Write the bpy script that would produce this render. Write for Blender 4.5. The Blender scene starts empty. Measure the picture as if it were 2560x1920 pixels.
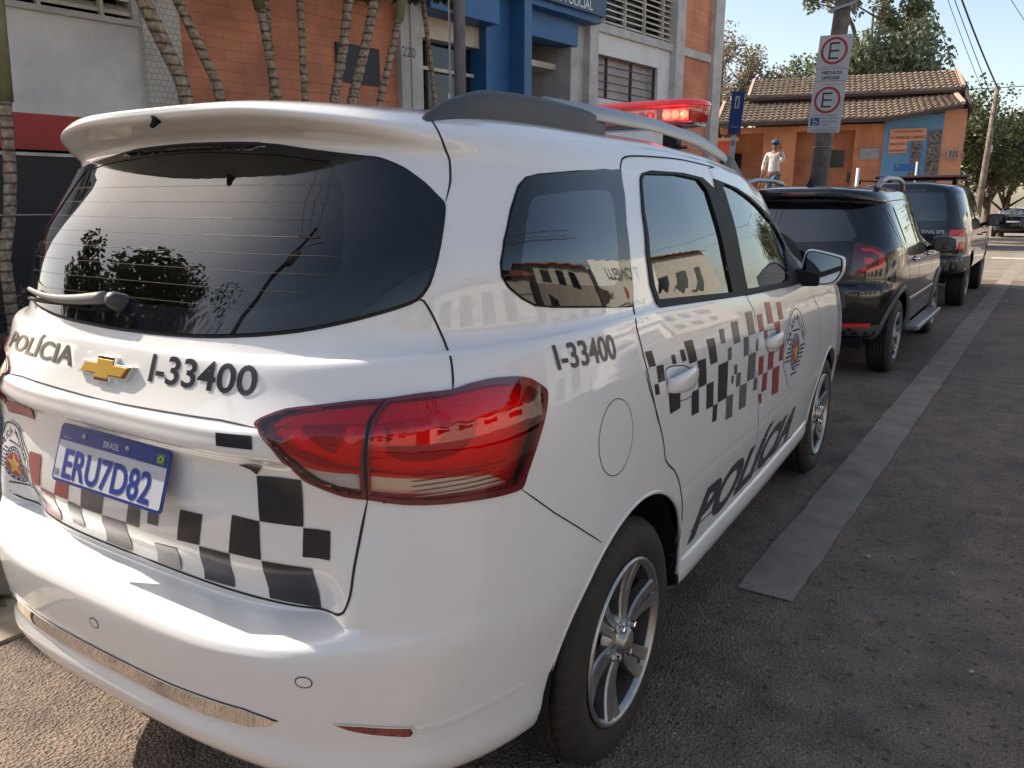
import bpy, bmesh, math, random
from mathutils import Vector, Matrix, geometry, noise
from mathutils.bvhtree import BVHTree
R = math.radians
C = bpy.context.scene.collection
scn = bpy.context.scene

# ------------------------------------------------------------------ camera
cam_data = bpy.data.cameras.new('camera')
cam_data.sensor_width = 36
cam_data.lens = 1927.8 / 2560 * 36
cam_data.clip_start = 0.05
cam_data.clip_end = 2000
cam = bpy.data.objects.new('camera', cam_data)
C.objects.link(cam)
yaw, pitch = 0.5532, 0.2320
fwd = Vector((-math.sin(yaw) * math.cos(pitch), math.cos(yaw) * math.cos(pitch), -math.sin(pitch)))
rgt = Vector((math.cos(yaw), math.sin(yaw), 0))
upv = rgt.cross(fwd)
cam.matrix_world = Matrix(((rgt.x, upv.x, -fwd.x, 1.5492), (rgt.y, upv.y, -fwd.y, -1.7116), (rgt.z, upv.z, -fwd.z, 1.4496), (0, 0, 0, 1)))
scn.camera = cam

# ------------------------------------------------------------------ sky and sun
SUN = Vector((-0.76, -0.035, 0.65)).normalized()
w = bpy.data.worlds.new('World')
scn.world = w
w.use_nodes = True
nt = w.node_tree
sky = nt.nodes.new('ShaderNodeTexSky')
sky.sky_type = 'NISHITA'
sky.sun_disc = False
sky.sun_elevation = math.asin(SUN.z)
sky.sun_rotation = math.atan2(SUN.x, SUN.y)
sky.dust_density = 1.6
sky.air_density = 0.9
sky.ozone_density = 0.6
nt.nodes['Background'].inputs[1].default_value = 0.092
wb = nt.nodes.new('ShaderNodeMixRGB')          # the camera's warm white balance
wb.blend_type = 'MULTIPLY'
wb.inputs[0].default_value = 1
wb.inputs[2].default_value = (1.10, 1.0, 0.88, 1)
nt.links.new(sky.outputs[0], wb.inputs[1])
nt.links.new(wb.outputs[0], nt.nodes['Background'].inputs[0])
sl = bpy.data.lights.new('sun', 'SUN')
sl.energy = 2.7
sl.angle = R(0.53)
sl.color = (1, 0.92, 0.80)
so = bpy.data.objects.new('sun', sl)
C.objects.link(so)
so.rotation_euler = SUN.to_track_quat('Z', 'Y').to_euler()
scn.view_settings.view_transform = 'Standard'
scn.view_settings.look = 'None'
scn.view_settings.gamma = 1
scn.view_settings.exposure = 1.5
scn.render.resolution_x, scn.render.resolution_y = 1024, 768

# ------------------------------------------------------------------ materials
def mat(name, col, rough=0.5, metal=0, coat=0, noise_s=0, noise_a=0.15, bump=0, bump_s=60, spec=0.5, emit=None, col2=None, coord='Object', alpha=None, trans=0, detail=6):
    m = bpy.data.materials.new(name)
    m.use_nodes = True
    t = m.node_tree
    b = t.nodes['Principled BSDF']
    b.inputs['Base Color'].default_value = (*col, 1)
    b.inputs['Roughness'].default_value = rough
    b.inputs['Metallic'].default_value = metal
    b.inputs['Specular IOR Level'].default_value = spec
    if coat:
        b.inputs['Coat Weight'].default_value = coat
        b.inputs['Coat Roughness'].default_value = 0.02
    if trans:
        b.inputs['Transmission Weight'].default_value = trans
    if emit:
        b.inputs['Emission Color'].default_value = (*emit[:3], 1)
        b.inputs['Emission Strength'].default_value = emit[3]
    if noise_s or bump:
        tc = t.nodes.new('ShaderNodeTexCoord')
    if noise_s:
        n = t.nodes.new('ShaderNodeTexNoise')
        n.inputs['Scale'].default_value = noise_s
        n.inputs['Detail'].default_value = detail
        n.inputs['Roughness'].default_value = 0.6
        t.links.new(tc.outputs[coord], n.inputs['Vector'])
        r = t.nodes.new('ShaderNodeValToRGB')
        c2 = col2 or tuple(c * (1 - noise_a * 2) for c in col)
        c1 = col if col2 else tuple(min(1, c * (1 + noise_a)) for c in col)
        r.color_ramp.elements[0].position = 0.35
        r.color_ramp.elements[1].position = 0.65
        r.color_ramp.elements[0].color = (*c2, 1)
        r.color_ramp.elements[1].color = (*c1, 1)
        t.links.new(n.outputs['Fac'], r.inputs[0])
        t.links.new(r.outputs[0], b.inputs['Base Color'])
    if bump:
        n2 = t.nodes.new('ShaderNodeTexNoise')
        n2.inputs['Scale'].default_value = bump_s
        n2.inputs['Detail'].default_value = 4
        t.links.new(tc.outputs[coord], n2.inputs['Vector'])
        bp_ = t.nodes.new('ShaderNodeBump')
        bp_.inputs['Strength'].default_value = bump
        bp_.inputs['Distance'].default_value = 0.01
        t.links.new(n2.outputs['Fac'], bp_.inputs['Height'])
        t.links.new(bp_.outputs[0], b.inputs['Normal'])
    return m

def glass_mat(name, tint, ior=1.5, extra=0.0, rough=0.0):
    """thin tinted sheet: what lies behind shows darkened, fresnel reflection on top"""
    m = bpy.data.materials.new(name)
    m.use_nodes = True
    t = m.node_tree
    t.nodes.remove(t.nodes['Principled BSDF'])
    out = t.nodes['Material Output']
    tr = t.nodes.new('ShaderNodeBsdfTransparent')
    tr.inputs[0].default_value = (*tint, 1)
    gl = t.nodes.new('ShaderNodeBsdfGlossy')
    gl.inputs['Roughness'].default_value = rough
    gl.inputs[0].default_value = (.72, .76, .80, 1)
    fr = t.nodes.new('ShaderNodeFresnel')
    fr.inputs[0].default_value = ior
    ma = t.nodes.new('ShaderNodeMath')
    ma.operation = 'MULTIPLY_ADD'
    ma.inputs[1].default_value = 1.6
    ma.inputs[2].default_value = extra
    ma.use_clamp = True
    t.links.new(fr.outputs[0], ma.inputs[0])
    mx = t.nodes.new('ShaderNodeMixShader')
    t.links.new(ma.outputs[0], mx.inputs[0])
    t.links.new(tr.outputs[0], mx.inputs[1])
    t.links.new(gl.outputs[0], mx.inputs[2])
    t.links.new(mx.outputs[0], out.inputs['Surface'])
    return m

def link_obj(name, me, parent=None):
    o = bpy.data.objects.new(name, me)
    C.objects.link(o)
    if parent:
        o.parent = parent
    return o

def tag(o, label=None, cat=None, group=None, kind=None):
    if label: o['label'] = label
    if cat: o['category'] = cat
    if group: o['group'] = group
    if kind: o['kind'] = kind
    return o

def empty(name, loc=(0, 0, 0), rz=0, label=None, cat=None, group=None):
    o = bpy.data.objects.new(name, None)
    o.empty_display_size = 0.2
    C.objects.link(o)
    o.location = loc
    o.rotation_euler = (0, 0, rz)
    tag(o, label, cat, group)
    return o

class MB:
    """collects shapes and links them as one mesh object"""
    def __init__(s, M=None):
        s.b = bmesh.new()
        s.M = M or Matrix()
    def add(s, vs, fs, mi=0, smooth=False):
        v = [s.b.verts.new(s.M @ Vector(p)) for p in vs]
        for f in fs:
            try:
                q = s.b.faces.new([v[i] for i in f])
                q.material_index = mi
                q.smooth = smooth
            except ValueError:
                pass
        return v
    def box(s, x0, x1, y0, y1, z0, z1, mi=0):
        s.add([(x0, y0, z0), (x1, y0, z0), (x1, y1, z0), (x0, y1, z0), (x0, y0, z1), (x1, y0, z1), (x1, y1, z1), (x0, y1, z1)],
              [(0, 3, 2, 1), (4, 5, 6, 7), (0, 1, 5, 4), (1, 2, 6, 5), (2, 3, 7, 6), (3, 0, 4, 7)], mi)
    def bar(s, a, b, wx, wz, mi=0):
        a, b = Vector(a), Vector(b)
        d = (b - a).normalized()
        u = d.cross(Vector((0, 0, 1)))
        if u.length < 0.01: u = Vector((1, 0, 0))
        u.normalize(); v = d.cross(u)
        u = u * wx / 2; v = v * wz / 2
        s.add([a - u - v, a + u - v, a + u + v, a - u + v, b - u - v, b + u - v, b + u + v, b - u + v],
              [(0, 3, 2, 1), (4, 5, 6, 7), (0, 1, 5, 4), (1, 2, 6, 5), (2, 3, 7, 6), (3, 0, 4, 7)], mi)
    def tube(s, pts, rad, n=8, mi=0, caps=True, smooth=True):
        pts = [Vector(p) for p in pts]
        if not hasattr(rad, '__len__'): rad = [rad] * len(pts)
        vs = []; fs = []
        up = Vector((0.03, 0.02, 1))
        pu = None
        for i, p in enumerate(pts):
            d = (pts[min(i + 1, len(pts) - 1)] - pts[max(i - 1, 0)]).normalized()
            if pu is None:
                u = d.cross(up)
                if u.length < 0.1: u = d.cross(Vector((1, 0, 0)))
            else:
                u = pu - d * pu.dot(d)
            u.normalize(); pu = u
            v = d.cross(u)
            for k in range(n):
                a = 2 * math.pi * k / n
                vs.append(p + (u * math.cos(a) + v * math.sin(a)) * rad[i])
        for i in range(len(pts) - 1):
            for k in range(n):
                fs.append((i * n + k, i * n + (k + 1) % n, (i + 1) * n + (k + 1) % n, (i + 1) * n + k))
        if caps:
            fs.append(tuple(range(n))[::-1]); fs.append(tuple((len(pts) - 1) * n + k for k in range(n)))
        s.add(vs, fs, mi, smooth)
    def lathe(s, prof, axis='z', n=32, mi=0, o=(0, 0, 0), closed=False, smooth=True):
        """prof = [(radius, along)]"""
        vs = []; fs = []
        m = len(prof)
        for k in range(n):
            a = 2 * math.pi * k / n
            for r_, h in prof:
                c_, s_ = r_ * math.cos(a), r_ * math.sin(a)
                p = {'z': (c_, s_, h), 'x': (h, c_, s_), 'y': (c_, h, s_)}[axis]
                vs.append((p[0] + o[0], p[1] + o[1], p[2] + o[2]))
        for k in range(n):
            for i in range(m - 1 if not closed else m):
                j = (i + 1) % m
                fs.append((k * m + i, ((k + 1) % n) * m + i, ((k + 1) % n) * m + j, k * m + j))
        s.add(vs, fs, mi, smooth)
    def poly(s, pts, thick=None, mi=0):
        """flat n-gon, optional thickness vector"""
        if thick is None:
            s.add(pts, [tuple(range(len(pts)))], mi)
        else:
            n = len(pts); t = Vector(thick)
            s.add(list(pts) + [Vector(p) + t for p in pts],
                  [tuple(range(n))[::-1], tuple(range(n, 2 * n))] + [(i, (i + 1) % n, n + (i + 1) % n, n + i) for i in range(n)], mi)
    def build(s, name, mats, parent=None, bevel=0, autosmooth=False, recalc=True):
        if recalc: bmesh.ops.recalc_face_normals(s.b, faces=s.b.faces)
        me = bpy.data.meshes.new(name)
        s.b.to_mesh(me); s.b.free()
        if not isinstance(mats, (list, tuple)): mats = [mats]
        for m in mats: me.materials.append(m)
        o = link_obj(name, me, parent)
        if bevel:
            md = o.modifiers.new('bevel', 'BEVEL'); md.width = bevel; md.segments = 2; md.limit_method = 'ANGLE'; md.angle_limit = R(40)
            md.harden_normals = False
        return o

def text_mesh(s, size=1, bold=0.0, shear=0, extrude=0, align='LEFT', xscale=1, space=1):
    cu = bpy.data.curves.new('lettering', 'FONT')
    cu.body = s; cu.size = size; cu.offset = bold; cu.shear = shear; cu.extrude = extrude
    cu.align_x = align; cu.space_character = space; cu.resolution_u = 4
    o = bpy.data.objects.new('lettering', cu)
    C.objects.link(o)
    dg = bpy.context.evaluated_depsgraph_get(); dg.update()
    me = bpy.data.meshes.new_from_object(o.evaluated_get(dg))
    bpy.data.objects.remove(o); bpy.data.curves.remove(cu)
    for v in me.vertices: v.co.x *= xscale
    return me

def text_on(name, s, M, h, material, parent=None, bold=0.0, shear=0, width=None, extrude=0, align='LEFT'):
    """flat lettering: M maps text plane (x right, y up, z out); h = cap height; width fits total width"""
    me = text_mesh(s, 1, bold, shear, 0, align)
    xs = [v.co.x for v in me.vertices]
    caps = 0.73
    sc = h / caps
    sx = width / (max(xs) - min(xs)) if width else sc
    x0 = min(xs) if align == 'LEFT' else (min(xs) + max(xs)) / 2
    for v in me.vertices:
        v.co = M @ Vector(((v.co.x - x0) * sx, v.co.y * sc, 0))
    me.materials.clear(); me.materials.append(material)
    return link_obj(name, me, parent)
# outlines on the car body: side ones as (y, z), rear ones as (azimuth about the vertical axis x=0 y=0.1, z)
OUT = {
 'rear_glass': [(0.0608, 1.5864),(0.3136, 1.5809),(0.545, 1.5676),(0.6445, 1.5535),(0.6897, 1.5398),(0.7425, 1.511),(0.7873, 1.4827),(0.8106, 1.461),(0.8243, 1.448),(0.8248, 1.4351),(0.8141, 1.3969),(0.7992, 1.3509),(0.7794, 1.301),(0.7551, 1.2742),(0.7093, 1.2583),(0.6187, 1.2357),(0.5244, 1.2172),(0.4197, 1.2043),(0.263, 1.1926),(0.1059, 1.1874),(-0.0152, 1.189)],
 'rear_clear': [(0.0223, 1.5725),(0.3894, 1.5646),(0.5294, 1.5513),(0.5724, 1.5277),(0.5968, 1.4917),(0.6083, 1.4523),(0.6131, 1.3763),(0.6028, 1.3143),(0.5671, 1.2806),(0.4701, 1.2546),(0.3515, 1.2427),(0.2464, 1.2369),(-0.0511, 1.2386)],
 'gate_upper_seam': [(0.8129, 1.6352),(0.8158, 1.6119),(0.8232, 1.5921),(0.8433, 1.5534),(0.8553, 1.5275),(0.8503, 1.4874),(0.8326, 1.4501)],
 'gate_side_seam': [(0.7551, 1.2729),(0.7687, 1.2695),(0.7861, 1.241),(0.8072, 1.1927),(0.8127, 1.1603),(0.8133, 1.1273),(0.811, 1.1113)],
 'gate_low_seam': [(0.6541, 0.9282),(0.6422, 0.8733),(0.6324, 0.8276),(0.6226, 0.7762)],
 'gate_bottom_seam': [(0.6296, 0.806),(0.6207, 0.7544),(0.605, 0.7193),(0.5733, 0.671),(0.5479, 0.6624),(0.5005, 0.6565),(0.4195, 0.6522),(0.3159, 0.6492),(0.1551, 0.6486),(-0.0303, 0.6479),(-0.1967, 0.6489)],
 'lamp': [(0.4494, 1.0511),(0.4595, 1.0627),(0.5107, 1.083),(0.5755, 1.0932),(0.634, 1.1012),(0.6911, 1.1047),(0.7489, 1.1104),(0.8093, 1.1127),(0.8419, 1.1195),(0.8939, 1.1238),(0.9467, 1.12),(0.983, 1.1103),(1.0199, 1.0857),(1.0229, 1.071),(1.0099, 1.0316),(0.9865, 0.9843),(0.959, 0.9314),(0.9439, 0.9038),(0.8964, 0.901),(0.8293, 0.9048),(0.7691, 0.9091),(0.7128, 0.9158),(0.6555, 0.9281),(0.6166, 0.9334),(0.573, 0.946),(0.542, 0.9572),(0.515, 0.9855),(0.4882, 1.0163),(0.4656, 1.0377)],
 'lamp_split': [(0.6926, 1.1041),(0.6766, 1.0875),(0.6623, 1.0665),(0.6567, 1.0429),(0.6527, 1.005),(0.6525, 0.9597),(0.6542, 0.9288)],
 'lamp_in_lens': [(0.4563, 1.0517),(0.4666, 1.062),(0.5126, 1.0798),(0.5757, 1.0892),(0.634, 1.0964),(0.6853, 1.0994),(0.6709, 1.085),(0.6581, 1.0665),(0.6497, 1.0401),(0.6445, 1.0052),(0.6444, 0.9659),(0.6447, 0.9358),(0.6169, 0.9388),(0.5794, 0.9488),(0.5429, 0.9635),(0.5171, 0.992),(0.4914, 1.021),(0.4722, 1.0383)],
 'lamp_out_lens': [(0.6953, 1.0992),(0.7484, 1.1021),(0.8085, 1.1038),(0.8474, 1.1094),(0.8959, 1.1118),(0.9446, 1.1067),(0.9804, 1.0953),(1.0085, 1.0751),(1.0074, 1.0643),(0.9963, 1.0344),(0.9757, 0.9867),(0.949, 0.9371),(0.9343, 0.9145),(0.8932, 0.9115),(0.8296, 0.9141),(0.7695, 0.9188),(0.7131, 0.9248),(0.6585, 0.9356),(0.6568, 0.9656),(0.6589, 1.0078),(0.662, 1.037),(0.6679, 1.0638),(0.6808, 1.0847)],
 'rev_lens': [(0.4854, 1.0308),(0.5187, 1.0038),(0.5472, 0.9896),(0.576, 0.9821),(0.6047, 0.9792),(0.642, 0.9764),(0.6436, 0.9434),(0.6031, 0.9482),(0.5678, 0.9568),(0.5379, 0.9738),(0.5154, 1.0004),(0.4962, 1.0199)],
 'turn_lens': [(0.6584, 0.9731),(0.7145, 0.9654),(0.7708, 0.9594),(0.831, 0.9545),(0.87, 0.9491),(0.8975, 0.9362),(0.9209, 0.9171),(0.8792, 0.9163),(0.8298, 0.9188),(0.7696, 0.9243),(0.7133, 0.9309),(0.6722, 0.9366),(0.6586, 0.9386)],
 'dark_in': [(0.5295, 1.0563),(0.6119, 1.0611),(0.5948, 1.0079),(0.5724, 1.0161),(0.5498, 1.0354)],
 'dark_out': [(0.6873, 1.0633),(0.8675, 1.0515),(0.8592, 1.0224),(0.8421, 1.0038),(0.8165, 0.9895),(0.7716, 0.9837),(0.7152, 0.9896),(0.6882, 1.0036)],
 'dark_out2': [(0.6955, 1.0605),(0.786, 1.0566),(0.7876, 1.027),(0.7697, 1.0173),(0.6943, 1.0225)],
 'strip_in': [(0.4991, 1.07),(0.5758, 1.0865),(0.6796, 1.0969),(0.6595, 1.0678),(0.606, 1.0662),(0.5165, 1.0593),(0.4782, 1.0537)],
 'strip_out': [(0.698, 1.0977),(0.8083, 1.1015),(0.8956, 1.1089),(0.9481, 1.1032),(0.9222, 1.0874),(0.8067, 1.0849),(0.7465, 1.0709),(0.6846, 1.0673),(0.6707, 1.0664),(0.6821, 1.0834)],
 'ledge_seam': [(0.45, 1.0513),(0.3702, 1.0512),(0.2354, 1.0486),(0.0701, 1.0451),(-0.1253, 1.0472),(-0.3592, 1.0536)],
 'quarter_glass': [(0.1819, 1.5273),(-0.0603, 1.5171),(-0.2294, 1.5052),(-0.2765, 1.4974),(-0.3099, 1.4793),(-0.3596, 1.4318),(-0.4066, 1.374),(-0.4286, 1.3333),(-0.4315, 1.3084),(-0.4197, 1.2866),(-0.3901, 1.2629),(-0.3567, 1.246),(-0.3057, 1.2376),(-0.1446, 1.221),(0.0401, 1.2021),(0.0705, 1.2926),(0.1076, 1.396)],
 'quarter_clear': [(-0.2921, 1.451),(-0.2566, 1.4622),(-0.112, 1.4726),(0.0349, 1.4767),(0.074, 1.4642),(0.0436, 1.3975),(0.0079, 1.3224),(-0.007, 1.2776),(-0.0319, 1.2619),(-0.0788, 1.2595),(-0.2976, 1.2817),(-0.3624, 1.291),(-0.3827, 1.3096),(-0.3782, 1.3392),(-0.336, 1.4059)],
 'rear_door_seam': [(1.0465, 1.5667),(0.7029, 1.5773),(0.4246, 1.574),(0.2809, 1.5683),(0.2215, 1.5589),(0.187, 1.5356),(0.1631, 1.4917),(0.0946, 1.3701),(0.065, 1.2668),(0.0456, 1.2004),(0.0224, 1.1516),(0.0338, 1.0869),(0.0557, 1.013),(0.1073, 0.8949)],
 'rear_door_seam2': [(0.0341, 1.0452),(0.0538, 0.9953),(0.0995, 0.9217),(0.144, 0.838),(0.1653, 0.7777),(0.2336, 0.7295),(0.2776, 0.6797),(0.3264, 0.5878),(0.355, 0.4977),(0.3362, 0.4243),(0.3119, 0.3942)],
 'bumper_seam': [(-0.49, 0.901),(-0.4027, 0.8267),(-0.2885, 0.7438),(-0.2171, 0.6926)],
 'sill_seam': [(0.4452, 0.4615),(0.7474, 0.447),(1.0849, 0.4387),(1.2726, 0.4266),(1.6875, 0.4103),(2.0821, 0.3642)],
 'mid_door_seam': [(0.9506, 1.5604),(0.9764, 1.5237),(0.9775, 1.4066),(0.9845, 1.28),(1.0024, 1.1935),(1.0155, 1.145),(1.0113, 1.1242),(1.0542, 1.0806),(1.0689, 1.0124)],
 'mid_door_seam2': [(0.9446, 0.9725),(1.0268, 0.8761),(1.0765, 0.8035),(1.0922, 0.7171),(1.1394, 0.5514),(1.2228, 0.4251)],
 'roof_door_seam': [(1.0465, 1.5667),(1.4778, 1.5238)],
 'front_door_seam': [(2.0741, 1.0733),(2.1548, 0.9959),(2.2425, 0.9444),(2.249, 0.8521),(2.2644, 0.6941)],
 'rear_door_frame': [(0.2999, 1.5112),(0.3245, 1.5262),(0.3836, 1.5338),(0.6493, 1.5353),(0.8371, 1.5258),(0.9561, 1.4915),(0.9916, 1.4046),(0.998, 1.2799),(1.025, 1.1442),(1.0016, 1.1317),(0.2058, 1.1796),(0.1888, 1.1902),(0.173, 1.2415),(0.1846, 1.3232),(0.2353, 1.4264)],
 'rear_door_glass': [(0.3062, 1.5057),(0.3385, 1.5237),(0.6035, 1.5282),(0.7964, 1.5187),(0.8613, 1.4833),(0.8597, 1.3925),(0.8587, 1.2733),(0.8699, 1.1553),(0.2119, 1.2),(0.1992, 1.2392),(0.2046, 1.3111),(0.2482, 1.4207)],
 'front_door_frame': [(0.9636, 1.5255),(1.0765, 1.5153),(1.2327, 1.5004),(1.403, 1.4721),(1.6085, 1.4281),(1.8053, 1.3684),(2.0961, 1.1732),(1.9943, 1.0914),(1.7855, 1.0961),(1.4584, 1.1106),(1.0073, 1.1301),(1.0192, 1.149),(0.9985, 1.211),(0.9736, 1.2974),(0.9622, 1.4068)],
 'front_door_glass': [(1.0515, 1.4998),(1.0852, 1.5112),(1.2114, 1.4965),(1.3744, 1.4658),(1.5672, 1.4218),(1.7222, 1.3635),(1.8976, 1.3064),(1.9366, 1.2609),(1.8296, 1.2072),(1.7493, 1.165),(1.6923, 1.1235),(1.4972, 1.1301),(1.0559, 1.149),(1.0487, 1.1898),(1.0512, 1.3023),(1.0634, 1.3968),(1.0666, 1.4764)],
 'fuel': [(-0.2313, 0.9538),(-0.2174, 0.9894),(-0.1862, 1.0076),(-0.1439, 1.0086),(-0.0958, 0.985),(-0.0611, 0.9412),(-0.0548, 0.8971),(-0.0695, 0.8521),(-0.107, 0.8325),(-0.1503, 0.8382),(-0.195, 0.8672),(-0.2222, 0.912)],
 'handle_r_cup': [(0.1644, 1.0188),(0.1787, 1.0258),(0.2191, 1.0247),(0.3019, 1.0112),(0.3442, 0.996),(0.3641, 0.9793),(0.3739, 0.9352),(0.3664, 0.9154),(0.3026, 0.9159),(0.2311, 0.925),(0.1902, 0.9502),(0.1692, 0.9889)],
 'handle_r': [(0.1713, 1.0127),(0.2107, 1.0152),(0.2942, 1.0088),(0.351, 0.9921),(0.3645, 0.9688),(0.3586, 0.9567),(0.2597, 0.9685),(0.1909, 0.9723),(0.1757, 0.9876)],
 'handle_f_cup': [(1.1778, 0.9688),(1.2135, 0.9808),(1.3104, 0.9744),(1.3669, 0.9524),(1.3774, 0.9148),(1.3635, 0.8916),(1.3036, 0.8869),(1.219, 0.9007),(1.1753, 0.9284)],
 'side_text': [(0.4521, 0.4262),(1.7847, 0.4191),(0.5614, 0.5716),(1.951, 0.5531)],
 'side_num': [(-0.3499, 1.1152),(-0.1113, 1.1015),(-0.3527, 1.1669),(-0.1133, 1.1583)],
 'gate_pol': [(-0.5394, 1.1004),(-0.1675, 1.0976),(-0.5046, 1.1423),(-0.1648, 1.1411)],
 'gp2': [(-0.3817, 1.1055),(-0.3516, 1.1457),(-0.301, 1.1053),(-0.2723, 1.1433),(-0.2507, 1.1022),(-0.4944, 1.0968),(-0.5436, 1.09)],
 'gate_num': [(0.136, 1.0977),(0.4422, 1.0997),(0.1458, 1.1529),(0.4486, 1.1547)],
 'badge': [(-0.0175, 1.1051),(0.0884, 1.1212),(-0.023, 1.1357),(-0.1287, 1.0924),(-0.0012, 1.0752)],
 'crest_s': [(1.6762, 0.8259),(1.8453, 0.8147),(1.702, 0.9831)],
 'crest_r': [(-0.5643, 0.7852),(-0.4743, 0.7824),(-0.5569, 0.8839)],
 'sensor_r': [(0.5354, 0.5841),(0.5436, 0.5848),(0.5362, 0.5943)],
 'sensor_l': [(-0.015, 0.5604),(0.0025, 0.5645),(-0.0112, 0.5723)],
 'reflector': [(0.5804, 0.4908),(0.6289, 0.4855),(0.7085, 0.4655),(0.7136, 0.462),(0.7182, 0.4519),(0.7111, 0.441),(0.6875, 0.4474),(0.6475, 0.4595),(0.6121, 0.4717),(0.5908, 0.4824)],
 'chrome': [(-0.4157, 0.4903),(-0.3126, 0.4992),(-0.1764, 0.4892),(-0.0554, 0.4816),(0.0631, 0.4858),(0.1711, 0.4908),(0.2887, 0.5029),(0.3843, 0.5063),(0.4792, 0.4959),(0.448, 0.4715),(0.4277, 0.4656),(0.3758, 0.4642),(0.2986, 0.4631),(0.2084, 0.4573),(0.1046, 0.4508),(-0.0096, 0.4487),(-0.1257, 0.4647),(-0.2125, 0.4847),(-0.3271, 0.4803)],
 'bump_crease': [(0.7188, 0.4604),(0.7505, 0.4524),(0.7952, 0.4528),(0.8692, 0.4573),(0.9572, 0.4595),(1.0745, 0.458)],
 'wiper_pivot': [(-0.0321, 1.2467),(-0.3002, 1.2526),(-0.4641, 1.2451)],
 'hi_seam': [(0.0456, 1.2004),(0.0401, 1.2021)],
 'antenna': [],
 'ind': [(2.3547, 0.924),(2.4636, 0.9112),(2.4561, 0.8892),(2.3614, 0.8983)],
 'fender_stripes': [(2.2049, 1.0628),(2.3193, 1.0526),(2.4666, 0.9853),(2.3955, 0.9817)],
 'checks_gate': [('k', [(0.3655, 1.031),(0.447, 1.0346),(0.4475, 1.009),(0.3663, 1.0068)]),('k', [(0.4197, 1.0038),(0.4482, 1.0049),(0.4297, 0.9441),(0.4161, 0.9523),(0.3887, 0.9588)]),('k', [(0.4295, 0.9416),(0.5334, 0.9536),(0.5287, 0.856),(0.4351, 0.8545)]),('k', [(0.5286, 0.854),(0.5835, 0.8575),(0.5808, 0.8011),(0.5234, 0.7947)]),('k', [(0.3672, 0.8564),(0.434, 0.8543),(0.4308, 0.7735),(0.3499, 0.7726)]),('k', [(0.4317, 0.772),(0.5419, 0.7728),(0.5473, 0.6644),(0.4298, 0.656)]),('k', [(0.2143, 0.8383),(0.2839, 0.8408),(0.2644, 0.7706),(0.1914, 0.7663)]),('k', [(0.2638, 0.7682),(0.3515, 0.7708),(0.3363, 0.6809),(0.242, 0.6768)]),('k', [(0.1988, 0.6719),(0.25, 0.6759),(0.2675, 0.651),(0.2258, 0.6503)]),('g2', [(0.0916, 0.7343),(0.1797, 0.7422),(0.1603, 0.6557),(0.0702, 0.6528)]),('g', [(-0.1715, 0.8192),(-0.0766, 0.8196),(-0.103, 0.7621),(-0.1948, 0.7611)]),('g', [(-0.252, 0.7649),(-0.1931, 0.7602),(-0.2436, 0.691),(-0.2989, 0.6935)]),('g', [(-0.1039, 0.7601),(-0.0005, 0.7634),(-0.0376, 0.6578),(-0.1483, 0.655)]),('g', [(0.0223, 0.8127),(0.0687, 0.8145),(0.0511, 0.7627),(-0.0005, 0.7634)]),('g', [(0.0982, 0.8126),(0.1375, 0.815),(0.1272, 0.7834),(0.0875, 0.7823)]),('r', [(-0.3803, 1.0376),(-0.3241, 1.0333),(-0.3177, 1.0126),(-0.3687, 1.0135)]),('r', [(-0.3585, 1.011),(-0.2186, 1.0045),(-0.3405, 0.9577),(-0.4941, 0.9411)]),('r', [(-0.4296, 0.8526),(-0.3604, 0.8578),(-0.3966, 0.7697),(-0.5456, 0.7426)]),('r', [(-0.2838, 0.8244),(-0.23, 0.8199),(-0.2519, 0.7675),(-0.3189, 0.767)]),('r', [(-0.396, 0.7659),(-0.3197, 0.7655),(-0.3705, 0.6706),(-0.4777, 0.6638)]),('r', [(-0.5667, 0.7301),(-0.5585, 0.7282),(-0.4842, 0.6584),(-0.4883, 0.6581)]),('r', [(-0.3795, 0.6681),(-0.3237, 0.6694),(-0.2759, 0.6506),(-0.3187, 0.651)])],
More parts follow.
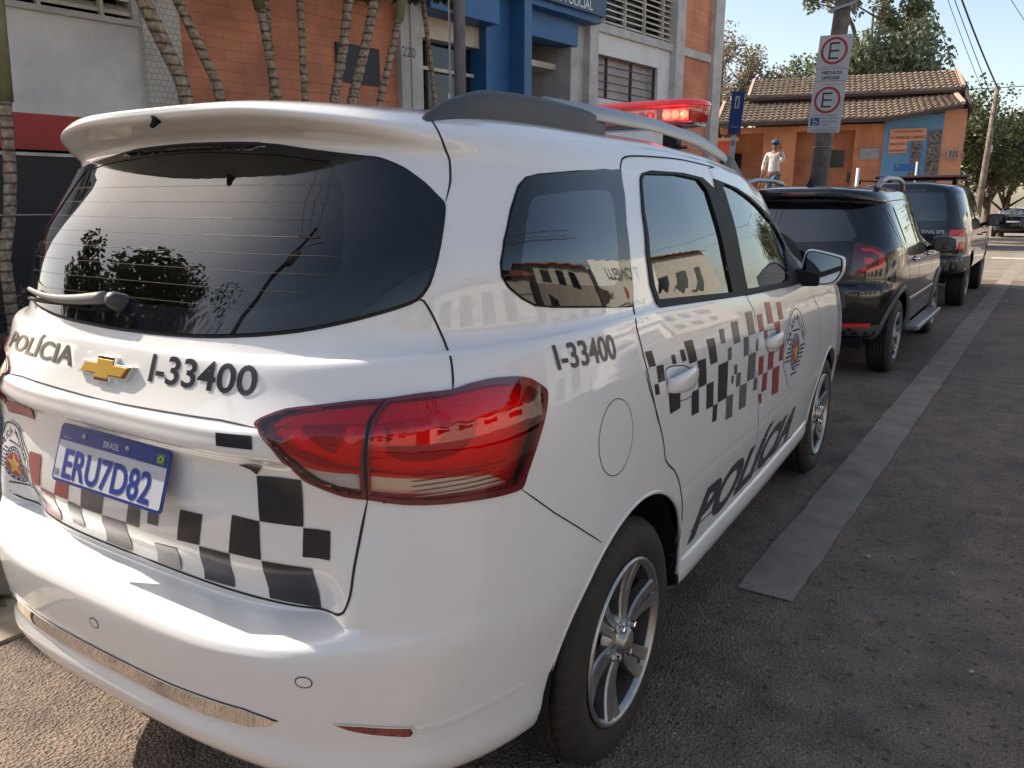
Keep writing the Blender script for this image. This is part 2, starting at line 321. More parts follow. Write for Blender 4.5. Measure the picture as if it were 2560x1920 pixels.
 'checks_side': [('k', [(0.0466, 1.0903),(0.0874, 1.0872),(0.1022, 1.0466),(0.0615, 1.0499)]),('k', [(0.1062, 1.0448),(0.1519, 1.0409),(0.1562, 0.9975),(0.1129, 1.0007)]),('k', [(0.0849, 1.0015),(0.1106, 0.9988),(0.116, 0.9708),(0.0891, 0.9734)]),('k', [(0.2137, 1.0537),(0.2398, 1.0531),(0.2471, 1.0267),(0.2199, 1.0295)]),('k', [(0.2812, 1.0567),(0.3131, 1.0557),(0.3258, 1.0216),(0.293, 1.0234)]),('k', [(0.3218, 1.0742),(0.3877, 1.0703),(0.4135, 1.0061),(0.3513, 1.0071)]),('k', [(0.1804, 0.9621),(0.2678, 0.9541),(0.2667, 0.9),(0.1916, 0.9004)]),('k', [(0.3601, 0.9247),(0.4188, 0.9233),(0.4212, 0.8517),(0.3606, 0.855)]),('k', [(0.4156, 1.0044),(0.4873, 1.0002),(0.4887, 0.923),(0.4196, 0.9245)]),('k', [(0.5098, 1.0523),(0.5811, 1.0473),(0.5967, 0.9718),(0.5331, 0.9725)]),('k', [(0.4912, 0.9211),(0.5563, 0.9186),(0.5554, 0.8417),(0.4918, 0.8444)]),('k', [(0.6061, 0.9587),(0.7043, 0.9553),(0.6934, 0.8371),(0.6008, 0.8409)]),('k', [(0.5554, 0.8417),(0.5991, 0.8398),(0.5918, 0.7871),(0.5508, 0.7897)]),('g', [(0.6407, 1.0636),(0.6858, 1.0609),(0.6872, 1.016),(0.6446, 1.019)]),('g', [(0.7127, 0.9945),(0.7497, 0.9931),(0.7412, 0.9543),(0.7043, 0.9553)]),('g', [(0.7731, 1.0697),(0.8425, 1.0653),(0.8489, 0.9945),(0.7793, 0.9975)]),('g', [(0.7765, 0.9294),(0.8078, 0.926),(0.804, 0.8959),(0.7727, 0.8977)]),('g', [(0.7442, 0.8979),(0.7677, 0.8959),(0.7641, 0.8712),(0.7437, 0.8722)]),('g', [(0.8018, 0.8963),(0.8499, 0.8926),(0.8412, 0.848),(0.7965, 0.8502)]),('g', [(0.6941, 0.8405),(0.7635, 0.8365),(0.7609, 0.7587),(0.6881, 0.7637)]),('g', [(0.8413, 0.8464),(0.9243, 0.8411),(0.9183, 0.7582),(0.8385, 0.7628)]),('g', [(0.949, 1.0798),(1.0282, 1.0762),(1.0382, 0.9969),(0.9579, 0.9997)]),('g', [(0.8944, 1.0017),(0.9551, 0.9976),(0.9426, 0.9369),(0.8842, 0.9393)]),('g', [(0.9449, 0.9349),(1.0367, 0.9309),(1.021, 0.8393),(0.9275, 0.8437)]),('g', [(1.0491, 0.9726),(1.0722, 0.9708),(1.0635, 0.9299),(1.0391, 0.9315)]),('g', [(1.0211, 0.838),(1.0576, 0.836),(1.0544, 0.79),(1.0118, 0.7931)]),('r', [(1.0898, 1.0551),(1.1541, 1.0517),(1.1559, 0.9905),(1.0961, 0.9911)]),('r', [(1.2114, 1.0852),(1.2851, 1.0815),(1.3068, 0.9994),(1.228, 1.0035)]),('r', [(1.3909, 1.0667),(1.4599, 1.0622),(1.4742, 0.9923),(1.4029, 0.9959)]),('r', [(1.158, 0.9885),(1.2011, 0.986),(1.1983, 0.9573),(1.1588, 0.9587)]),('r', [(1.3143, 0.9992),(1.4018, 0.9943),(1.4014, 0.9039),(1.3625, 0.9037)]),('r', [(1.3968, 0.9021),(1.461, 0.8966),(1.4459, 0.8308),(1.3849, 0.8369)]),('r', [(1.0791, 0.904),(1.1438, 0.8999),(1.1355, 0.8339),(1.0736, 0.8363)]),('r', [(1.2165, 0.8969),(1.2916, 0.8924),(1.2842, 0.8276),(1.2067, 0.8311)]),('r', [(1.137, 0.8319),(1.2028, 0.8294),(1.1934, 0.7614),(1.1265, 0.7637)]),('r', [(1.2816, 0.8256),(1.3904, 0.8194),(1.3916, 0.7111),(1.2882, 0.717)]),('r', [(1.0884, 0.7648),(1.1242, 0.7625),(1.1364, 0.7224),(1.107, 0.7237)])],
}
# ------------------------------------------------------------------ body surface of the police car (x right, y forward, z up; origin under rear axle)
def cr(p, t):
    """Catmull-Rom through list p of tuples at real index t"""
    n = len(p)
    i = min(int(t), n - 2); f = t - i
    a = p[max(i - 1, 0)]; b = p[i]; c = p[i + 1]; d = p[min(i + 2, n - 1)]
    return tuple(0.5 * (2 * b[k] + (c[k] - a[k]) * f + (2 * a[k] - 5 * b[k] + 4 * c[k] - d[k]) * f * f + (3 * b[k] - a[k] - 3 * c[k] + d[k]) * f ** 3) for k in range(len(b)))
def lerp_tab(tab, y):
    if y <= tab[0][0]: return tab[0][1]
    for (a, va), (b, vb) in zip(tab, tab[1:]):
        if y <= b:
            t = (y - a) / (b - a); t2 = t * t * (3 - 2 * t) * 0.35 + t * 0.65
            return va + (vb - va) * t2
    return tab[-1][1]
def smooth(a, b, x):
    t = max(0, min(1, (x - a) / (b - a))); return t * t * (3 - 2 * t)
#   yc,   zc,   W,    zs,   n,  inset, i0, i1
ROWS = [
 (-.55, .235, .700, .25, 3.30, 0, .5, .66),
 (-.78, .290, .790, .275, 3.40, 0, .5, .66),
 (-.865, .345, .828, .305, 3.50, 0, .5, .66),
 (-.895, .400, .842, .350, 3.60, 0, .5, .66),
 (-.890, .450, .848, .41, 3.60, 0, .5, .66),
 (-.900, .520, .858, .50, 3.60, 0, .5, .66),
 (-.905, .595, .871, .61, 3.60, 0, .5, .66),
 (-.902, .622, .872, .65, 3.60, 0, .5, .66),
 (-.893, .638, .873, .67, 3.60, .010, .46, .64),
 (-.888, .648, .873, .685, 3.60, .070, .48, .65),
 (-.886, .653, .873, .70, 3.60, .098, .50, .66),
 (-.885, .668, .873, .715, 3.60, .097, .50, .66),
 (-.880, .700, .872, .75, 3.60, .088, .50, .66),
 (-.868, .760, .871, .81, 3.60, .055, .50, .66),
 (-.855, .860, .868, .89, 3.60, .042, .50, .68),
 (-.845, .955, .864, .97, 3.60, .042, .40, .62),
 (-.845, .990, .860, 1.01, 3.60, .004, .40, .62),
 (-.842, 1.02, .856, 1.045, 3.60, 0, .40, .62),
 (-.839, 1.034, .853, 1.062, 3.60, 0, .5, .66),
 (-.828, 1.046, .850, 1.078, 3.60, 0, .5, .66),
 (-.806, 1.095, .841, 1.125, 3.55, 0, .5, .66),
 (-.790, 1.150, .826, 1.175, 3.55, 0, .5, .66),
 (-.772, 1.180, .812, 1.205, 3.20, 0, .5, .66),
 (-.680, 1.360, .772, 1.36, 4.05, 0, .5, .66),
 (-.592, 1.530, .716, 1.50, 4.00, .015, .3, .6),
 (-.584, 1.574, .704, 1.536, 4.00, .022, .35, .64),
 (-.624, 1.600, .692, 1.563, 3.90, .010, .4, .7),
 (-.652, 1.617, .680, 1.583, 3.65, 0, .5, .7),
 (-.660, 1.632, .662, 1.600, 3.40, 0, .5, .7),
 (-.640, 1.645, .630, 1.620, 3.10, 0, .5, .7),
 (-.520, 1.655, .520, 1.642, 3.10, 0, .5, .7),
 (-.250, 1.660, .320, 1.655, 2.30, 0, .5, .7),
 (.100, 1.662, .001, 1.660, 2.00, 0, .5, .7),
]
BELT = [(.15, 1.205), (.6, 1.180), (1.1, 1.150), (1.6, 1.130), (2.0, 1.11), (2.4, 1.085), (2.8, 1.045), (3.1, 1.0), (3.4, .93), (3.6, .84)]
ROOF = [(.15, 1.662), (.6, 1.666), (1.0, 1.655), (1.4, 1.625), (1.7, 1.57), (2.0, 1.44), (2.3, 1.27), (2.6, 1.13), (2.9, 1.05), (3.2, .99), (3.6, .86)]
XF = [(.15, 1.0), (.6, 1.004), (1.3, 1.01), (2.0, 1.006), (2.4, 1.0), (2.8, .992), (3.1, .97), (3.35, .90), (3.6, .72)]
XG = [(.15, 1.0), (.6, 1.004), (1.3, 1.0), (1.7, .985), (2.1, .965), (2.5, .97), (2.8, .97), (3.1, .96), (3.35, .90), (3.6, .72)]
YE = .15
def body_point(u, v, side=1):
    """u: 0..1 rear centre to rear axle, 1..2 rear axle to front; v: row index (real)"""
    yc, zc, W, zs, n, ins, i0, i1 = cr(ROWS, v)
    if u <= 1:
        th = u * math.pi / 2
        x = W * max(0, math.sin(th)) ** (2 / n)
        c_ = max(0, math.cos(th)) ** (2 / n)
        D = YE - yc
        # flatten sheet parametrisation near the ends
        y = YE - D * c_
        y += ins * (1 - smooth(i0, i1, x))
        k = smooth(0.25, 1.0, x / max(W, .05)) if W > .1 else 1
        kk = x / max(W, 1e-4)
        z = zc + (zs - zc) * (0.25 * kk * kk + 0.75 * smooth(.35, 1, kk))
        return Vector((side * x, y, z))
    y = YE + (u - 1) * (YF - YE)
    bl = lerp_tab(BELT, y); rf = lerp_tab(ROOF, y)
    if zs > ZB:
        z = bl + (zs - ZB) / (ZT - ZB) * (rf - bl)
    else:
        z = zs + (bl - ZB) * smooth(.45, ZB, zs)
    g = smooth(ZB, ZB + .145, zs)
    x = W * (lerp_tab(XF, y) * (1 - g) + lerp_tab(XG, y) * g)
    return Vector((side * x, y, z))

def body_grid(nu1=110, nu2=210, nv=None, per=7):
    nv = (len(ROWS) - 1) * per
    us = []
    # arc-length-ish spacing on the superellipse part
    N = 600
    pts = [body_point(i / N, min(12.0, len(ROWS) * .4)) for i in range(N + 1)]
    L = [0]
    for a, b in zip(pts, pts[1:]): L.append(L[-1] + (b - a).length)
    j = 0
    for k in range(nu1):
        t = L[-1] * k / nu1
        while L[j + 1] < t: j += 1
        us.append((j + (t - L[j]) / (L[j + 1] - L[j])) / N)
    us += [1 + k / nu2 for k in range(nu2 + 1)]
    us[0] = 0
    vs = [k / per for k in range(nv + 1)]
    return us, vs

ZB, ZT, YF = 1.205, 1.662, 3.6
def build_body_bm(nu1=110, nu2=210, per=7):
    us, vs = body_grid(nu1, nu2, per=per)
    bm = bmesh.new()
    G = {}
    for j, v in enumerate(vs):
        for i, u in enumerate(us):
            p = body_point(u, v)
            G[i, j, 1] = bm.verts.new(p)
            if i == 0 or j == len(vs) - 1:
                G[i, j, -1] = G[i, j, 1]
            else:
                G[i, j, -1] = bm.verts.new((-p.x, p.y, p.z))
    for j in range(len(vs) - 1):
        for i in range(len(us) - 1):
            a = [G[i, j, 1], G[i + 1, j, 1], G[i + 1, j + 1, 1], G[i, j + 1, 1]]
            b = [G[i, j, -1], G[i, j + 1, -1], G[i + 1, j + 1, -1], G[i + 1, j, -1]]
            for q in (a, b):
                if len(set(q)) == 4:
                    try: bm.faces.new(q).smooth = True
                    except ValueError: pass
    bm.normal_update()
    return bm
BODY_BM = build_body_bm()
BVH = BVHTree.FromBMesh(BODY_BM)
# ------------------------------------------------------------------ tools that lay pieces on a car body
def body_normal(bm, idx, p):
    f = bm.faces[idx]; n = Vector(); ws = 0
    for v in f.verts:
        w_ = 1 / ((v.co - p).length_squared + 1e-8); n += v.normal * w_
    return n.normalized()

class Skin:
    def __init__(s, bm, bvh, axis_y=0.1):
        s.bm, s.bvh, s.ay = bm, bvh, axis_y
        bm.faces.ensure_lookup_table()
    def hit(s, a, b, mode, side=1):
        if mode == 's':
            o, d = Vector((side * 3, a, b)), Vector((-side, 0, 0))
        elif mode == 't':
            o, d = Vector((a, b, 5)), Vector((0, 0, -1))
        elif mode == 'b':
            o, d = Vector((a, -6, b)), Vector((0, 1, 0))
        else:
            d = Vector((math.sin(a), -math.cos(a), 0)); o = Vector((0, s.ay, b)) + d * 4; d = -d
        h = s.bvh.ray_cast(o, d)
        if h[0] is None:
            h = s.bvh.find_nearest(o + d * (3.2 if mode == 'r' else 2.15))
        return h[0], body_normal(s.bm, h[2], h[0])

SK = Skin(BODY_BM, BVH)
K_ = {'s': 1.0, 'r': 0.85, 't': 1.0, 'b': 1.0}

def crv(pts, n=4, closed=True):
    out = []
    m = len(pts)
    for i in range(m if closed else m - 1):
        if closed: a, b, c, d = pts[i - 1], pts[i], pts[(i + 1) % m], pts[(i + 2) % m]
        else: a, b, c, d = pts[max(i - 1, 0)], pts[i], pts[i + 1], pts[min(i + 2, m - 1)]
        for k in range(n):
            f = k / n
            out.append(tuple(0.5 * (2 * b[j] + (c[j] - a[j]) * f + (2 * a[j] - 5 * b[j] + 4 * c[j] - d[j]) * f * f + (3 * b[j] - a[j] - 3 * c[j] + d[j]) * f ** 3) * 0.75
                        + (b[j] + (c[j] - b[j]) * f) * 0.25 for j in range(2)))
    if not closed: out.append(tuple(pts[-1]))
    return out

def densify(pts, step, closed=True):
    out = []
    m = len(pts)
    for i in range(m if closed else m - 1):
        a, b = pts[i], pts[(i + 1) % m]
        L = math.dist(a, b); k = max(1, int(L / step))
        for j in range(k): out.append((a[0] + (b[0] - a[0]) * j / k, a[1] + (b[1] - a[1]) * j / k))
    if not closed: out.append(tuple(pts[-1]))
    return out

def inside(p, poly):
    x, y = p; c = False; j = len(poly) - 1
    for i in range(len(poly)):
        xi, yi = poly[i]; xj, yj = poly[j]
        if (yi > y) != (yj > y) and x < (xj - xi) * (y - yi) / (yj - yi) + xi: c = not c
        j = i
    return c

def shrink(poly, d):
    cx = sum(p[0] for p in poly) / len(poly); cy = sum(p[1] for p in poly) / len(poly)
    out = []
    m = len(poly)
    for i in range(m):
        a, b = poly[i - 1], poly[(i + 1) % m]
        tx, ty = b[0] - a[0], b[1] - a[1]
        L = math.hypot(tx, ty) or 1
        nx, ny = -ty / L, tx / L
        q = (poly[i][0] + nx * d, poly[i][1] + ny * d)
        out.append(q)
    return out
def area(p): return 0.5 * sum(p[i - 1][0] * p[i][1] - p[i][0] * p[i - 1][1] for i in range(len(p)))
def grow(poly, d):
    """positive d enlarges"""
    if area(poly) > 0: d = -d
    return shrink(poly, d)

def tri2d(outline, holes=(), step=0.02):
    """triangles filling outline minus holes; returns verts, tris"""
    pts = []; edges = []
    for lp in (outline, *holes):
        lp = densify(lp, step)
        s0 = len(pts); pts += lp
        edges += [(s0 + i, s0 + (i + 1) % len(lp)) for i in range(len(lp))]
    x0 = min(p[0] for p in outline); x1 = max(p[0] for p in outline)
    y0 = min(p[1] for p in outline); y1 = max(p[1] for p in outline)
    x = x0 + step / 2; r = 0
    nb = len(pts)
    while x < x1:
        y = y0 + step / 2 + (r % 2) * step / 2
        while y < y1:
            if inside((x, y), outline) and not any(inside((x, y), h) for h in holes):
                if min((x - q[0]) ** 2 + (y - q[1]) ** 2 for q in pts[:nb]) > (step * .45) ** 2:
                    pts.append((x, y))
            y += step
        x += step * 0.87; r += 1
    res = geometry.delaunay_2d_cdt([Vector(p) for p in pts], edges, [], 0, 1e-6)
    V = [tuple(v) for v in res[0]]
    T = []
    for f in res[2]:
        c = (sum(V[i][0] for i in f) / len(f), sum(V[i][1] for i in f) / len(f))
        if inside(c, outline) and not any(inside(c, h) for h in holes): T.append(tuple(f))
    return V, T

def set_normals(me, nrm):
    me.normals_split_custom_set_from_vertices(nrm)

def patch(name, outline, mode, off, material, parent, side=1, holes=(), step=0.02, thick=0, skin=None, bulge=0, kx=None, facing=None):
    """a sheet cut to an outline and laid on the body, off metres proud of it, with a skirt of depth thick"""
    skin = skin or SK
    k = K_[mode] if kx is None else kx
    sc = lambda lp: [(p[0] * k, p[1]) for p in lp]
    V, T = tri2d(sc(outline), [sc(h) for h in holes], step)
    vs = []; ns = []
    for p in V:
        a = p[0] / k
        if mode == 'r' and side < 0: a = -a
        h, n = skin.hit(a, p[1], mode, side)
        vs.append(h + n * off); ns.append(n)
    fs = []
    for t in T:
        a, b, c = (vs[i] for i in t[:3])
        if (b - a).cross(c - a).dot(ns[t[0]]) < 0: t = t[::-1]
        fs.append(t)
    nv = len(vs)
    if thick:
        cnt = {}
        for t in fs:
            for i in range(len(t)):
                e = (t[i], t[(i + 1) % len(t)])
                cnt[e] = cnt.get(e, 0) + 1
        low = {}; hi = {}
        for (i, j) in list(cnt):
            if (j, i) not in cnt:
                en = (vs[j] - vs[i]).cross(ns[i]).normalized()
                for q in (i, j):
                    if q not in low:
                        hi[q] = len(vs); vs.append(vs[q].copy()); ns.append(en.copy())
                        low[q] = len(vs); vs.append(vs[q] - ns[q] * thick); ns.append(en.copy())
                    else:
                        ns[hi[q]] = (ns[hi[q]] + en).normalized(); ns[low[q]] = ns[hi[q]]
                fs.append((hi[j], hi[i], low[i], low[j]))
    me = bpy.data.meshes.new(name)
    me.from_pydata([tuple(v) for v in vs], [], fs)
    me.polygons.foreach_set('use_smooth', [True] * len(fs))
    me.update()
    set_normals(me, [tuple(n) for n in ns])
    if not isinstance(material, (list, tuple)): material = [material]
    for m in material: me.materials.append(m)
    return link_obj(name, me, parent)

def ribbon(name, pts, mode, width, off, material, parent, side=1, closed=False, skin=None, step=.012, height=0):
    """narrow strip following a line on the body (panel gap, seal, bead)"""
    skin = skin or SK
    if isinstance(pts[0][0], (tuple, list)):
        return [ribbon(name, q, mode, width, off, material, parent, side, closed, skin, step, height) for q in pts][0]
    lines = [pts]
    vs = []; fs = []
    for ln in lines:
        ln = densify([(p[0] * K_[mode], p[1]) for p in ln], step, closed)
        P = []
        for p in ln:
            a = p[0] / K_[mode]
            if mode == 'r' and side < 0: a = -a
            P.append(skin.hit(a, p[1], mode, side))
        if closed: P.append(P[0])
        s0 = len(vs); m = len(P)
        for i, (h, n) in enumerate(P):
            if closed and i in (0, m - 1): t = P[1][0] - P[m - 2][0]
            else: t = P[min(i + 1, m - 1)][0] - P[max(i - 1, 0)][0]
            s_ = t.cross(n)
            if s_.length < 1e-7: s_ = Vector((0, 0, 1))
            s_.normalize()
            wd = width
            if not closed: wd = width * min(1, .35 + .65 * min(i, m - 1 - i) / 3)
            vs += [h + n * off - s_ * wd / 2, h + n * (off + height), h + n * off + s_ * wd / 2]
        for i in range(m - 1):
            a = s0 + i * 3
            fs += [(a, a + 1, a + 4, a + 3), (a + 1, a + 2, a + 5, a + 4)]
    me = bpy.data.meshes.new(name)
    me.from_pydata([tuple(v) for v in vs], [], fs)
    me.polygons.foreach_set('use_smooth', [True] * len(fs))
    me.materials.append(material)
    return link_obj(name, me, parent)

def wrap_mesh(name, me, fn, mode, off, material, parent, side=1, skin=None, step=.02):
    """lay flat lettering on the body: fn maps its x, y to body coordinates"""
    skin = skin or SK
    bm = bmesh.new(); bm.from_mesh(me)
    bmesh.ops.triangulate(bm, faces=bm.faces)
    for _ in range(3):
        sc = (Vector(fn(1, 0)) - Vector(fn(0, 0))).length
        es = [e for e in bm.edges if e.calc_length() * sc > step]
        if not es: break
        bmesh.ops.subdivide_edges(bm, edges=es, cuts=1)
        bmesh.ops.triangulate(bm, faces=[f for f in bm.faces if len(f.verts) > 3])
    ns = []
    for v in bm.verts:
        a, b = fn(v.co.x, v.co.y)
        h, n = skin.hit(a, b, mode, side)
        v.co = h + n * off; ns.append(tuple(n))
    bm.verts.index_update()
    for f in bm.faces: f.smooth = True
    me2 = bpy.data.meshes.new(name)
    bm.to_mesh(me2); bm.free()
    set_normals(me2, ns)
    me2.materials.clear(); me2.materials.append(material)
    return link_obj(name, me2, parent)

def lettering(name, s, quad, mode, off, material, parent, side=1, bold=0.02, skin=None, shear=0):
    """quad: baseline left, baseline right, cap left, cap right"""
    me = text_mesh(s, 1, bold, shear)
    xs = [v.co.x for v in me.vertices]; x0, x1 = min(xs), max(xs)
    bl, br, tl, tr = quad
    def fn(x, y):
        u = (x - x0) / (x1 - x0); v = y / 0.73
        return tuple(bl[i] * (1 - u) * (1 - v) + br[i] * u * (1 - v) + tl[i] * (1 - u) * v + tr[i] * u * v for i in (0, 1))
    return wrap_mesh(name, me, fn, mode, off, material, parent, side, skin)

def piece(name, bm, faces, material, parent):
    """cut these faces of the full body out as one panel, keeping the smooth normals of the whole"""
    vi = {}; vs = []; ns = []; fs = []
    for f in faces:
        q = []
        for v in f.verts:
            if v not in vi:
                vi[v] = len(vs); vs.append(tuple(v.co)); ns.append(tuple(v.normal))
            q.append(vi[v])
        fs.append(q)
    me = bpy.data.meshes.new(name)
    me.from_pydata(vs, [], fs)
    me.polygons.foreach_set('use_smooth', [True] * len(fs))
    me.update(); set_normals(me, ns)
    me.materials.append(material)
    return link_obj(name, me, parent)

# ------------------------------------------------------------------ car materials
M = {}
M['paint'] = mat('white_paint', (.80, .78, .745), .32, coat=1.0, noise_s=7, noise_a=.010)
M['gap'] = mat('panel_gap', (.012, .012, .014), .7)
M['black'] = mat('black_vinyl', (.016, .016, .022), .22, spec=.5)
M['grey_v'] = mat('grey_vinyl', (.115, .105, .11), .22)
M['grey2_v'] = mat('light_grey_vinyl', (.30, .29, .28), .22)
M['red_v'] = mat('red_vinyl', (.30, .028, .03), .22)
M['frit'] = mat('glass_border_black', (.006, .007, .010), .03, spec=.6)
M['trim'] = mat('black_trim', (.010, .010, .011), .6, spec=.25)
M['rail'] = mat('dark_grey_plastic', (.055, .057, .062), .5, bump=.1, bump_s=900)
M['silver'] = mat('silver_plastic', (.30, .30, .31), .32, metal=.6)
M['alloy'] = mat('machined_alloy', (.46, .445, .42), .36, metal=.9, noise_s=30, noise_a=.08)
M['alloy_dark'] = mat('painted_alloy', (.17, .16, .15), .33, metal=.85)
M['chrome'] = mat('chrome', (.75, .74, .72), .06, metal=1)
M['gold'] = mat('gold_badge', (.62, .38, .07), .3, metal=.6, coat=.5)
M['tyre'] = mat('tyre_rubber', (.028, .022, .019), .75, noise_s=14, noise_a=.25, bump=.15, bump_s=200, col2=(.038, .029, .023))
M['liner'] = mat('arch_liner', (.006, .006, .006), .95)
M['glass'] = glass_mat('tinted_glass', (.36, .40, .41), 1.45, .0)
M['glass_side'] = glass_mat('side_glass', (.36, .40, .41), 1.5, .07)
M['lens_red'] = glass_mat('red_lens', (.97, .075, .09), 1.5, .0)
M['lens_clear'] = glass_mat('clear_lens', (.97, .96, .95), 1.5, .02)
M['lamp_red'] = mat('lamp_reflector_red', (.95, .14, .15), .25, metal=.25, coat=1)
M['lamp_dark'] = mat('lamp_inner_dark', (.45, .02, .025), .3, coat=1)
M['lamp_bright'] = mat('lamp_inner_bright', (1, .55, .60), .3, coat=1)
M['lamp_rim'] = mat('lamp_rim_red', (.12, .004, .012), .12, coat=1)
M['lamp_white'] = mat('lamp_clear_grid', (.93, .88, .82), .3, bump=.6, bump_s=160)
M['lamp_chrome'] = mat('lamp_chrome', (.62, .55, .47), .3, metal=.8)
M['plate_white'] = mat('plate_white', (.48, .49, .53), .35, noise_s=20, noise_a=.03)
M['plate_blue'] = mat('plate_blue', (.012, .035, .22), .3)
M['seat'] = mat('seat_cloth', (.16, .16, .165), .9, bump=.2, bump_s=200)
M['lining'] = mat('headliner', (.55, .53, .50), .9)
M['cabin'] = mat('cabin_dark', (.035, .035, .038), .8)

# ------------------------------------------------------------------ the police car
car = empty('police_car', (0, 0, 0), 0, 'white police minivan parked nearest, with checked decals and a lit red light bar', 'police car')
ARCH = [((0.0, .322), .402), ((2.62, .322), .372)]
bm = BODY_BM
glassP = {}
rg = OUT['rear_glass'][:-1]
capz = lambda a, z, top: min(z, top - .10 * max(0, a - .25))
rg = [(a, capz(a, z, 1.573)) for a, z in rg]
rg = [(0.0, 1.573)] + rg[1:-1] + [(0.0, 1.187)]
rear_out = rg + [(-a, z) for a, z in rg[-2:0:-1]]
OUT['rear_clear'] = [(a, capz(a, z, 1.556)) for a, z in OUT['rear_clear']]
rc = [(0.0, OUT['rear_clear'][0][1])] + OUT['rear_clear'][1:-2] + [(0.0, OUT['rear_clear'][-2][1])]
rear_clear = rc + [(-a, z) for a, z in rc[-2:0:-1]]
rear_out = crv(rear_out, 3); rear_clear = crv(rear_clear, 3)
q_out = OUT['quarter_glass']
q_clear = crv(OUT['quarter_clear'], 3)
rd_f, rd_g = OUT['rear_door_frame'], OUT['rear_door_glass']
fd_g = OUT['front_door_glass']; fd_f = OUT['front_door_frame']
lamp_o = crv(OUT['lamp'], 3)
fd_hole = grow(fd_g, .003); rd_hole = grow(rd_g, .003); q_cut = grow(q_clear, .014)
rear_cut = grow(rear_clear, .012); lamp_cut = grow(lamp_o, -.004)

def seam_phi(z):
    tab = [(.64, .50), (.675, .57), (.70, .605), (.75, .62), (.80, .627), (.92, .66), (1.05, .76), (1.12, .842), (1.145, .842), (1.20, .80), (1.25, .765), (1.30, .79), (1.44, .84), (1.50, .84), (1.58, .76), (1.63, .72)]
    return lerp_tab(tab, z)
cut = {'body_shell': [], 'tailgate': [], 'rear_bumper': [], 'rear_door': [], 'rear_door_l': [], 'front_door': [], 'front_door_l': []}
bump_line = sorted([(y, z) for y, z in OUT['bumper_seam']])
rds = sorted([(z, y) for y, z in OUT['rear_door_seam'][5:] + OUT['rear_door_seam2'][1:7]])
mds = sorted([(z, y) for y, z in OUT['mid_door_seam'][4:] + OUT['mid_door_seam2'][1:]])
# wheel openings: vertices just inside the circle are pulled onto its edge
for (cy, cz), rr in ARCH:
    for v in bm.verts:
        if abs(v.co.x) > .5 and v.co.z < .9:
            d = math.hypot(v.co.y - cy, v.co.z - cz)
            if rr - .012 < d < rr + .004:
                v.co.y = cy + (v.co.y - cy) * rr / d; v.co.z = cz + (v.co.z - cz) * rr / d
                if v.co.z < .26: v.co.z = max(v.co.z, .25)
def seg_near(p, poly):
    best = (9, None)
    for i in range(len(poly)):
        a, b = poly[i - 1], poly[i]
        dx, dy = b[0] - a[0], b[1] - a[1]
        t = max(0, min(1, ((p[0] - a[0]) * dx + (p[1] - a[1]) * dy) / (dx * dx + dy * dy + 1e-12)))
        q = (a[0] + dx * t, a[1] + dy * t); d = math.dist(p, q)
        if d < best[0]: best = (d, q)
    return best
# window openings: the nearest body vertices are pulled onto the outline so that the cut edge is clean
for poly in (rd_hole, fd_hole, q_cut):
    y0, y1 = min(p[0] for p in poly) - .02, max(p[0] for p in poly) + .02
    z0, z1 = min(p[1] for p in poly) - .02, max(p[1] for p in poly) + .02
    for v in bm.verts:
        if abs(v.co.x) > .4 and y0 < v.co.y < y1 and z0 < v.co.z < z1:
            d, q = seg_near((v.co.y, v.co.z), poly)
            if d < .0075: v.co.y, v.co.z = q
for f in bm.faces:
    c = f.calc_center_median()
    ax = abs(c.x)
    if ax > .5:
        if any(math.hypot(c.y - cy, c.z - cz) < rr - .001 for (cy, cz), rr in ARCH): continue
    phi = math.atan2(ax, .1 - c.y)
    if c.y < -.1 and 1.15 < c.z < 1.60:
        if inside((phi if c.x > 0 else -phi, c.z), rear_cut): continue
    if c.y < -.1 and .85 < c.z < 1.15 and .4 < phi < 1.1 and inside((phi, c.z), lamp_cut): continue
    if ax > .4 and 1.0 < c.z:
        p = (c.y, c.z)
        if inside(p, q_cut) or inside(p, rd_hole) or inside(p, fd_hole): continue
    if phi < seam_phi(c.z) and c.z > .664 and c.y < -.30 and (c.z < 1.6 or c.y < -.5): k = 'tailgate'
    elif c.y < -.20 and c.z < lerp_tab([(-.9, .93), (-.57, .90), (-.30, .745), (-.205, .69)], c.y): k = 'rear_bumper'
    elif ax > .55 and c.y > 0 and c.z > .40 and lerp_tab(rds, c.z) < c.y < 2.35:
        k = 'rear_door' if c.y < lerp_tab(mds, c.z) else 'front_door'
        if c.z > 1.56 or (c.y > 1.9 and c.z > 1.3): k = 'body_shell'
        elif c.x < 0: k += '_l'
    else: k = 'body_shell'
    cut[k].append(f)
PARTS = {}
for k, fs in cut.items():
    PARTS[k] = piece(k.replace('_l', '') if k.endswith('_l') else k, bm, fs, M['paint'], car)

gap = M['gap']
def both(fn):
    for s in (1, -1): fn(s)
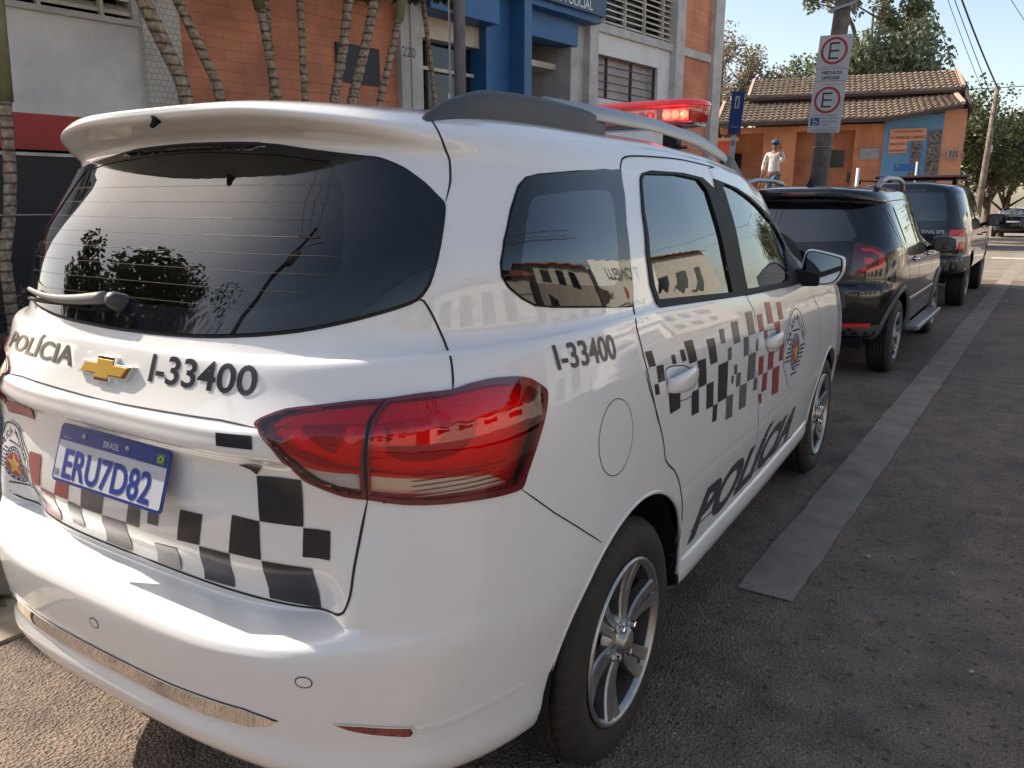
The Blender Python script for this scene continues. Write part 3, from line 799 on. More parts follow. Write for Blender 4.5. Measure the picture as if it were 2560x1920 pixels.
# panel gaps (each is a piece of the panel it edges)
for s in (1, -1):
    dr = PARTS['rear_door' if s > 0 else 'rear_door_l']; fr = PARTS['front_door' if s > 0 else 'front_door_l']
    ribbon('panel_gap', [crv(OUT['rear_door_seam'], 3, False), crv(OUT['rear_door_seam2'], 3, False), crv(OUT['sill_seam'], 2, False)], 's', .0055, .0009, gap, dr, s)
    ribbon('panel_gap', [OUT['mid_door_seam'], OUT['mid_door_seam2'], [OUT['rear_door_seam'][0], OUT['mid_door_seam'][0]], crv(OUT['front_door_seam'], 3, False)], 's', .0035, .0009, gap, fr, s)
    ribbon('panel_gap', OUT['bumper_seam'], 's', .0032, .0009, gap, PARTS['rear_bumper'], s)
    ribbon('panel_gap', [crv(OUT['gate_upper_seam'], 3, False), crv(OUT['gate_side_seam'], 3, False)], 'r', .0045, .0009, gap, PARTS['tailgate'], s)
    ribbon('panel_gap', [crv([OUT['gate_low_seam'][0], OUT['gate_low_seam'][1], (.627, .80), (.618, .745), (.603, .705), (.580, .683), (.555, .675), (.50, .672), (.42, .672), (.3, .672), (.15, .672), (0, .672)], 3, False)], 'r', .0055, .0009, gap, PARTS['tailgate'], s)
ribbon('panel_gap', [(.455, 1.047)] + OUT['ledge_seam'][1:4] + [(0, OUT['ledge_seam'][3][1])], 'r', .0035, .0009, gap, PARTS['tailgate'])
ribbon('panel_gap', [(.455, 1.047)] + OUT['ledge_seam'][1:4] + [(0, OUT['ledge_seam'][3][1])], 'r', .0035, .0009, gap, PARTS['tailgate'], -1)

# rear window: black border + tinted clear pane, heater lines
rw = patch('rear_window', rear_clear, 'r', .0035, M['glass'], car, step=.03)
patch('border', grow(rear_out, -.002), 'r', .0055, M['frit'], rw, holes=[grow(rear_clear, -.001)], step=.02, thick=.004)
ribbon('seal', rear_out, 'r', .010, .001, gap, rw, closed=True, step=.02)
M['heater'] = mat('heater_line', (.10, .055, .035), .5)
for k in range(8):
    z = 1.250 + k * .033
    wdt = .62 if k < 8 else .55
    ribbon('heater_line', [(-wdt, z), (0, z), (wdt, z)], 'r', .0005, .0048, M['heater'], rw)
# side windows
for s in (1, -1):
    q = patch('quarter_window', q_clear, 's', .0035, M['glass_side'], car, s, step=.03)
    patch('border', grow(crv(q_out, 2), -.001), 's', .0035, M['frit'], q, s, holes=[grow(q_clear, -.001)], thick=.004)
    ribbon('seal', q_out, 's', .007, .001, gap, q, s, closed=True)
    dr = PARTS['rear_door' if s > 0 else 'rear_door_l']; fr = PARTS['front_door' if s > 0 else 'front_door_l']
    w1 = patch('window', rd_g, 's', -.004, M['glass_side'], dr, s, step=.03)
    patch('window_frame', rd_f, 's', .004, M['trim'], dr, s, holes=[rd_g], thick=.012)
    w2 = patch('window', fd_g, 's', -.004, M['glass_side'], fr, s, step=.03)
    patch('window_frame', fd_f, 's', .004, M['trim'], fr, s, holes=[fd_g], thick=.012)
# tail lamps
for s in (1, -1):
    lp = patch('tail_lamp', lamp_o, 'r', .006, M['lamp_rim'], car, s, holes=[OUT['lamp_in_lens'], OUT['lamp_out_lens']], step=.015, thick=.010)
    for nm, key, clear in (('inner_lens', 'lamp_in_lens', 'rev_lens'), ('outer_lens', 'lamp_out_lens', 'turn_lens')):
        patch(nm, OUT[key], 'r', .007, M['lens_red'], lp, s, holes=[grow(OUT[clear], -.0005)], step=.02)
        patch('clear_lens', OUT[clear], 'r', .007, M['lens_clear'], lp, s, step=.02)
    patch('reflector', lamp_o, 'r', -.030, M['lamp_red'], lp, s, step=.02)
    patch('inner_band', OUT['strip_in'], 'r', -.012, M['lamp_bright'], lp, s, step=.02, thick=.012)
    patch('inner_band', OUT['strip_out'], 'r', -.012, M['lamp_bright'], lp, s, step=.02, thick=.012)
    patch('inner_cell', OUT['dark_in'], 'r', -.018, M['lamp_dark'], lp, s, step=.02, thick=.012)
    patch('inner_cell', OUT['dark_out'], 'r', -.022, M['lamp_dark'], lp, s, step=.02, thick=.008)
    patch('inner_cell', OUT['dark_out2'], 'r', -.014, M['lamp_red'], lp, s, step=.02, thick=.008)
    patch('reverse_reflector', OUT['rev_lens'], 'r', -.008, M['lamp_white'], lp, s, step=.015, thick=.02)
    patch('turn_reflector', OUT['turn_lens'], 'r', -.014, M['lamp_chrome'], lp, s, step=.015, thick=.014)
    tl = OUT['turn_lens']
    for k in range(5):
        z = .924 + k * .0095
        ribbon('turn_rib', [(.73, z), (.85 + .01 * k, z), (.925, z + .002)], 'r', .004, -.010, M['lamp_chrome'], lp, s, height=.004)
    ribbon('lamp_split', OUT['lamp_split'], 'r', .006, .0078, gap, lp, s)
# fuel flap, handles
fc = (sum(p[0] for p in OUT['fuel']) / len(OUT['fuel']), sum(p[1] for p in OUT['fuel']) / len(OUT['fuel']))
fo = [(fc[0] + .086 * math.cos(a * math.pi / 18), fc[1] + .089 * math.sin(a * math.pi / 18)) for a in range(36)]
ff = patch('fuel_flap', fo, 's', .0012, M['paint'], car, 1, thick=.002)
ribbon('flap_gap', fo, 's', .0022, .0015, gap, ff, closed=True)
def handle(cup, s, parent, y0, y1, zc):
    """pull handle standing off a shallow cup"""
    cupo = crv(cup, 3)
    c_ = patch('handle_cup', cupo, 's', .0012, M['paint'], parent, s, thick=.002)
    ribbon('cup_edge', cupo, 's', .003, .0016, gap, c_, s, closed=True)
    mb = MB()
    n = 14
    rows = []
    for i in range(n + 1):
        t = i / n; y = y0 + (y1 - y0) * t
        h, nn = SK.hit(y, zc, 's', s)
        lift = .027 * math.sin(math.pi * min(1, max(0, t))) ** .45 + .002
        hz = .030 * (math.sin(math.pi * (.08 + .84 * t))) ** .35
        rows.append([h + nn * (lift + .009 * math.cos(a)) + Vector((0, 0, 1)) * hz * math.sin(a) for a in [2 * math.pi * q / 10 for q in range(10)]])
    vs = [p for r_ in rows for p in r_]
    fs = [(i * 10 + q, i * 10 + (q + 1) % 10, i * 10 + 10 + (q + 1) % 10, i * 10 + 10 + q) for i in range(n) for q in range(10)]
    fs += [tuple(range(10)), tuple(n * 10 + q for q in range(10))[::-1]]
    mb.add(vs, fs, 0, True)
    mb.build('door_handle', M['paint'], parent)
for s in (1, -1):
    cr_ = OUT['handle_r_cup']; cf_ = OUT['handle_f_cup']
    ys = [p[0] for p in cr_]; zs_ = [p[1] for p in cr_]
    handle(cr_, s, PARTS['rear_door' if s > 0 else 'rear_door_l'], min(ys) + .006, max(ys) - .004, sum(zs_) / len(zs_) + .006)
    ys = [p[0] for p in cf_]; zs_ = [p[1] for p in cf_]
    handle(cf_, s, PARTS['front_door' if s > 0 else 'front_door_l'], min(ys) + .006, max(ys) - .004, sum(zs_) / len(zs_) + .005)
# bumper details
bp_ = PARTS['rear_bumper']
ch = OUT['chrome']
chz = lambda p: max(.425, min(.51, p))
half = [(0, .4895), (.12, .4905), (.22, .492), (.32, .496), (.41, .4975), (.478, .4855), (.45, .4665), (.42, .4575), (.32, .4515), (.2, .4495), (0, .449)]
strip = half + [(-a, z) for a, z in half[-2:0:-1]]
cs = patch('chrome_strip', strip, 'r', .004, M['chrome'], bp_, thick=.006, step=.02)
ribbon('strip_edge', strip, 'r', .004, .0012, gap, cs, closed=True)
for s in (1, -1):
    ro = crv(OUT['reflector'], 2)
    r_ = patch('reflector', ro, 'r', .002, mat('fog_reflector', (.22, .02, .018), .15, coat=1, noise_s=120, noise_a=.3), bp_, s, thick=.004, step=.015)
    ribbon('reflector_edge', ro, 'r', .0035, .0022, M['paint'], r_, s, closed=True)
    ribbon('bumper_crease', crv(OUT['bump_crease'][:5], 3, False), 'r', .030, -.0008, M['paint'], bp_, s, height=.0035)
for sx, key in ((1, 'sensor_r'), (-1, 'sensor_l')):
    c0 = OUT[key][0]
    so_ = [(c0[0] + .0125 / .85 * math.cos(a * math.pi / 12), c0[1] + .0115 * math.sin(a * math.pi / 12)) for a in range(24)]
    sn = patch('parking_sensor', so_, 'r', .0012, M['paint'], bp_, step=.01)
    ribbon('sensor_ring', so_, 'r', .0022, .0014, gap, sn, closed=True, step=.004)
# decals
tg = PARTS['tailgate']
clean = []
for c_, pts in OUT['checks_gate']:
    if c_ == 'r' and pts[0][1] > 1.02: pts = [(-.565, 1.036), (-.505, 1.036), (-.500, 1.014), (-.56, 1.014)]
    elif c_ == 'r' and pts[0][1] > 1.005: pts = [(-.55, .968), (-.40, .970), (-.405, .936), (-.55, .930)]
    clean.append((c_, [(a, max(.678, min(z, .966) if pts[0][1] < 1.006 else z)) for a, z in pts]))
OUT['checks_gate'] = clean
CM = {'k': M['black'], 'g': M['grey_v'], 'g2': M['grey2_v'], 'r': M['red_v']}
clearf = mat('decal_film', (.78, .78, .77), .3, coat=1)
for c_, pts in OUT['checks_gate']:
    if len(pts) > 2: patch('check_decal', pts, 'r', .0016, CM[c_], tg, step=.02)
for c_, pts in OUT['checks_side']:
    if len(pts) < 3: continue
    ym = sum(p[0] for p in pts) / len(pts)
    for s in (1, -1):
        nm = ('rear_door' if c_ != 'r' and ym < 1.19 else 'front_door') + ('' if s > 0 else '_l')
        if s > 0 or c_ == 'k' or True: patch('check_decal', pts, 's', .0016, CM[c_], PARTS[nm], s, step=.03)
M['letter'] = mat('letter_vinyl', (.035, .035, .042), .25)
lettering('lettering', 'I-33400', OUT['gate_num'], 'r', .0016, M['letter'], tg, bold=.016)
gp = [(-.532, 1.083), (-.166, 1.092), (-.503, 1.133), (-.1648, 1.1395)]
lettering('lettering', 'POLÍCIA', OUT['gate_pol'], 'r', .0016, M['letter'], tg, bold=.022, shear=.05)
lettering('lettering', 'I-33400', OUT['side_num'], 's', .0016, M['letter'], PARTS['body_shell'], bold=.018)
lettering('lettering', 'POLÍCIA', OUT['side_text'], 's', .0016, M['letter'], PARTS['rear_door'], bold=.040)

# the force's crest: arch outline with lettering, stripes, ring with dots, star
CR = {'k': M['letter'], 'b': mat('crest_blue', (.03, .05, .17), .25), 'w': mat('crest_white', (.75, .75, .75), .3), 'r': mat('crest_red', (.35, .03, .03), .25), 'y': mat('crest_gold', (.60, .36, .05), .25)}
def crest(o3, mode, parent, side, flip=1):
    c0, cx, cy = o3
    ex = ((cx[0] - c0[0]) / 2, (cx[1] - c0[1]) / 2); ey = ((cy[0] - c0[0]) / 2, (cy[1] - c0[1]) / 2)
    mp = lambda x, y: (c0[0] + ex[0] * x + ey[0] * y, c0[1] + ex[1] * x + ey[1] * y)
    root = patch('crest', [mp(*p) for p in [(-2.5, .2), (-2.6, 1.1), (-.9, 2.3), (0, 2.5), (.9, 2.3), (2.6, 1.1), (2.5, .2), (2.3, -.5), (1.0, -1.7), (0, -1.95), (-1.0, -1.7), (-2.5, -.4)]], mode, .0020, clearf, parent, side, step=.015)
    arch = [(-2.15, .25), (-2.4, .8), (-1.1, 2.0), (-.5, 2.25), (0, 2.32), (.5, 2.25), (1.1, 2.0), (2.4, .8), (2.15, .25)]
    ribbon('crest_outline', [mp(*p) for p in arch], mode, .0065, .0028, CR['k'], root, side)
    for k in range(6):
        y = .78 - k * .21
        for sg in (-1, 1):
            yy = y if sg < 0 else -y + .02
            x0, x1 = sg * (.95 if abs(yy) < .8 else .0), sg * (1.0 + (.22 * k))
            if abs(yy) < .9:
                xi = sg * math.sqrt(max(0, 1.0 - (yy / 1.05) ** 2)) * 1.12
                pp = [(xi, yy), (x1 + sg * .25, yy), (x1 + sg * .25, yy - .10), (xi, yy - .10)]
                if abs(x1 + sg * .25) > abs(xi) + .1: patch('crest_stripe', [mp(*p) for p in pp], mode, .0028, CR['k'], root, side, step=.015)
    for yy in (1.18, -1.15):
        patch('crest_stripe', [mp(*p) for p in [(-.75, yy + .05), (.75, yy + .05), (.75, yy - .05), (-.75, yy - .05)]], mode, .0028, CR['k'], root, side, step=.015)
    el = lambda r_: [mp(r_ * math.cos(a * math.pi / 14), r_ * math.sin(a * math.pi / 14)) for a in range(28)]
    patch('crest_ring', el(1.04), mode, .0027, CR['w'], root, side, step=.015)
    patch('crest_ring', el(1.0), mode, .0032, CR['b'], root, side, step=.015)
    for a in range(20):
        cx_, cy_ = .86 * math.cos(a * math.pi / 10), .86 * math.sin(a * math.pi / 10)
        patch('crest_dot', [mp(cx_ + .06 * math.cos(q * math.pi / 3), cy_ + .06 * math.sin(q * math.pi / 3)) for q in range(6)], mode, .0037, CR['w'], root, side, step=.015)
    patch('crest_ring', el(.73), mode, .0037, CR['w'], root, side, step=.015)
    patch('crest_disc', el(.69), mode, .0045, CR['r'], root, side, step=.015)
    st = []
    for a in range(10):
        r_ = .68 if a % 2 == 0 else .30
        st.append(mp(r_ * math.sin(a * math.pi / 5), r_ * math.cos(a * math.pi / 5)))
    patch('crest_star', st, mode, .0054, CR['y'], root, side, step=.015)
    word = 'POLÍCIA MILITAR'
    lw = len(word)
    for i, ch_ in enumerate(word):
        if ch_ == ' ': continue
        t = (i + .5) / lw * 2 - 1
        # along an inner arch
        ax_ = 1.85 * t; ay_ = 1.92 - abs(t) ** 1.3 * 1.28
        sl = -1.28 * 1.3 * abs(t) ** .3 * (1 if t > 0 else -1) / 1.85
        ang = math.atan(sl)
        me = text_mesh(ch_, .50, .018, 0, 0, 'CENTER')
        def fn(x, y, ax_=ax_, ay_=ay_, ang=ang):
            return mp(ax_ + x * math.cos(ang) * .95 - y * math.sin(ang), ay_ - .16 + x * math.sin(ang) + y * math.cos(ang))
        wrap_mesh('crest_letter', me, fn, mode, .0028, CR['k'], root, side, step=.05)
crest(OUT['crest_s'], 's', PARTS['front_door'], 1)
crest(OUT['crest_r'], 'r', tg, 1)

# badge: chromed bow tie with gold face
bh, bn = SK.hit(-.014, 1.105, 'r')
bu = Vector((1, 0, 0)); bu = (bu - bn * bu.dot(bn)).normalized(); bv = bn.cross(bu)
if bv.z < 0: bv = -bv
def bow(k, ax=1.0):
    a, b, c_, d_ = .098 * k, .033 * k, .028 * k, .0155 * k
    return [(-a, -d_), (-b * .9 - .004, -d_), (-b * .9 - .004, -c_), (b * .9 - .006, -c_), (b * .9 - .006, -d_), (a - .022, -d_), (a, d_ * .9), (b + .002, d_ * .9), (b + .002, c_), (-b + .004, c_), (-b + .004, d_ * .9), (-a + .018, d_ * .9)]
def extr(pts, off, th, m, parent, nm, rim=0.0):
    mb = MB()
    P = [bh + bu * x + bv * y + bn * off for x, y in pts]
    mb.poly(P, bn * th)
    return mb.build(nm, m, parent, bevel=rim)
bd = extr(bow(1.0), -.004, .016, M['chrome'], tg, 'badge', .002)
extr([(x * .84, y * .72) for x, y in bow(1.0)], .0115, .003, M['gold'], bd, 'badge_face', .001)
# number plate
pl = empty('number_plate', (0, 0, 0)); pl.parent = car
PM = Matrix.Translation((0, -.838, .903)) @ Matrix.Rotation(-.33, 4, 'X') @ Matrix(((1, 0, 0, 0), (0, 0, -1, 0), (0, 1, 0, 0), (0, 0, 0, 1)))
def rrect(w_, h_, r_, n=5):
    o = []
    for cx_, cy_, a0 in ((w_ / 2 - r_, h_ / 2 - r_, 0), (-w_ / 2 + r_, h_ / 2 - r_, 90), (-w_ / 2 + r_, -h_ / 2 + r_, 180), (w_ / 2 - r_, -h_ / 2 + r_, 270)):
        for k in range(n + 1):
            a = R(a0 + 90 * k / n); o.append((cx_ + r_ * math.cos(a), cy_ + r_ * math.sin(a)))
    return o
def flat(nm, pts, z0, th, m, parent, bev=0):
    mb = MB(PM); mb.poly([(x, y, z0) for x, y in pts], PM.to_3x3() @ Vector((0, 0, th)) if False else (0, 0, th))
    return mb.build(nm, m, parent, bevel=bev)
MB_poly_world = None
flat('plate_rim', rrect(.400, .130, .012), -.003, .003, M['plate_blue'], pl, .0008)
flat('plate_field', rrect(.386, .116, .006), 0, .0010, M['plate_white'], pl)
flat('plate_band', [(-.193, .028), (.193, .028), (.193, .058), (-.193, .058)], .0010, .0008, M['plate_blue'], pl)
pt = lambda s_, x, y, h, m, wd=None, bold=0.0: text_on('plate_lettering', s_, PM @ Matrix.Translation((x, y, .0022)), h, m, pl, bold, 0, wd)
pt('ERU7D82', -.162, -.052, .066, M['plate_blue'], .318, .018)
pt('BRASIL', -.028, .0355, .0145, M['plate_white'], .058, .01)
pt('BR', -.190, -.052, .016, M['letter'], .020, .0)
pt('MERCOSUL', -.178, .033, .0045, M['plate_white'], .030, .0)
flg = mat('flag_green', (.03, .20, .05), .4); fly = mat('flag_yellow', (.65, .5, .04), .4)
flat('plate_flag', [(.158, .033), (.184, .033), (.184, .053), (.158, .053)], .0018, .0008, flg, pl)
flat('plate_flag_diamond', [(.1605, .043), (.171, .0355), (.1815, .043), (.171, .0505)], .0026, .0006, fly, pl)
flat('plate_flag_disc', [(.171 + .0042 * math.cos(a * .5236), .043 + .0042 * math.sin(a * .5236)) for a in range(12)], .0032, .0005, M['plate_blue'], pl)
for x in (-.10, .058):
    mb = MB(PM @ Matrix.Translation((x, .046, .0018))); mb.lathe([(0, .004), (.004, .0035), (.0062, .0015), (.0066, 0)], n=14)
    mb.build('plate_screw', M['silver'], pl)
# wiper
h0, n0 = SK.hit(-.055, 1.236, 'r'); h1, n1 = SK.hit(-.455, 1.232, 'r')
wp = empty('rear_wiper', (0, 0, 0)); wp.parent = car
mb = MB()
pts = []; rad = []
for k in range(13):
    t = k / 12
    h, n_ = SK.hit(-.06 - t * .42, 1.238 - .012 * math.sin(t * 3.1), 'r')
    pts.append(h + n_ * (.030 - .010 * t)); rad.append(.0165 * (1 - .60 * t) * .85)
mb.tube(pts, rad, 8)
mb.build('wiper_arm', mat('wiper_grey', (.16, .155, .15), .5), wp)
mb = MB()
bl_ = []
for k in range(13):
    t = k / 12
    h, n_ = SK.hit(-.17 - t * .33, 1.226 - .010 * t, 'r'); bl_.append(h + n_ * .010)
mb.tube(bl_, .0055, 6); mb.build('wiper_blade', M['trim'], wp)
mb = MB(Matrix.Translation(SK.hit(-.035, 1.236, 'r')[0]) @ SK.hit(-.035, 1.236, 'r')[1].to_track_quat('Z', 'Y').to_matrix().to_4x4())
mb.lathe([(0, .040), (.012, .038), (.017, .030), (.020, .012), (.022, 0)], n=20); mb.build('wiper_hub', M['rail'], wp)
# washer nozzle and glass knob
for a, z, r_ in ((0.02, 1.618, .009),):
    h, n_ = SK.hit(a, z, 'r')
    mb = MB(Matrix.Translation(h) @ n_.to_track_quat('Z', 'Y').to_matrix().to_4x4())
    mb.lathe([(0, .022), (r_ * .5, .020), (r_ * .8, .012), (r_, .004), (r_ * 1.3, 0)], n=16); mb.build('washer_nozzle', M['trim'], car)
# roof rails
def rail(s):
    g = empty('roof_rail', (0, 0, 0)); g.parent = car
    def strip_(y0, y1, w0, zf, m, nm, n=26):
        mb = MB(); vs = []
        for i in range(n + 1):
            t = i / n; y = y0 + (y1 - y0) * t
            x = lerp_tab([(-.45, .575), (0.3, .60), (1.0, .60), (1.5, .585), (1.75, .57)], y)
            b = BVH.ray_cast(Vector((x, y, 3)), Vector((0, 0, -1)))[0].z
            lo, hi = zf(y, t)
            ww = w0 * (0.35 + .65 * min(1, min(t, 1 - t) * 6))
            vs += [(s * (x - ww / 2), y, b + lo), (s * (x + ww / 2), y, b + lo - .012 * (w0 > .03)), (s * (x + ww * .42), y, b + hi - .012), (s * (x + ww * .15), y, b + hi), (s * (x - ww * .35), y, b + hi - .004)]
        fs = [(i * 5 + q, i * 5 + (q + 1) % 5, i * 5 + 5 + (q + 1) % 5, i * 5 + 5 + q) for i in range(n) for q in range(5)]
        fs += [tuple(range(5)), tuple(n * 5 + q for q in range(5))[::-1]]
        mb.add(vs, fs, 0, True); mb.build(nm, m, g, bevel=.004)
    strip_(-.46, .30, .050, lambda y, t: (-.006, lerp_tab([(0, .010), (.10, .034), (.25, .056), (.5, .060), (.8, .056), (.97, .052), (1, .048)], t)), M['rail'], 'rail_foot')
    strip_(-.02, 1.62, .034, lambda y, t: (lerp_tab([(0, .040), (.5, .040), (1, .02)], t), lerp_tab([(0, .066), (.2, .072), (.7, .070), (1, .044)], t)), M['silver'], 'rail_bar')
    strip_(1.42, 1.82, .048, lambda y, t: (-.01, lerp_tab([(0, .02), (.3, .066), (.6, .05), (1, .010)], t)), M['rail'], 'rail_foot')
both(rail)
# mirrors
MIR = [(-.090, -.070), (-.078, .055), (-.045, .074), (.060, .052), (.088, .038), (.092, -.015), (.068, -.062), (.03, -.080), (-.06, -.082)]
def mirror(s):
    g = empty('wing_mirror', (0, 0, 0)); g.parent = car
    cx, cy, cz = .905, 1.985, 1.168
    def shell(off, sc, yb, yf, m, nm, bev=.01):
        o = MIR
        mb = MB(); n = len(o)
        o = crv(o, 3); n = len(o)
        rings = []
        for (yy, k) in ((yb, 1.0), (yb + .02, 1.03), (yb + .05, .95), (yf, .55)):
            rings.append([(s * (cx + x * sc * k), cy + yy, cz + z * sc * k) for x, z in o])
        vs = [p for r_ in rings for p in r_]
        fs = [(i * n + q, i * n + (q + 1) % n, (i + 1) * n + (q + 1) % n, (i + 1) * n + q) for i in range(3) for q in range(n)]
        fs += [tuple(range(n)), tuple(3 * n + q for q in range(n))[::-1]]
        mb.add(vs, fs, 0, True)
        return mb.build(nm, m, g)
    shell(0, 1.0, -.03, .07, M['paint'], 'mirror_cap')
    shell(0, .93, -.033, .02, M['trim'], 'mirror_shell')
    o = crv(MIR, 3)
    mb = MB(); mb.poly([(s * (cx + x * .88), cy - .0375 - (x * .06), cz + z * .88) for x, z in o], (0, .002, 0))
    mb.build('mirror_glass', mat('mirror_glass', (.55, .57, .6), .02, metal=1), g)
    mb = MB(); mb.poly([(s * .80, cy - .06, cz - .09), (s * .90, cy - .05, cz - .085), (s * .90, cy - .05, cz - .03), (s * .80, cy - .06, cz - .01)], (0, .09, 0))
    mb.build('mirror_arm', M['trim'], g, bevel=.006)
both(mirror)
# antenna
ab = BVH.ray_cast(Vector((0, 1.15, 3)), Vector((0, 0, -1)))[0]
an = empty('antenna', (0, 0, 0)); an.parent = car
AX, AY = .40, -.13
az = BVH.ray_cast(Vector((AX, AY, 3)), Vector((0, 0, -1)))[0].z
mb = MB(); mb.lathe([(0, .055), (.005, .055), (.009, .02), (.022, .006), (.026, 0)], o=(AX, AY, az - .002), n=16); mb.build('antenna_base', M['silver'], an)
mb = MB(); mb.tube([(AX, AY, az + .05), (AX, AY, az + .5), (AX + .005, AY, az + 1.1)], [.0028, .002, .0015], 6); mb.build('antenna_whip', M['silver'], an)
# light bar
lb = empty('light_bar', (0, 0, 0)); lb.parent = car
LY, LZ = 1.42, 1.788
M['bar_red'] = mat('red_dome', (.62, .012, .03), .15, coat=1, emit=(.8, .01, .02, .10))
M['bar_clear'] = glass_mat('pink_dome', (.95, .55, .52), 1.45, .06)
M['bar_lit'] = mat('lit_beacon', (.9, .05, .04), .4, emit=(1, .07, .04, 5))
M['bar_refl'] = mat('beacon_reflector', (.75, .72, .70), .15, metal=.8)
def pill(L_, D_, n=12):
    o = []
    for k in range(n + 1):
        a = -math.pi / 2 + math.pi * k / n; o.append((L_ / 2 - D_ / 2 + D_ / 2 * math.cos(a), D_ / 2 * math.sin(a)))
    for k in range(n + 1):
        a = math.pi / 2 + math.pi * k / n; o.append((-L_ / 2 + D_ / 2 + D_ / 2 * math.cos(a), D_ / 2 * math.sin(a)))
    return o
def pill_stack(lv, m, nm, L_=1.06, D_=.26, caps=True):
    mb = MB(); vs = []; n = len(pill(1, 1))
    for z, k in lv:
        vs += [(x, LY + y, z) for x, y in pill(L_ - (1 - k) * D_, D_ * k)]
    fs = [(i * n + q, i * n + (q + 1) % n, (i + 1) * n + (q + 1) % n, (i + 1) * n + q) for i in range(len(lv) - 1) for q in range(n)]
    if caps: fs += [tuple(range(n)), tuple((len(lv) - 1) * n + q for q in range(n))[::-1]]
    mb.add(vs, fs, 0, True)
    return mb.build(nm, m, lb)
pill_stack([(LZ - .048, .55), (LZ - .045, .72), (LZ - .034, .86)], M['bar_clear'], 'bar_underside')
pill_stack([(LZ - .034, .86), (LZ - .02, .94), (LZ, .99), (LZ + .026, 1.0)], M['bar_clear'], 'lower_dome', caps=False)
pill_stack([(LZ + .026, 1.005), (LZ + .036, 1.0), (LZ + .046, .95), (LZ + .050, .85)], M['bar_red'], 'upper_dome')
mb = MB(); mb.box(-.50, .50, LY - .05, LY + .05, LZ - .045, LZ - .035); mb.build('bar_chassis', M['silver'], lb)
for k in range(7):
    x = -.42 + k * .14
    lit = k == 6
    mb = MB(); mb.box(x - .055, x + .055, LY - .085, LY - .06, LZ - .028, LZ + .018); mb.box(x - .06, x + .06, LY - .058, LY + .05, LZ - .032, LZ - .028)
    bpart = mb.build('beacon', M['bar_refl'], lb, bevel=.006)
    mb = MB()
    for q in range(3):
        cxq = x - .036 + q * .036
        mb.lathe([(0, -.03), (.006, -.028), (.013, -.010), (.016, 0)], axis='y', n=12, o=(cxq, LY - .086, LZ - .005))
    mb.build('beacon_lens', M['bar_lit'] if lit else M['bar_refl'], bpart)
for sx in (-.38, .38):
    mb = MB(); mb.box(sx - .03, sx + .03, LY - .03, LY + .03, 1.60, LZ - .044); mb.box(sx - .05, sx + .05, LY - .05, LY + .05, 1.66, 1.672); mb.build('bar_foot', M['trim'], lb, bevel=.004)
# cabin: floor, seats, headliner, dashboard
cb = MB(); cb.box(-.74, .74, -.62, 2.4, .42, .46); cb.box(-.70, .70, 2.05, 2.3, .46, 1.02); cb.build('cabin_floor', M['cabin'], car)
hm = MB()
vs = []; ny = 10
for i in range(ny + 1):
    y = -.50 + i * .22
    for j in range(7):
        x = -.56 + j * .187
        h = BVH.ray_cast(Vector((x, y, 3)), Vector((0, 0, -1)))[0]
        vs.append((x, y, (h.z if h else 1.6) - .035))
hm.add(vs, [(i * 7 + j, i * 7 + j + 1, i * 7 + 8 + j, i * 7 + 7 + j) for i in range(ny) for j in range(6)], 0, True)
hm.build('headliner', M['lining'], car)
def seat(x, y, wd=.48, hr=1):
    g = empty('seat', (0, 0, 0)); g.parent = car
    mb = MB(); mb.box(x - wd / 2, x + wd / 2, y, y + .5, .55, .72); mb.build('seat_cushion', M['seat'], g, bevel=.05)
    mb = MB(Matrix.Translation((x, y, .7)) @ Matrix.Rotation(-R(-12), 4, 'X') @ Matrix.Translation((-x, -y, -.7)))
    mb.box(x - wd / 2, x + wd / 2, y - .07, y + .07, .66, 1.22); mb.build('seat_back', M['seat'], g, bevel=.05)
    for hx in ([x] if hr == 1 else [x - wd * .28, x + wd * .28]):
        mb = MB(); mb.box(hx - .13, hx + .13, y - .17, y - .07, 1.22, 1.40); mb.build('headrest', M['seat'], g, bevel=.04)
seat(-.36, 1.45); seat(.36, 1.45); seat(0, .62, 1.25, 2)
# sill moulding
for s in (1, -1):
    mb = MB(); vs = []; n = 40
    for i in range(n + 1):
        t = i / n; y = .40 + 1.84 * t; e = min(1, min(t, 1 - t) * 25) ** .5
        hx = SK.hit(y, .36, 's', s)[0].x * s
        for dx, z in ((-.03, .395), (.002, .392), (.010 * e, .375), (.013 * e, .345), (.006 * e, .31), (-.012, .285), (-.05, .28)):
            vs.append((s * (hx + dx), y, z))
    mb.add(vs, [(i * 7 + q, i * 7 + q + 1, i * 7 + 8 + q, i * 7 + 7 + q) for i in range(n) for q in range(6)], 0, True)
    mb.build('sill_moulding', M['paint'], car)
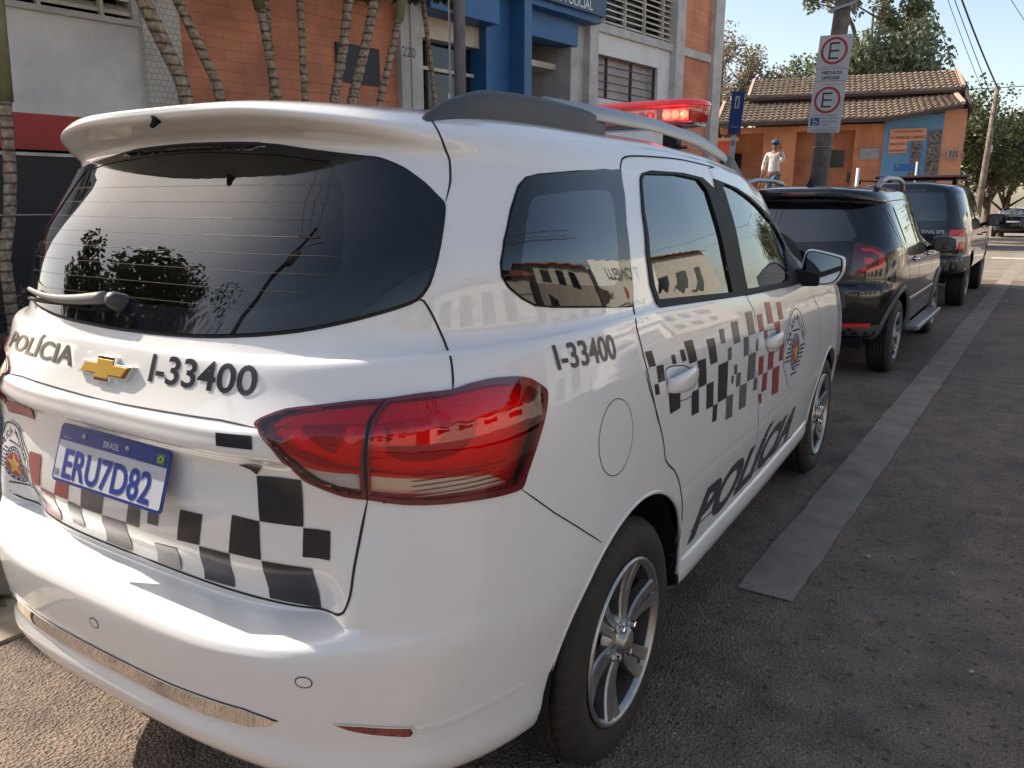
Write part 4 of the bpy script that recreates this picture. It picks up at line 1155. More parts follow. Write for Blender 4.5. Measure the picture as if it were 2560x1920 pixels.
# wheel arch liners and underbody
for (cy, cz), rr in ARCH:
    for s in (1, -1):
        mb = MB(); n = 28; vs = []
        for i in range(n + 1):
            a = -.06 + (math.pi + .12) * i / n
            for x, k in ((.835, rr + .004), (.80, rr + .012), (.60, rr + .03), (.45, rr + .03)):
                vs.append((s * x, cy + k * math.cos(a), max(.27, cz + k * math.sin(a))))
        mb.add(vs, [(i * 4 + j, i * 4 + j + 1, i * 4 + 5 + j, i * 4 + 4 + j) for i in range(n) for j in range(3)], 0, True)
        mb.add([(s * .45, cy + (rr + .03) * math.cos(-.06 + (math.pi + .12) * i / n), max(.27, cz + (rr + .03) * math.sin(-.06 + (math.pi + .12) * i / n))) for i in range(n + 1)], [tuple(range(n + 1))])
        mb.build('arch_liner', M['liner'], car, recalc=False)
        # rolled lip of the opening
        lp_ = []
        for i in range(41):
            a = .04 + (math.pi - .14) * i / 40
            y_, z_ = cy + rr * math.cos(a), cz + rr * math.sin(a)
            h, n_ = SK.hit(y_, max(z_, .27), 's', s)
            lp_.append(Vector((h.x, y_, max(z_, .25))) - n_ * .004)
        mb = MB(); mb.tube(lp_, .007, 6); mb.build('arch_lip', M['paint'], car)
mb = MB(); mb.box(-.66, .66, -.62, 3.3, .22, .30); mb.build('underbody', M['liner'], car)
mb = MB(); mb.tube([(-.45, -.62, .30), (.1, -.66, .30), (.45, -.60, .30)], .07, 10); mb.build('exhaust_silencer', M['trim'], car)

# ------------------------------------------------------------------ wheels
M['barrel'] = mat('rim_barrel_dark', (.060, .048, .040), .55, metal=.3)  # dark brown barrel, so the gaps between the spokes read dark
def make_wheel(parent, x, y, s, rt=.326, rr=.222, z=.322, wdt=.20, spokes=6, detail=True, m_rim=None, m_dark=None, twist=.05):
    """s = +1 right hand side; outer face at |x|"""
    g = empty('wheel', (s * x, y, z)); g.parent = parent
    T = MB()
    prof = [(rr - .004, -.012), (rr + .012, -.002), (rr + .035, .004), (rr + .062, .003), (rt - .022, -.006), (rt - .010, -.016), (rt - .003, -.030)]
    tread = []
    for k in range(5):
        a = -.034 - k * (wdt - .07) / 5; b = a - (wdt - .07) / 5 * .78
        tread += [(rt, a), (rt, b), (rt - .007, b - .001), (rt - .007, a - (wdt - .07) / 5 + .001)]
    prof += tread + [(rt - .004, -wdt + .034), (rt - .02, -wdt + .015), (rt - .06, -wdt + .006), (rr, -wdt + .02)]
    n = 144 if detail else 40
    vs = []; fs = []; m = len(prof)
    for k in range(n):
        a = 2 * math.pi * k / n
        for i, (r_, h) in enumerate(prof):
            rad = r_
            if detail and 4 <= i <= 9 and k % 3 == 0: rad -= .006
            vs.append((s * h, rad * math.cos(a), rad * math.sin(a)))
    for k in range(n):
        for i in range(m - 1): fs.append((k * m + i, ((k + 1) % n) * m + i, ((k + 1) % n) * m + i + 1, k * m + i + 1))
    T.add(vs, fs, 0, True)
    T.build('tyre', M['tyre'], g)
    rim = MB()
    rim.lathe([(rr + .001, -s * .004), (rr - .002, s * .003), (rr - .010, s * .002), (rr - .014, -s * .010), (rr - .018, -s * .016)], axis='x', n=64)
    ro = rim.build('rim', m_rim or M['alloy'], g)
    bar_ = MB(); bar_.lathe([(rr - .017, -s * .014), (rr - .024, -s * .04), (rr - .03, -s * .10), (rr - .02, -s * .16)], axis='x', n=64)
    bar_.build('rim_barrel', M['barrel'], g)
    dk = MB(); dk.lathe([(rr - .03, -s * .105), (.10, -s * .095), (0, -s * .09)], axis='x', n=32)
    dk.lathe([(.14, -s * .075), (.13, -s * .07), (.05, -s * .07), (0, -s * .068)], axis='x', n=32)
    dk.build('brake_disc', M['liner'] if not detail else M['liner'], g)
    sp = MB()
    wk = rr / .222
    for k in range(spokes):
        a0 = 2 * math.pi * k / spokes + .2
        vs = []; N = 7
        for i in range(N):
            t = i / (N - 1)
            r_ = .040 * wk + (rr - .010 - .040 * wk) * t
            am = a0 + twist * (t ** 1.5) * s
            x_ = -.016 + .012 * t - .014 * math.sin(math.pi * t)
            hw = (.021 + .026 * t ** 1.3) * wk
            gd = .016 * min(1, t * 3)                       # depth of the centre groove
            ca, sa = math.cos(am), math.sin(am)
            for w_, dx in ((-1, -.030), (-1, -.004), (-.9, .002), (-.20, .001), (-.10, -gd), (.10, -gd), (.20, .001), (.9, .002), (1, -.004), (1, -.030)):
                y_ = r_ * ca - sa * w_ * hw; z_ = r_ * sa + ca * w_ * hw
                vs.append((s * (x_ + dx), y_, z_))
        sp.add(vs, [(i * 10 + q, i * 10 + (q + 1) % 10, i * 10 + 10 + (q + 1) % 10, i * 10 + 10 + q) for i in range(N - 1) for q in range(10)], 0, False)
    sp.build('spokes', m_rim or M['alloy'], g)
    hb = MB(); hb.lathe([(.070, -s * .045), (.064, -s * .024), (.052, -s * .018), (.034, -s * .012), (.033, s * .004), (.028, s * .008), (0, s * .010)], axis='x', n=32)
    hb.build('hub_cap', m_rim or M['alloy'], g)
    if detail:
        for k in range(4):
            a = .5 + k * math.pi / 2
            nb = MB(); nb.lathe([(.016, -s * .012), (.015, -s * .014), (.010, -s * .02), (.010, s * .004), (.007, s * .006), (0, s * .006)], axis='x', n=6, o=(0, .052 * math.cos(a), .052 * math.sin(a)), smooth=False)
            nb.build('wheel_nut', M['chrome'], g)
        bdg = MB(); bdg.poly([(s * .0105, -.014, -.003), (s * .0105, -.005, -.003), (s * .0105, -.005, -.006), (s * .0105, .005, -.006), (s * .0105, .005, -.003), (s * .0105, .014, .003), (s * .0105, .005, .003), (s * .0105, .005, .006), (s * .0105, -.005, .006), (s * .0105, -.005, .003)], (s * .001, 0, 0))
        bdg.build('hub_badge', M['gold'], g)
    return g
for y in (0, 2.62):
    for s in (1, -1): make_wheel(car, .848, y, s)
# ------------------------------------------------------------------ ground, road, pavement
random.seed(11)
def gz(y):
    return 0.0 if y < 24 else -.0145 * (y - 24) if y < 62 else -.55
YS = [-400, -60, -30, -10, 0, 10, 18, 24, 30, 40, 50, 62, 90, 400]
def sheet(name, xl, xr, dz, m, kind='structure', ys=YS):
    mb = MB(); vs = []
    for y in ys: vs += [(xl(y), y, gz(y) + dz), (xr(y), y, gz(y) + dz)]
    mb.add(vs, [(2 * i, 2 * i + 1, 2 * i + 3, 2 * i + 2) for i in range(len(ys) - 1)])
    o = mb.build(name, m); tag(o, kind=kind); return o
def asphalt():
    m = bpy.data.materials.new('asphalt'); m.use_nodes = True; t = m.node_tree; b = t.nodes['Principled BSDF']
    b.inputs['Roughness'].default_value = .85; b.inputs['Specular IOR Level'].default_value = .35
    tc = t.nodes.new('ShaderNodeTexCoord')
    def nz(s, d=4, r=.6):
        n = t.nodes.new('ShaderNodeTexNoise'); n.inputs['Scale'].default_value = s; n.inputs['Detail'].default_value = d; n.inputs['Roughness'].default_value = r
        t.links.new(tc.outputs['Object'], n.inputs['Vector']); return n
    big = nz(.55, 5); mid = nz(7, 5); fine = nz(140, 3)
    vo = t.nodes.new('ShaderNodeTexVoronoi'); vo.inputs['Scale'].default_value = 110; t.links.new(tc.outputs['Object'], vo.inputs['Vector'])
    def ramp(src, p0, p1, c0, c1):
        r = t.nodes.new('ShaderNodeValToRGB'); r.color_ramp.elements[0].position = p0; r.color_ramp.elements[1].position = p1
        r.color_ramp.elements[0].color = (*c0, 1); r.color_ramp.elements[1].color = (*c1, 1); t.links.new(src, r.inputs[0]); return r
    def mixc(a, bb, f, mode='MULTIPLY'):
        x = t.nodes.new('ShaderNodeMixRGB'); x.blend_type = mode; x.inputs[0].default_value = f
        t.links.new(a, x.inputs[1]); t.links.new(bb, x.inputs[2]); return x
    r1 = ramp(big.outputs['Fac'], .3, .7, (.185, .142, .115), (.25, .192, .155))
    r2 = ramp(mid.outputs['Fac'], .3, .7, (.72, .72, .74), (1.18, 1.15, 1.12))
    r3 = ramp(fine.outputs['Fac'], .35, .72, (.55, .55, .55), (1.55, 1.5, 1.4))
    x1 = mixc(r1.outputs[0], r2.outputs[0], 1); x2 = mixc(x1.outputs[0], r3.outputs[0], 1)
    r4 = ramp(vo.outputs['Color'], .90, .96, (1, 1, 1), (2.2, 2.1, 1.9))
    x3 = mixc(x2.outputs[0], r4.outputs[0], .8)
    pit = nz(33, 2, .5); r5 = ramp(pit.outputs['Fac'], .30, .40, (.35, .34, .34), (1, 1, 1)); x3 = mixc(x3.outputs[0], r5.outputs[0], .9)
    sta = nz(1.7, 8, .65); r6 = ramp(sta.outputs['Fac'], .36, .50, (.70, .70, .72), (1, 1, 1)); x3 = mixc(x3.outputs[0], r6.outputs[0], .9)
    t.links.new(x3.outputs[0], b.inputs['Base Color'])
    ma = t.nodes.new('ShaderNodeMath'); ma.operation = 'MULTIPLY_ADD'; ma.inputs[1].default_value = 1.0
    fb_ = nz(60, 3); t.links.new(vo.outputs['Distance'], ma.inputs[0]); t.links.new(fb_.outputs['Fac'], ma.inputs[2])
    bu = t.nodes.new('ShaderNodeBump'); bu.inputs['Strength'].default_value = 1; bu.inputs['Distance'].default_value = .007
    t.links.new(ma.outputs[0], bu.inputs['Height']); t.links.new(bu.outputs[0], b.inputs['Normal'])
    return m
M['asphalt'] = asphalt()
M['dirt'] = mat('dry_earth', (.20, .13, .085), .95, noise_s=3, noise_a=.2, bump=.5, bump_s=8)
M['concrete'] = mat('concrete', (.33, .29, .24), .85, noise_s=5, noise_a=.16, bump=.25, bump_s=60)
M['paving'] = mat('paving', (.24, .21, .185), .9, noise_s=4, noise_a=.2, bump=.3, bump_s=30)
kx = lambda y: -1.10 + .056 * max(min(y, 60), -60)
mb = MB(); vs = []
for y in YS: vs += [(-400, y, gz(y) - .02), (400, y, gz(y) - .02)]
mb.add(vs, [(2 * i, 2 * i + 1, 2 * i + 3, 2 * i + 2) for i in range(len(YS) - 1)])
tag(mb.build('ground', M['dirt']), kind='structure')
sheet('road', lambda y: kx(y) - .05, lambda y: 7.4 + .056 * max(min(y, 60), -60), 0, M['asphalt'])
mb = MB(); mb.add([(-60, 15.6, .004), (60, 15.6, .004), (60, 23.9, .004), (-60, 23.9, .004)], [(0, 1, 2, 3)])
M['asphalt2'] = mat('pale_asphalt', (.235, .20, .16), .9, noise_s=1.5, noise_a=.12, bump=.4, bump_s=80)
tag(mb.build('cross_street', M['asphalt2']), kind='structure')
sheet('far_road', lambda y: kx(y) - 1.0, lambda y: 7.4 + .056 * min(y, 60), .006, M['asphalt2'], ys=[23.9, 24, 30, 40, 50, 62, 90, 400])
# painted parking line, worn at the edges
def line(name, pts_l, pts_r, z, m, lab=None):
    mb = MB(); n = len(pts_l); vs = []
    for a, b in zip(pts_l, pts_r): vs += [(*a, z), (*b, z)]
    mb.add(vs, [(2 * i, 2 * i + 1, 2 * i + 3, 2 * i + 2) for i in range(n - 1)])
    tag(mb.build(name, m), kind='structure')
M['line'] = mat('worn_road_paint', (.32, .27, .22), .95, spec=.1, noise_s=5, noise_a=.22, bump=.5, bump_s=90, col2=(.23, .19, .155), detail=14)
pl_, pr_ = [], []
y = 1.05
while y < 24:
    ramp_ = 0
    xl = .80 + .0565 * (y - 0) + .003 * math.sin(y * 7.3) + random.uniform(-.004, .004)
    xr = 1.01 + .0580 * (y - 0) + .003 * math.sin(y * 9.1) + random.uniform(-.004, .004)
    pl_.append((xl + .05 * ramp_ * random.random(), y + .03 * ramp_ * random.random())); pr_.append((xr - .08 * ramp_ * random.random(), y)); y += .06
line('parking_line', pl_, pr_, .005, M['line'])
line('stop_line', [(1.5, 22.3), (9, 22.3)], [(1.5, 22.75), (9, 22.75)], .009, mat('road_paint', (.62, .58, .50), .8, noise_s=8, noise_a=.15))
line('edge_line', [(1.25, 14.1), (8, 14.1)], [(1.25, 14.25), (8, 14.25)], .006, M['line'])
# gutter, kerb, pavement on the station side
KY = [-60, -20, -5, -2, 0, 2, 5, 10, 14.6]
def kerbrun(name, a, b, z0, z1, m, ys=KY):
    mb = MB(); vs = []
    for y in ys: vs += [(kx(y) + a, y, z0), (kx(y) + b, y, z0), (kx(y) + b, y, z1), (kx(y) + a, y, z1)]
    n = len(ys)
    mb.add(vs, [(4 * i + q, 4 * i + (q + 1) % 4, 4 * i + 4 + (q + 1) % 4, 4 * i + 4 + q) for i in range(n - 1) for q in range(4)] + [(0, 1, 2, 3), tuple(4 * (n - 1) + q for q in (3, 2, 1, 0))])
    tag(mb.build(name, m), kind='structure')
kerbrun('gutter', -.34, .0, -.05, .012, mat('gutter_concrete', (.42, .33, .22), .85, noise_s=7, noise_a=.2, bump=.3, bump_s=60))
kerbrun('kerb', -.48, -.34, -.05, .15, M['concrete'])
kerbrun('pavement', -3.2, -.48, -.05, .146, M['paving'])
lf = MB()
for k in range(90):
    y = random.uniform(-1.6, .6); x = kx(y) - .36 + abs(random.gauss(0, .05)); z = .016
    a = random.uniform(0, 6.28); L = random.uniform(.02, .06); w_ = L * .4
    c_, s_ = math.cos(a), math.sin(a)
    lf.add([(x, y, z), (x + L * c_ - w_ * s_, y + L * s_ + w_ * c_, z + random.uniform(.004, .02)), (x + 2 * L * c_, y + 2 * L * s_, z + .004), (x + L * c_ + w_ * s_, y + L * s_ - w_ * c_, z + random.uniform(.002, .012))], [(0, 1, 2, 3)])
tag(lf.build('fallen_leaves', mat('dead_leaf', (.16, .09, .04), .8), recalc=False), 'dry brown leaves gathered in the gutter along the kerb', 'leaves', kind='stuff')

gr_ = MB()
for k in range(260):
    y = random.uniform(-1.2, 16); x = random.uniform(-.9, 5); z = .008
    a = random.uniform(0, 6.28); L = random.choice((.006, .008, .012, .02)); w_ = L * random.uniform(.4, 1)
    c_, s_ = math.cos(a), math.sin(a)
    gr_.add([(x, y, z), (x + L * c_ - w_ * s_, y + L * s_ + w_ * c_, z + L * .4), (x + 2 * L * c_, y + 2 * L * s_, z), (x + L * c_ + w_ * s_, y + L * s_ - w_ * c_, z + L * .2)], [(0, 1, 2, 3)], random.choice((0, 0, 1)))
tag(gr_.build('road_litter', [mat('pale_grit', (.45, .40, .34), .9), mat('twig_bit', (.12, .08, .05), .9)], recalc=False), 'specks of pale grit and twig scattered over the asphalt', 'grit', kind='stuff')

# ------------------------------------------------------------------ police station
FZ = math.atan2(.9869, .1615)
def brick_mat(name, c1, c2, mortar, w_=.39, h_=.19, ms=.010, vec='xz'):
    m = bpy.data.materials.new(name); m.use_nodes = True; t = m.node_tree; b = t.nodes['Principled BSDF']
    b.inputs['Roughness'].default_value = .85
    tc = t.nodes.new('ShaderNodeTexCoord'); sp = t.nodes.new('ShaderNodeSeparateXYZ'); cb_ = t.nodes.new('ShaderNodeCombineXYZ')
    t.links.new(tc.outputs['Object'], sp.inputs[0])
    ad = t.nodes.new('ShaderNodeMath'); ad.operation = 'ADD'
    t.links.new(sp.outputs[0], ad.inputs[0]); t.links.new(sp.outputs[1], ad.inputs[1])
    t.links.new(ad.outputs[0], cb_.inputs[0]); t.links.new(sp.outputs[2], cb_.inputs[1])
    br = t.nodes.new('ShaderNodeTexBrick'); br.inputs['Scale'].default_value = 1
    br.inputs['Brick Width'].default_value = w_; br.inputs['Row Height'].default_value = h_; br.inputs['Mortar Size'].default_value = ms
    br.inputs['Color1'].default_value = (*c1, 1); br.inputs['Color2'].default_value = (*c2, 1); br.inputs['Mortar'].default_value = (*mortar, 1)
    br.inputs['Mortar Smooth'].default_value = .3
    t.links.new(cb_.outputs[0], br.inputs['Vector'])
    n = t.nodes.new('ShaderNodeTexNoise'); n.inputs['Scale'].default_value = 2.2; n.inputs['Detail'].default_value = 8
    t.links.new(tc.outputs['Object'], n.inputs['Vector'])
    r = t.nodes.new('ShaderNodeValToRGB'); r.color_ramp.elements[0].color = (.68, .66, .64, 1); r.color_ramp.elements[1].color = (1.15, 1.12, 1.1, 1)
    r.color_ramp.elements[0].position = .3; r.color_ramp.elements[1].position = .7
    t.links.new(n.outputs['Fac'], r.inputs[0])
    x = t.nodes.new('ShaderNodeMixRGB'); x.blend_type = 'MULTIPLY'; x.inputs[0].default_value = 1
    t.links.new(br.outputs['Color'], x.inputs[1]); t.links.new(r.outputs[0], x.inputs[2]); t.links.new(x.outputs[0], b.inputs['Base Color'])
    bu = t.nodes.new('ShaderNodeBump'); bu.inputs['Strength'].default_value = .7; bu.inputs['Distance'].default_value = .006; bu.invert = True
    t.links.new(br.outputs['Fac'], bu.inputs['Height']); t.links.new(bu.outputs[0], b.inputs['Normal'])
    return m
M['brick'] = brick_mat('orange_brick', (.76, .31, .175), (.70, .275, .15), (.58, .27, .18), .36, .095, .0055)
M['tiles'] = brick_mat('small_white_tile', (.70, .67, .61), (.64, .61, .55), (.45, .42, .38), .05, .05, .004)
M['stucco'] = mat('white_stucco', (.80, .77, .72), .9, noise_s=1.6, noise_a=.10, bump=.7, bump_s=120)
M['red_band'] = mat('red_paint', (.45, .065, .05), .75, noise_s=3, noise_a=.1)
M['cream'] = mat('cream_paint', (.66, .58, .45), .8, noise_s=3, noise_a=.12)
M['greycol'] = mat('grey_concrete', (.56, .53, .49), .85, noise_s=4, noise_a=.10, bump=.2, bump_s=80)
M['white_wall'] = mat('white_wall', (.80, .78, .74), .85, noise_s=3, noise_a=.05)
M['blue'] = mat('blue_paint', (.035, .14, .32), .5, noise_s=4, noise_a=.08)
M['navy'] = mat('navy_sign', (.045, .085, .15), .45)
M['dkglass'] = mat('dark_window', (.012, .014, .018), .08, spec=.6, noise_s=2, noise_a=.3)
M['curtain'] = mat('net_curtain', (.55, .50, .50), .9, noise_s=5, noise_a=.08)
M['frame'] = mat('brown_window_bar', (.10, .065, .055), .5)
st = empty('police_station', (-3.3, 13.1, 0), FZ, 'two storey police station with orange brick, concrete columns and a blue entrance portal', 'building')
def sbox(name, x0, x1, y0, y1, z0, z1, m, parent=None, bevel=0):
    mb = MB(); mb.box(x0, x1, y0, y1, z0, z1); return mb.build(name, m, parent or st, bevel)
H = 8.6
sbox('brick_wall', -10.165, -7.60, 0, .3, .1, H, M['brick'])
sbox('tiled_column', -10.50, -10.165, -.06, .3, .1, H, M['tiles'])
sbox('stucco_wall', -13.95, -10.50, .02, .3, 2.14, 2.92, M['stucco'])
sbox('wall_ledge', -13.95, -10.50, -.03, .3, 2.92, 2.965, M['greycol'])
sbox('red_band', -13.95, -10.50, .0, .3, 1.86, 2.14, M['red_band'])
sbox('upper_wall', -13.95, -10.50, .02, .3, 4.6, H, M['stucco'])
def louvre(x0, x1, z0, z1, m, pitch, th, dep, cols, colw, back=M['dkglass']):
    g = empty('louvre'); g.parent = st
    sbox('recess', x0, x1, .28, .3, z0, z1, back, g)
    k = 0; z = z0 + .03
    sl = MB()
    while z < z1 - .02:
        sl.add([(x0, .02, z), (x1, .02, z), (x1, .02 + dep, z + dep * .6), (x0, .02 + dep, z + dep * .6), (x0, .02, z + th), (x1, .02, z + th), (x1, .02 + dep, z + dep * .6 + th), (x0, .02 + dep, z + dep * .6 + th)],
               [(0, 3, 2, 1), (4, 5, 6, 7), (0, 1, 5, 4), (1, 2, 6, 5), (2, 3, 7, 6), (3, 0, 4, 7)]); z += pitch
    sl.build('slats', m, g)
    for k in range(cols):
        x = x0 + (x1 - x0) * (k + .5) / cols if cols > 1 else x0
        sbox('mullion', x - colw / 2, x + colw / 2, -.0, .06, z0, z1, m, g)
    return g
louvre(-13.95, -10.56, 2.97, 4.6, M['cream'], .115, .030, .12, 7, .03)
sbox('louvre_frame', -10.56, -10.50, -.02, .3, 2.965, 4.6, M['greycol'])
# grey column with the number
sbox('column', -7.60, -7.27, -.10, .3, .1, H, M['greycol'])
text_on('house_number', '220', Matrix.Translation((-7.585, -.102, 3.06)) @ Matrix.Rotation(R(90), 4, 'X'), .11, M['navy'], st, 0, 0, .2)
# entrance bay
sbox('bay_wall', -7.27, -3.95, 1.5, 1.7, .1, H, M['cream'])
sbox('lintel_beam', -7.27, -6.10, .10, .3, 3.36, 3.60, M['cream'])
gw = empty('entrance_window'); gw.parent = st
sbox('pane', -7.27, -6.10, .26, .28, 1.2, 3.36, M['dkglass'], gw)
sbox('transom', -7.27, -6.10, .20, .25, 3.02, 3.06, M['cream'], gw)
sbox('mullion', -6.90, -6.885, .22, .25, 1.2, 3.36, M['frame'], gw)
sbox('portal_beam', -7.27, -6.10, -.25, .3, 3.60, 4.6, M['blue'])
sbox('portal_post', -6.10, -5.65, -.02, .5, .1, 4.6, M['blue'])
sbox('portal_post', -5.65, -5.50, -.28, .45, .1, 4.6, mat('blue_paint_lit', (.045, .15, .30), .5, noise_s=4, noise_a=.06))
sbox('canopy_beam', -5.50, -4.18, -.05, .25, 3.63, 3.95, M['blue'])
sbox('canopy_slab', -5.50, -3.90, -.25, .6, 3.95, 4.03, M['blue'])
sbox('recess_wall', -4.25, -3.95, .02, 1.5, .1, 4.6, M['greycol'])
sbox('entrance_door', -5.25, -4.95, 1.35, 1.48, 1.2, 3.3, M['frame'])
sbox('recess_soffit', -5.5, -4.25, .3, 1.5, 3.34, 3.42, M['cream'])
sg = sbox('name_board', -6.3, -3.88, -.32, -.26, 4.03, 4.75, M['navy'])
text_on('board_lettering', 'PLANTÃO POLICIAL', Matrix.Translation((-5.60, -.325, 4.065)) @ Matrix.Rotation(R(90), 4, 'X'), .13, M['white_wall'], sg, .012, 0, 1.38)
sbox('upper_bay_wall', -7.27, -3.95, .05, .3, 4.6, H, M['brick'])
# window bay
sbox('column', -3.95, -3.73, -.10, .3, .1, H, M['greycol'])
louvre(-3.73, -1.45, 4.06, 6.4, M['cream'], .088, .018, .06, 4, .02)
sbox('sill_beam', -3.73, -1.45, -.04, .3, 3.93, 4.05, M['greycol'])
sbox('white_panel', -3.73, -1.45, .02, .3, 3.63, 3.93, M['white_wall'])
sbox('white_panel', -3.73, -1.45, .02, .3, .1, 3.00, M['white_wall'])
sbox('white_panel', -1.82, -1.45, .02, .3, 3.00, 3.63, M['white_wall'])
gw = empty('barred_window'); gw.parent = st
sbox('curtain', -3.73, -1.82, .20, .22, 3.0, 3.63, M['curtain'], gw)
for k in range(6): sbox('bar', -3.73, -1.82, .08, .11, 3.02 + k * .118, 3.035 + k * .118, M['frame'], gw)
for x in (-3.72, -3.25, -2.55, -1.84): sbox('bar_post', x, x + .022, .07, .12, 3.0, 3.63, M['frame'], gw)
sbox('column', -1.45, -1.17, -.10, .3, .1, H, M['greycol'])
sbox('brick_wall', -1.17, -.08, 0, .3, .1, 3.92, M['brick'])
sbox('beam', -1.17, -.06, -.05, .3, 3.92, 4.05, M['greycol'])
sbox('brick_wall', -1.17, -.08, 0, .3, 4.05, H, M['brick'])
sbox('column', -.08, .25, -.10, .35, .1, H, M['greycol'])
sbox('upper_wall', -3.73, -1.45, .02, .3, 6.4, H, M['brick'])
sbox('end_wall', -.06, .22, .35, 8.0, .1, H, M['white_wall'])
sbox('back_wall', -13.95, .22, 7.7, 8.0, .1, H, M['white_wall'])
sbox('flat_roof', -13.95, .25, -.10, 8.0, H, H + .25, M['greycol'])
sbox('side_wall', -14.1, -13.95, .0, 8.0, .1, H + .25, M['white_wall'])
# plaque
pq = sbox('wall_plaque', -8.44, -7.86, -.03, -.002, 2.71, 3.10, mat('bronze_plaque', (.020, .020, .028), .35, spec=.4))
M['plaque_txt'] = mat('plaque_lettering', (.055, .055, .065), .4)
text_on('plaque_lettering', 'A & RD', Matrix.Translation((-8.16, -.032, 2.77)) @ Matrix.Rotation(R(90), 4, 'X'), .05, M['plaque_txt'], pq, 0, 0, .26)
cn_ = MB(); cn_.tube([(-7.46, -.11, 4.2), (-7.46, -.11, 3.3), (-7.455, -.11, 1.2)], .004, 5); cn_.build('wall_cable', M['frame'], st)
gp_ = empty('lamp_post', (-3.3 + .1615 * -8.18 + .9869 * 1.6, 13.1 + .9869 * -8.18 - .1615 * 1.6, .1), 0, 'plain grey post standing before the dark entrance window', 'post')
mb = MB(); mb.tube([(0, 0, 0), (0, 0, 4), (0, 0, 6.5)], [.058, .056, .05], 14); mb.build('post_shaft', mat('post_grey', (.17, .155, .165), .6, noise_s=6, noise_a=.1), gp_)
# dark fence and planter along the wall
fe = empty('dark_fence', (-3.3, 13.1, 0), FZ, 'black sheet fence with pale rails below the red band', 'fence')
sbox('sheet', -13.95, -7.7, -.12, -.10, .3, 1.82, mat('black_sheet', (.010, .011, .014), .5), fe)
sbox('rail', -13.95, -10.6, -.15, -.12, 1.805, 1.83, M['greycol'], fe)
sbox('rail', -13.95, -10.6, -.135, -.12, 1.345, 1.352, M['greycol'], fe)
pt_ = empty('planter', (-3.3, 13.1, 0), FZ, 'low planter bed of dry earth in front of the black fence', 'planter')
sbox('planter_wall', -13.95, -7.7, -1.75, -1.62, .1, .50, M['concrete'], pt_)
sbox('soil', -13.95, -7.7, -1.62, -.14, .1, .44, M['dirt'], pt_)

# ------------------------------------------------------------------ foliage builders
def leafmat(name, c, c2):
    m = bpy.data.materials.new(name); m.use_nodes = True; t = m.node_tree; b = t.nodes['Principled BSDF']
    b.inputs['Roughness'].default_value = .55
    g = t.nodes.new('ShaderNodeNewGeometry')
    r = t.nodes.new('ShaderNodeValToRGB'); r.color_ramp.elements[0].color = (*c, 1); r.color_ramp.elements[1].color = (*c2, 1)
    t.links.new(g.outputs['Random Per Island'], r.inputs[0]); t.links.new(r.outputs[0], b.inputs['Base Color'])
    tl = t.nodes.new('ShaderNodeBsdfTranslucent'); t.links.new(r.outputs[0], tl.inputs[0])
    mx = t.nodes.new('ShaderNodeMixShader'); mx.inputs[0].default_value = .3
    t.links.new(b.outputs[0], mx.inputs[1]); t.links.new(tl.outputs[0], mx.inputs[2]); t.links.new(mx.outputs[0], t.nodes['Material Output'].inputs['Surface'])
    return m
M['bark'] = mat('bark', (.15, .115, .085), .9, noise_s=8, noise_a=.25, bump=.5, bump_s=20)
def leaves(mb, c, r, n, L, rng, flat=.8, droop=0):
    for _ in range(n):
        while True:
            p = Vector((rng.uniform(-1, 1), rng.uniform(-1, 1), rng.uniform(-1, 1)))
            if p.length < 1: break
        p = c + Vector((p.x * r, p.y * r, p.z * r * flat))
        d = Vector((rng.gauss(0, 1), rng.gauss(0, 1), rng.gauss(0, .6) - droop)).normalized()
        u = d.cross(Vector((rng.gauss(0, 1), rng.gauss(0, 1), rng.gauss(0, 1)))).normalized()
        l = L * rng.uniform(.6, 1.3); w_ = l * .32
        mb.add([p, p + d * l * .5 + u * w_, p + d * l, p + d * l * .5 - u * w_], [(0, 1, 2, 3)])
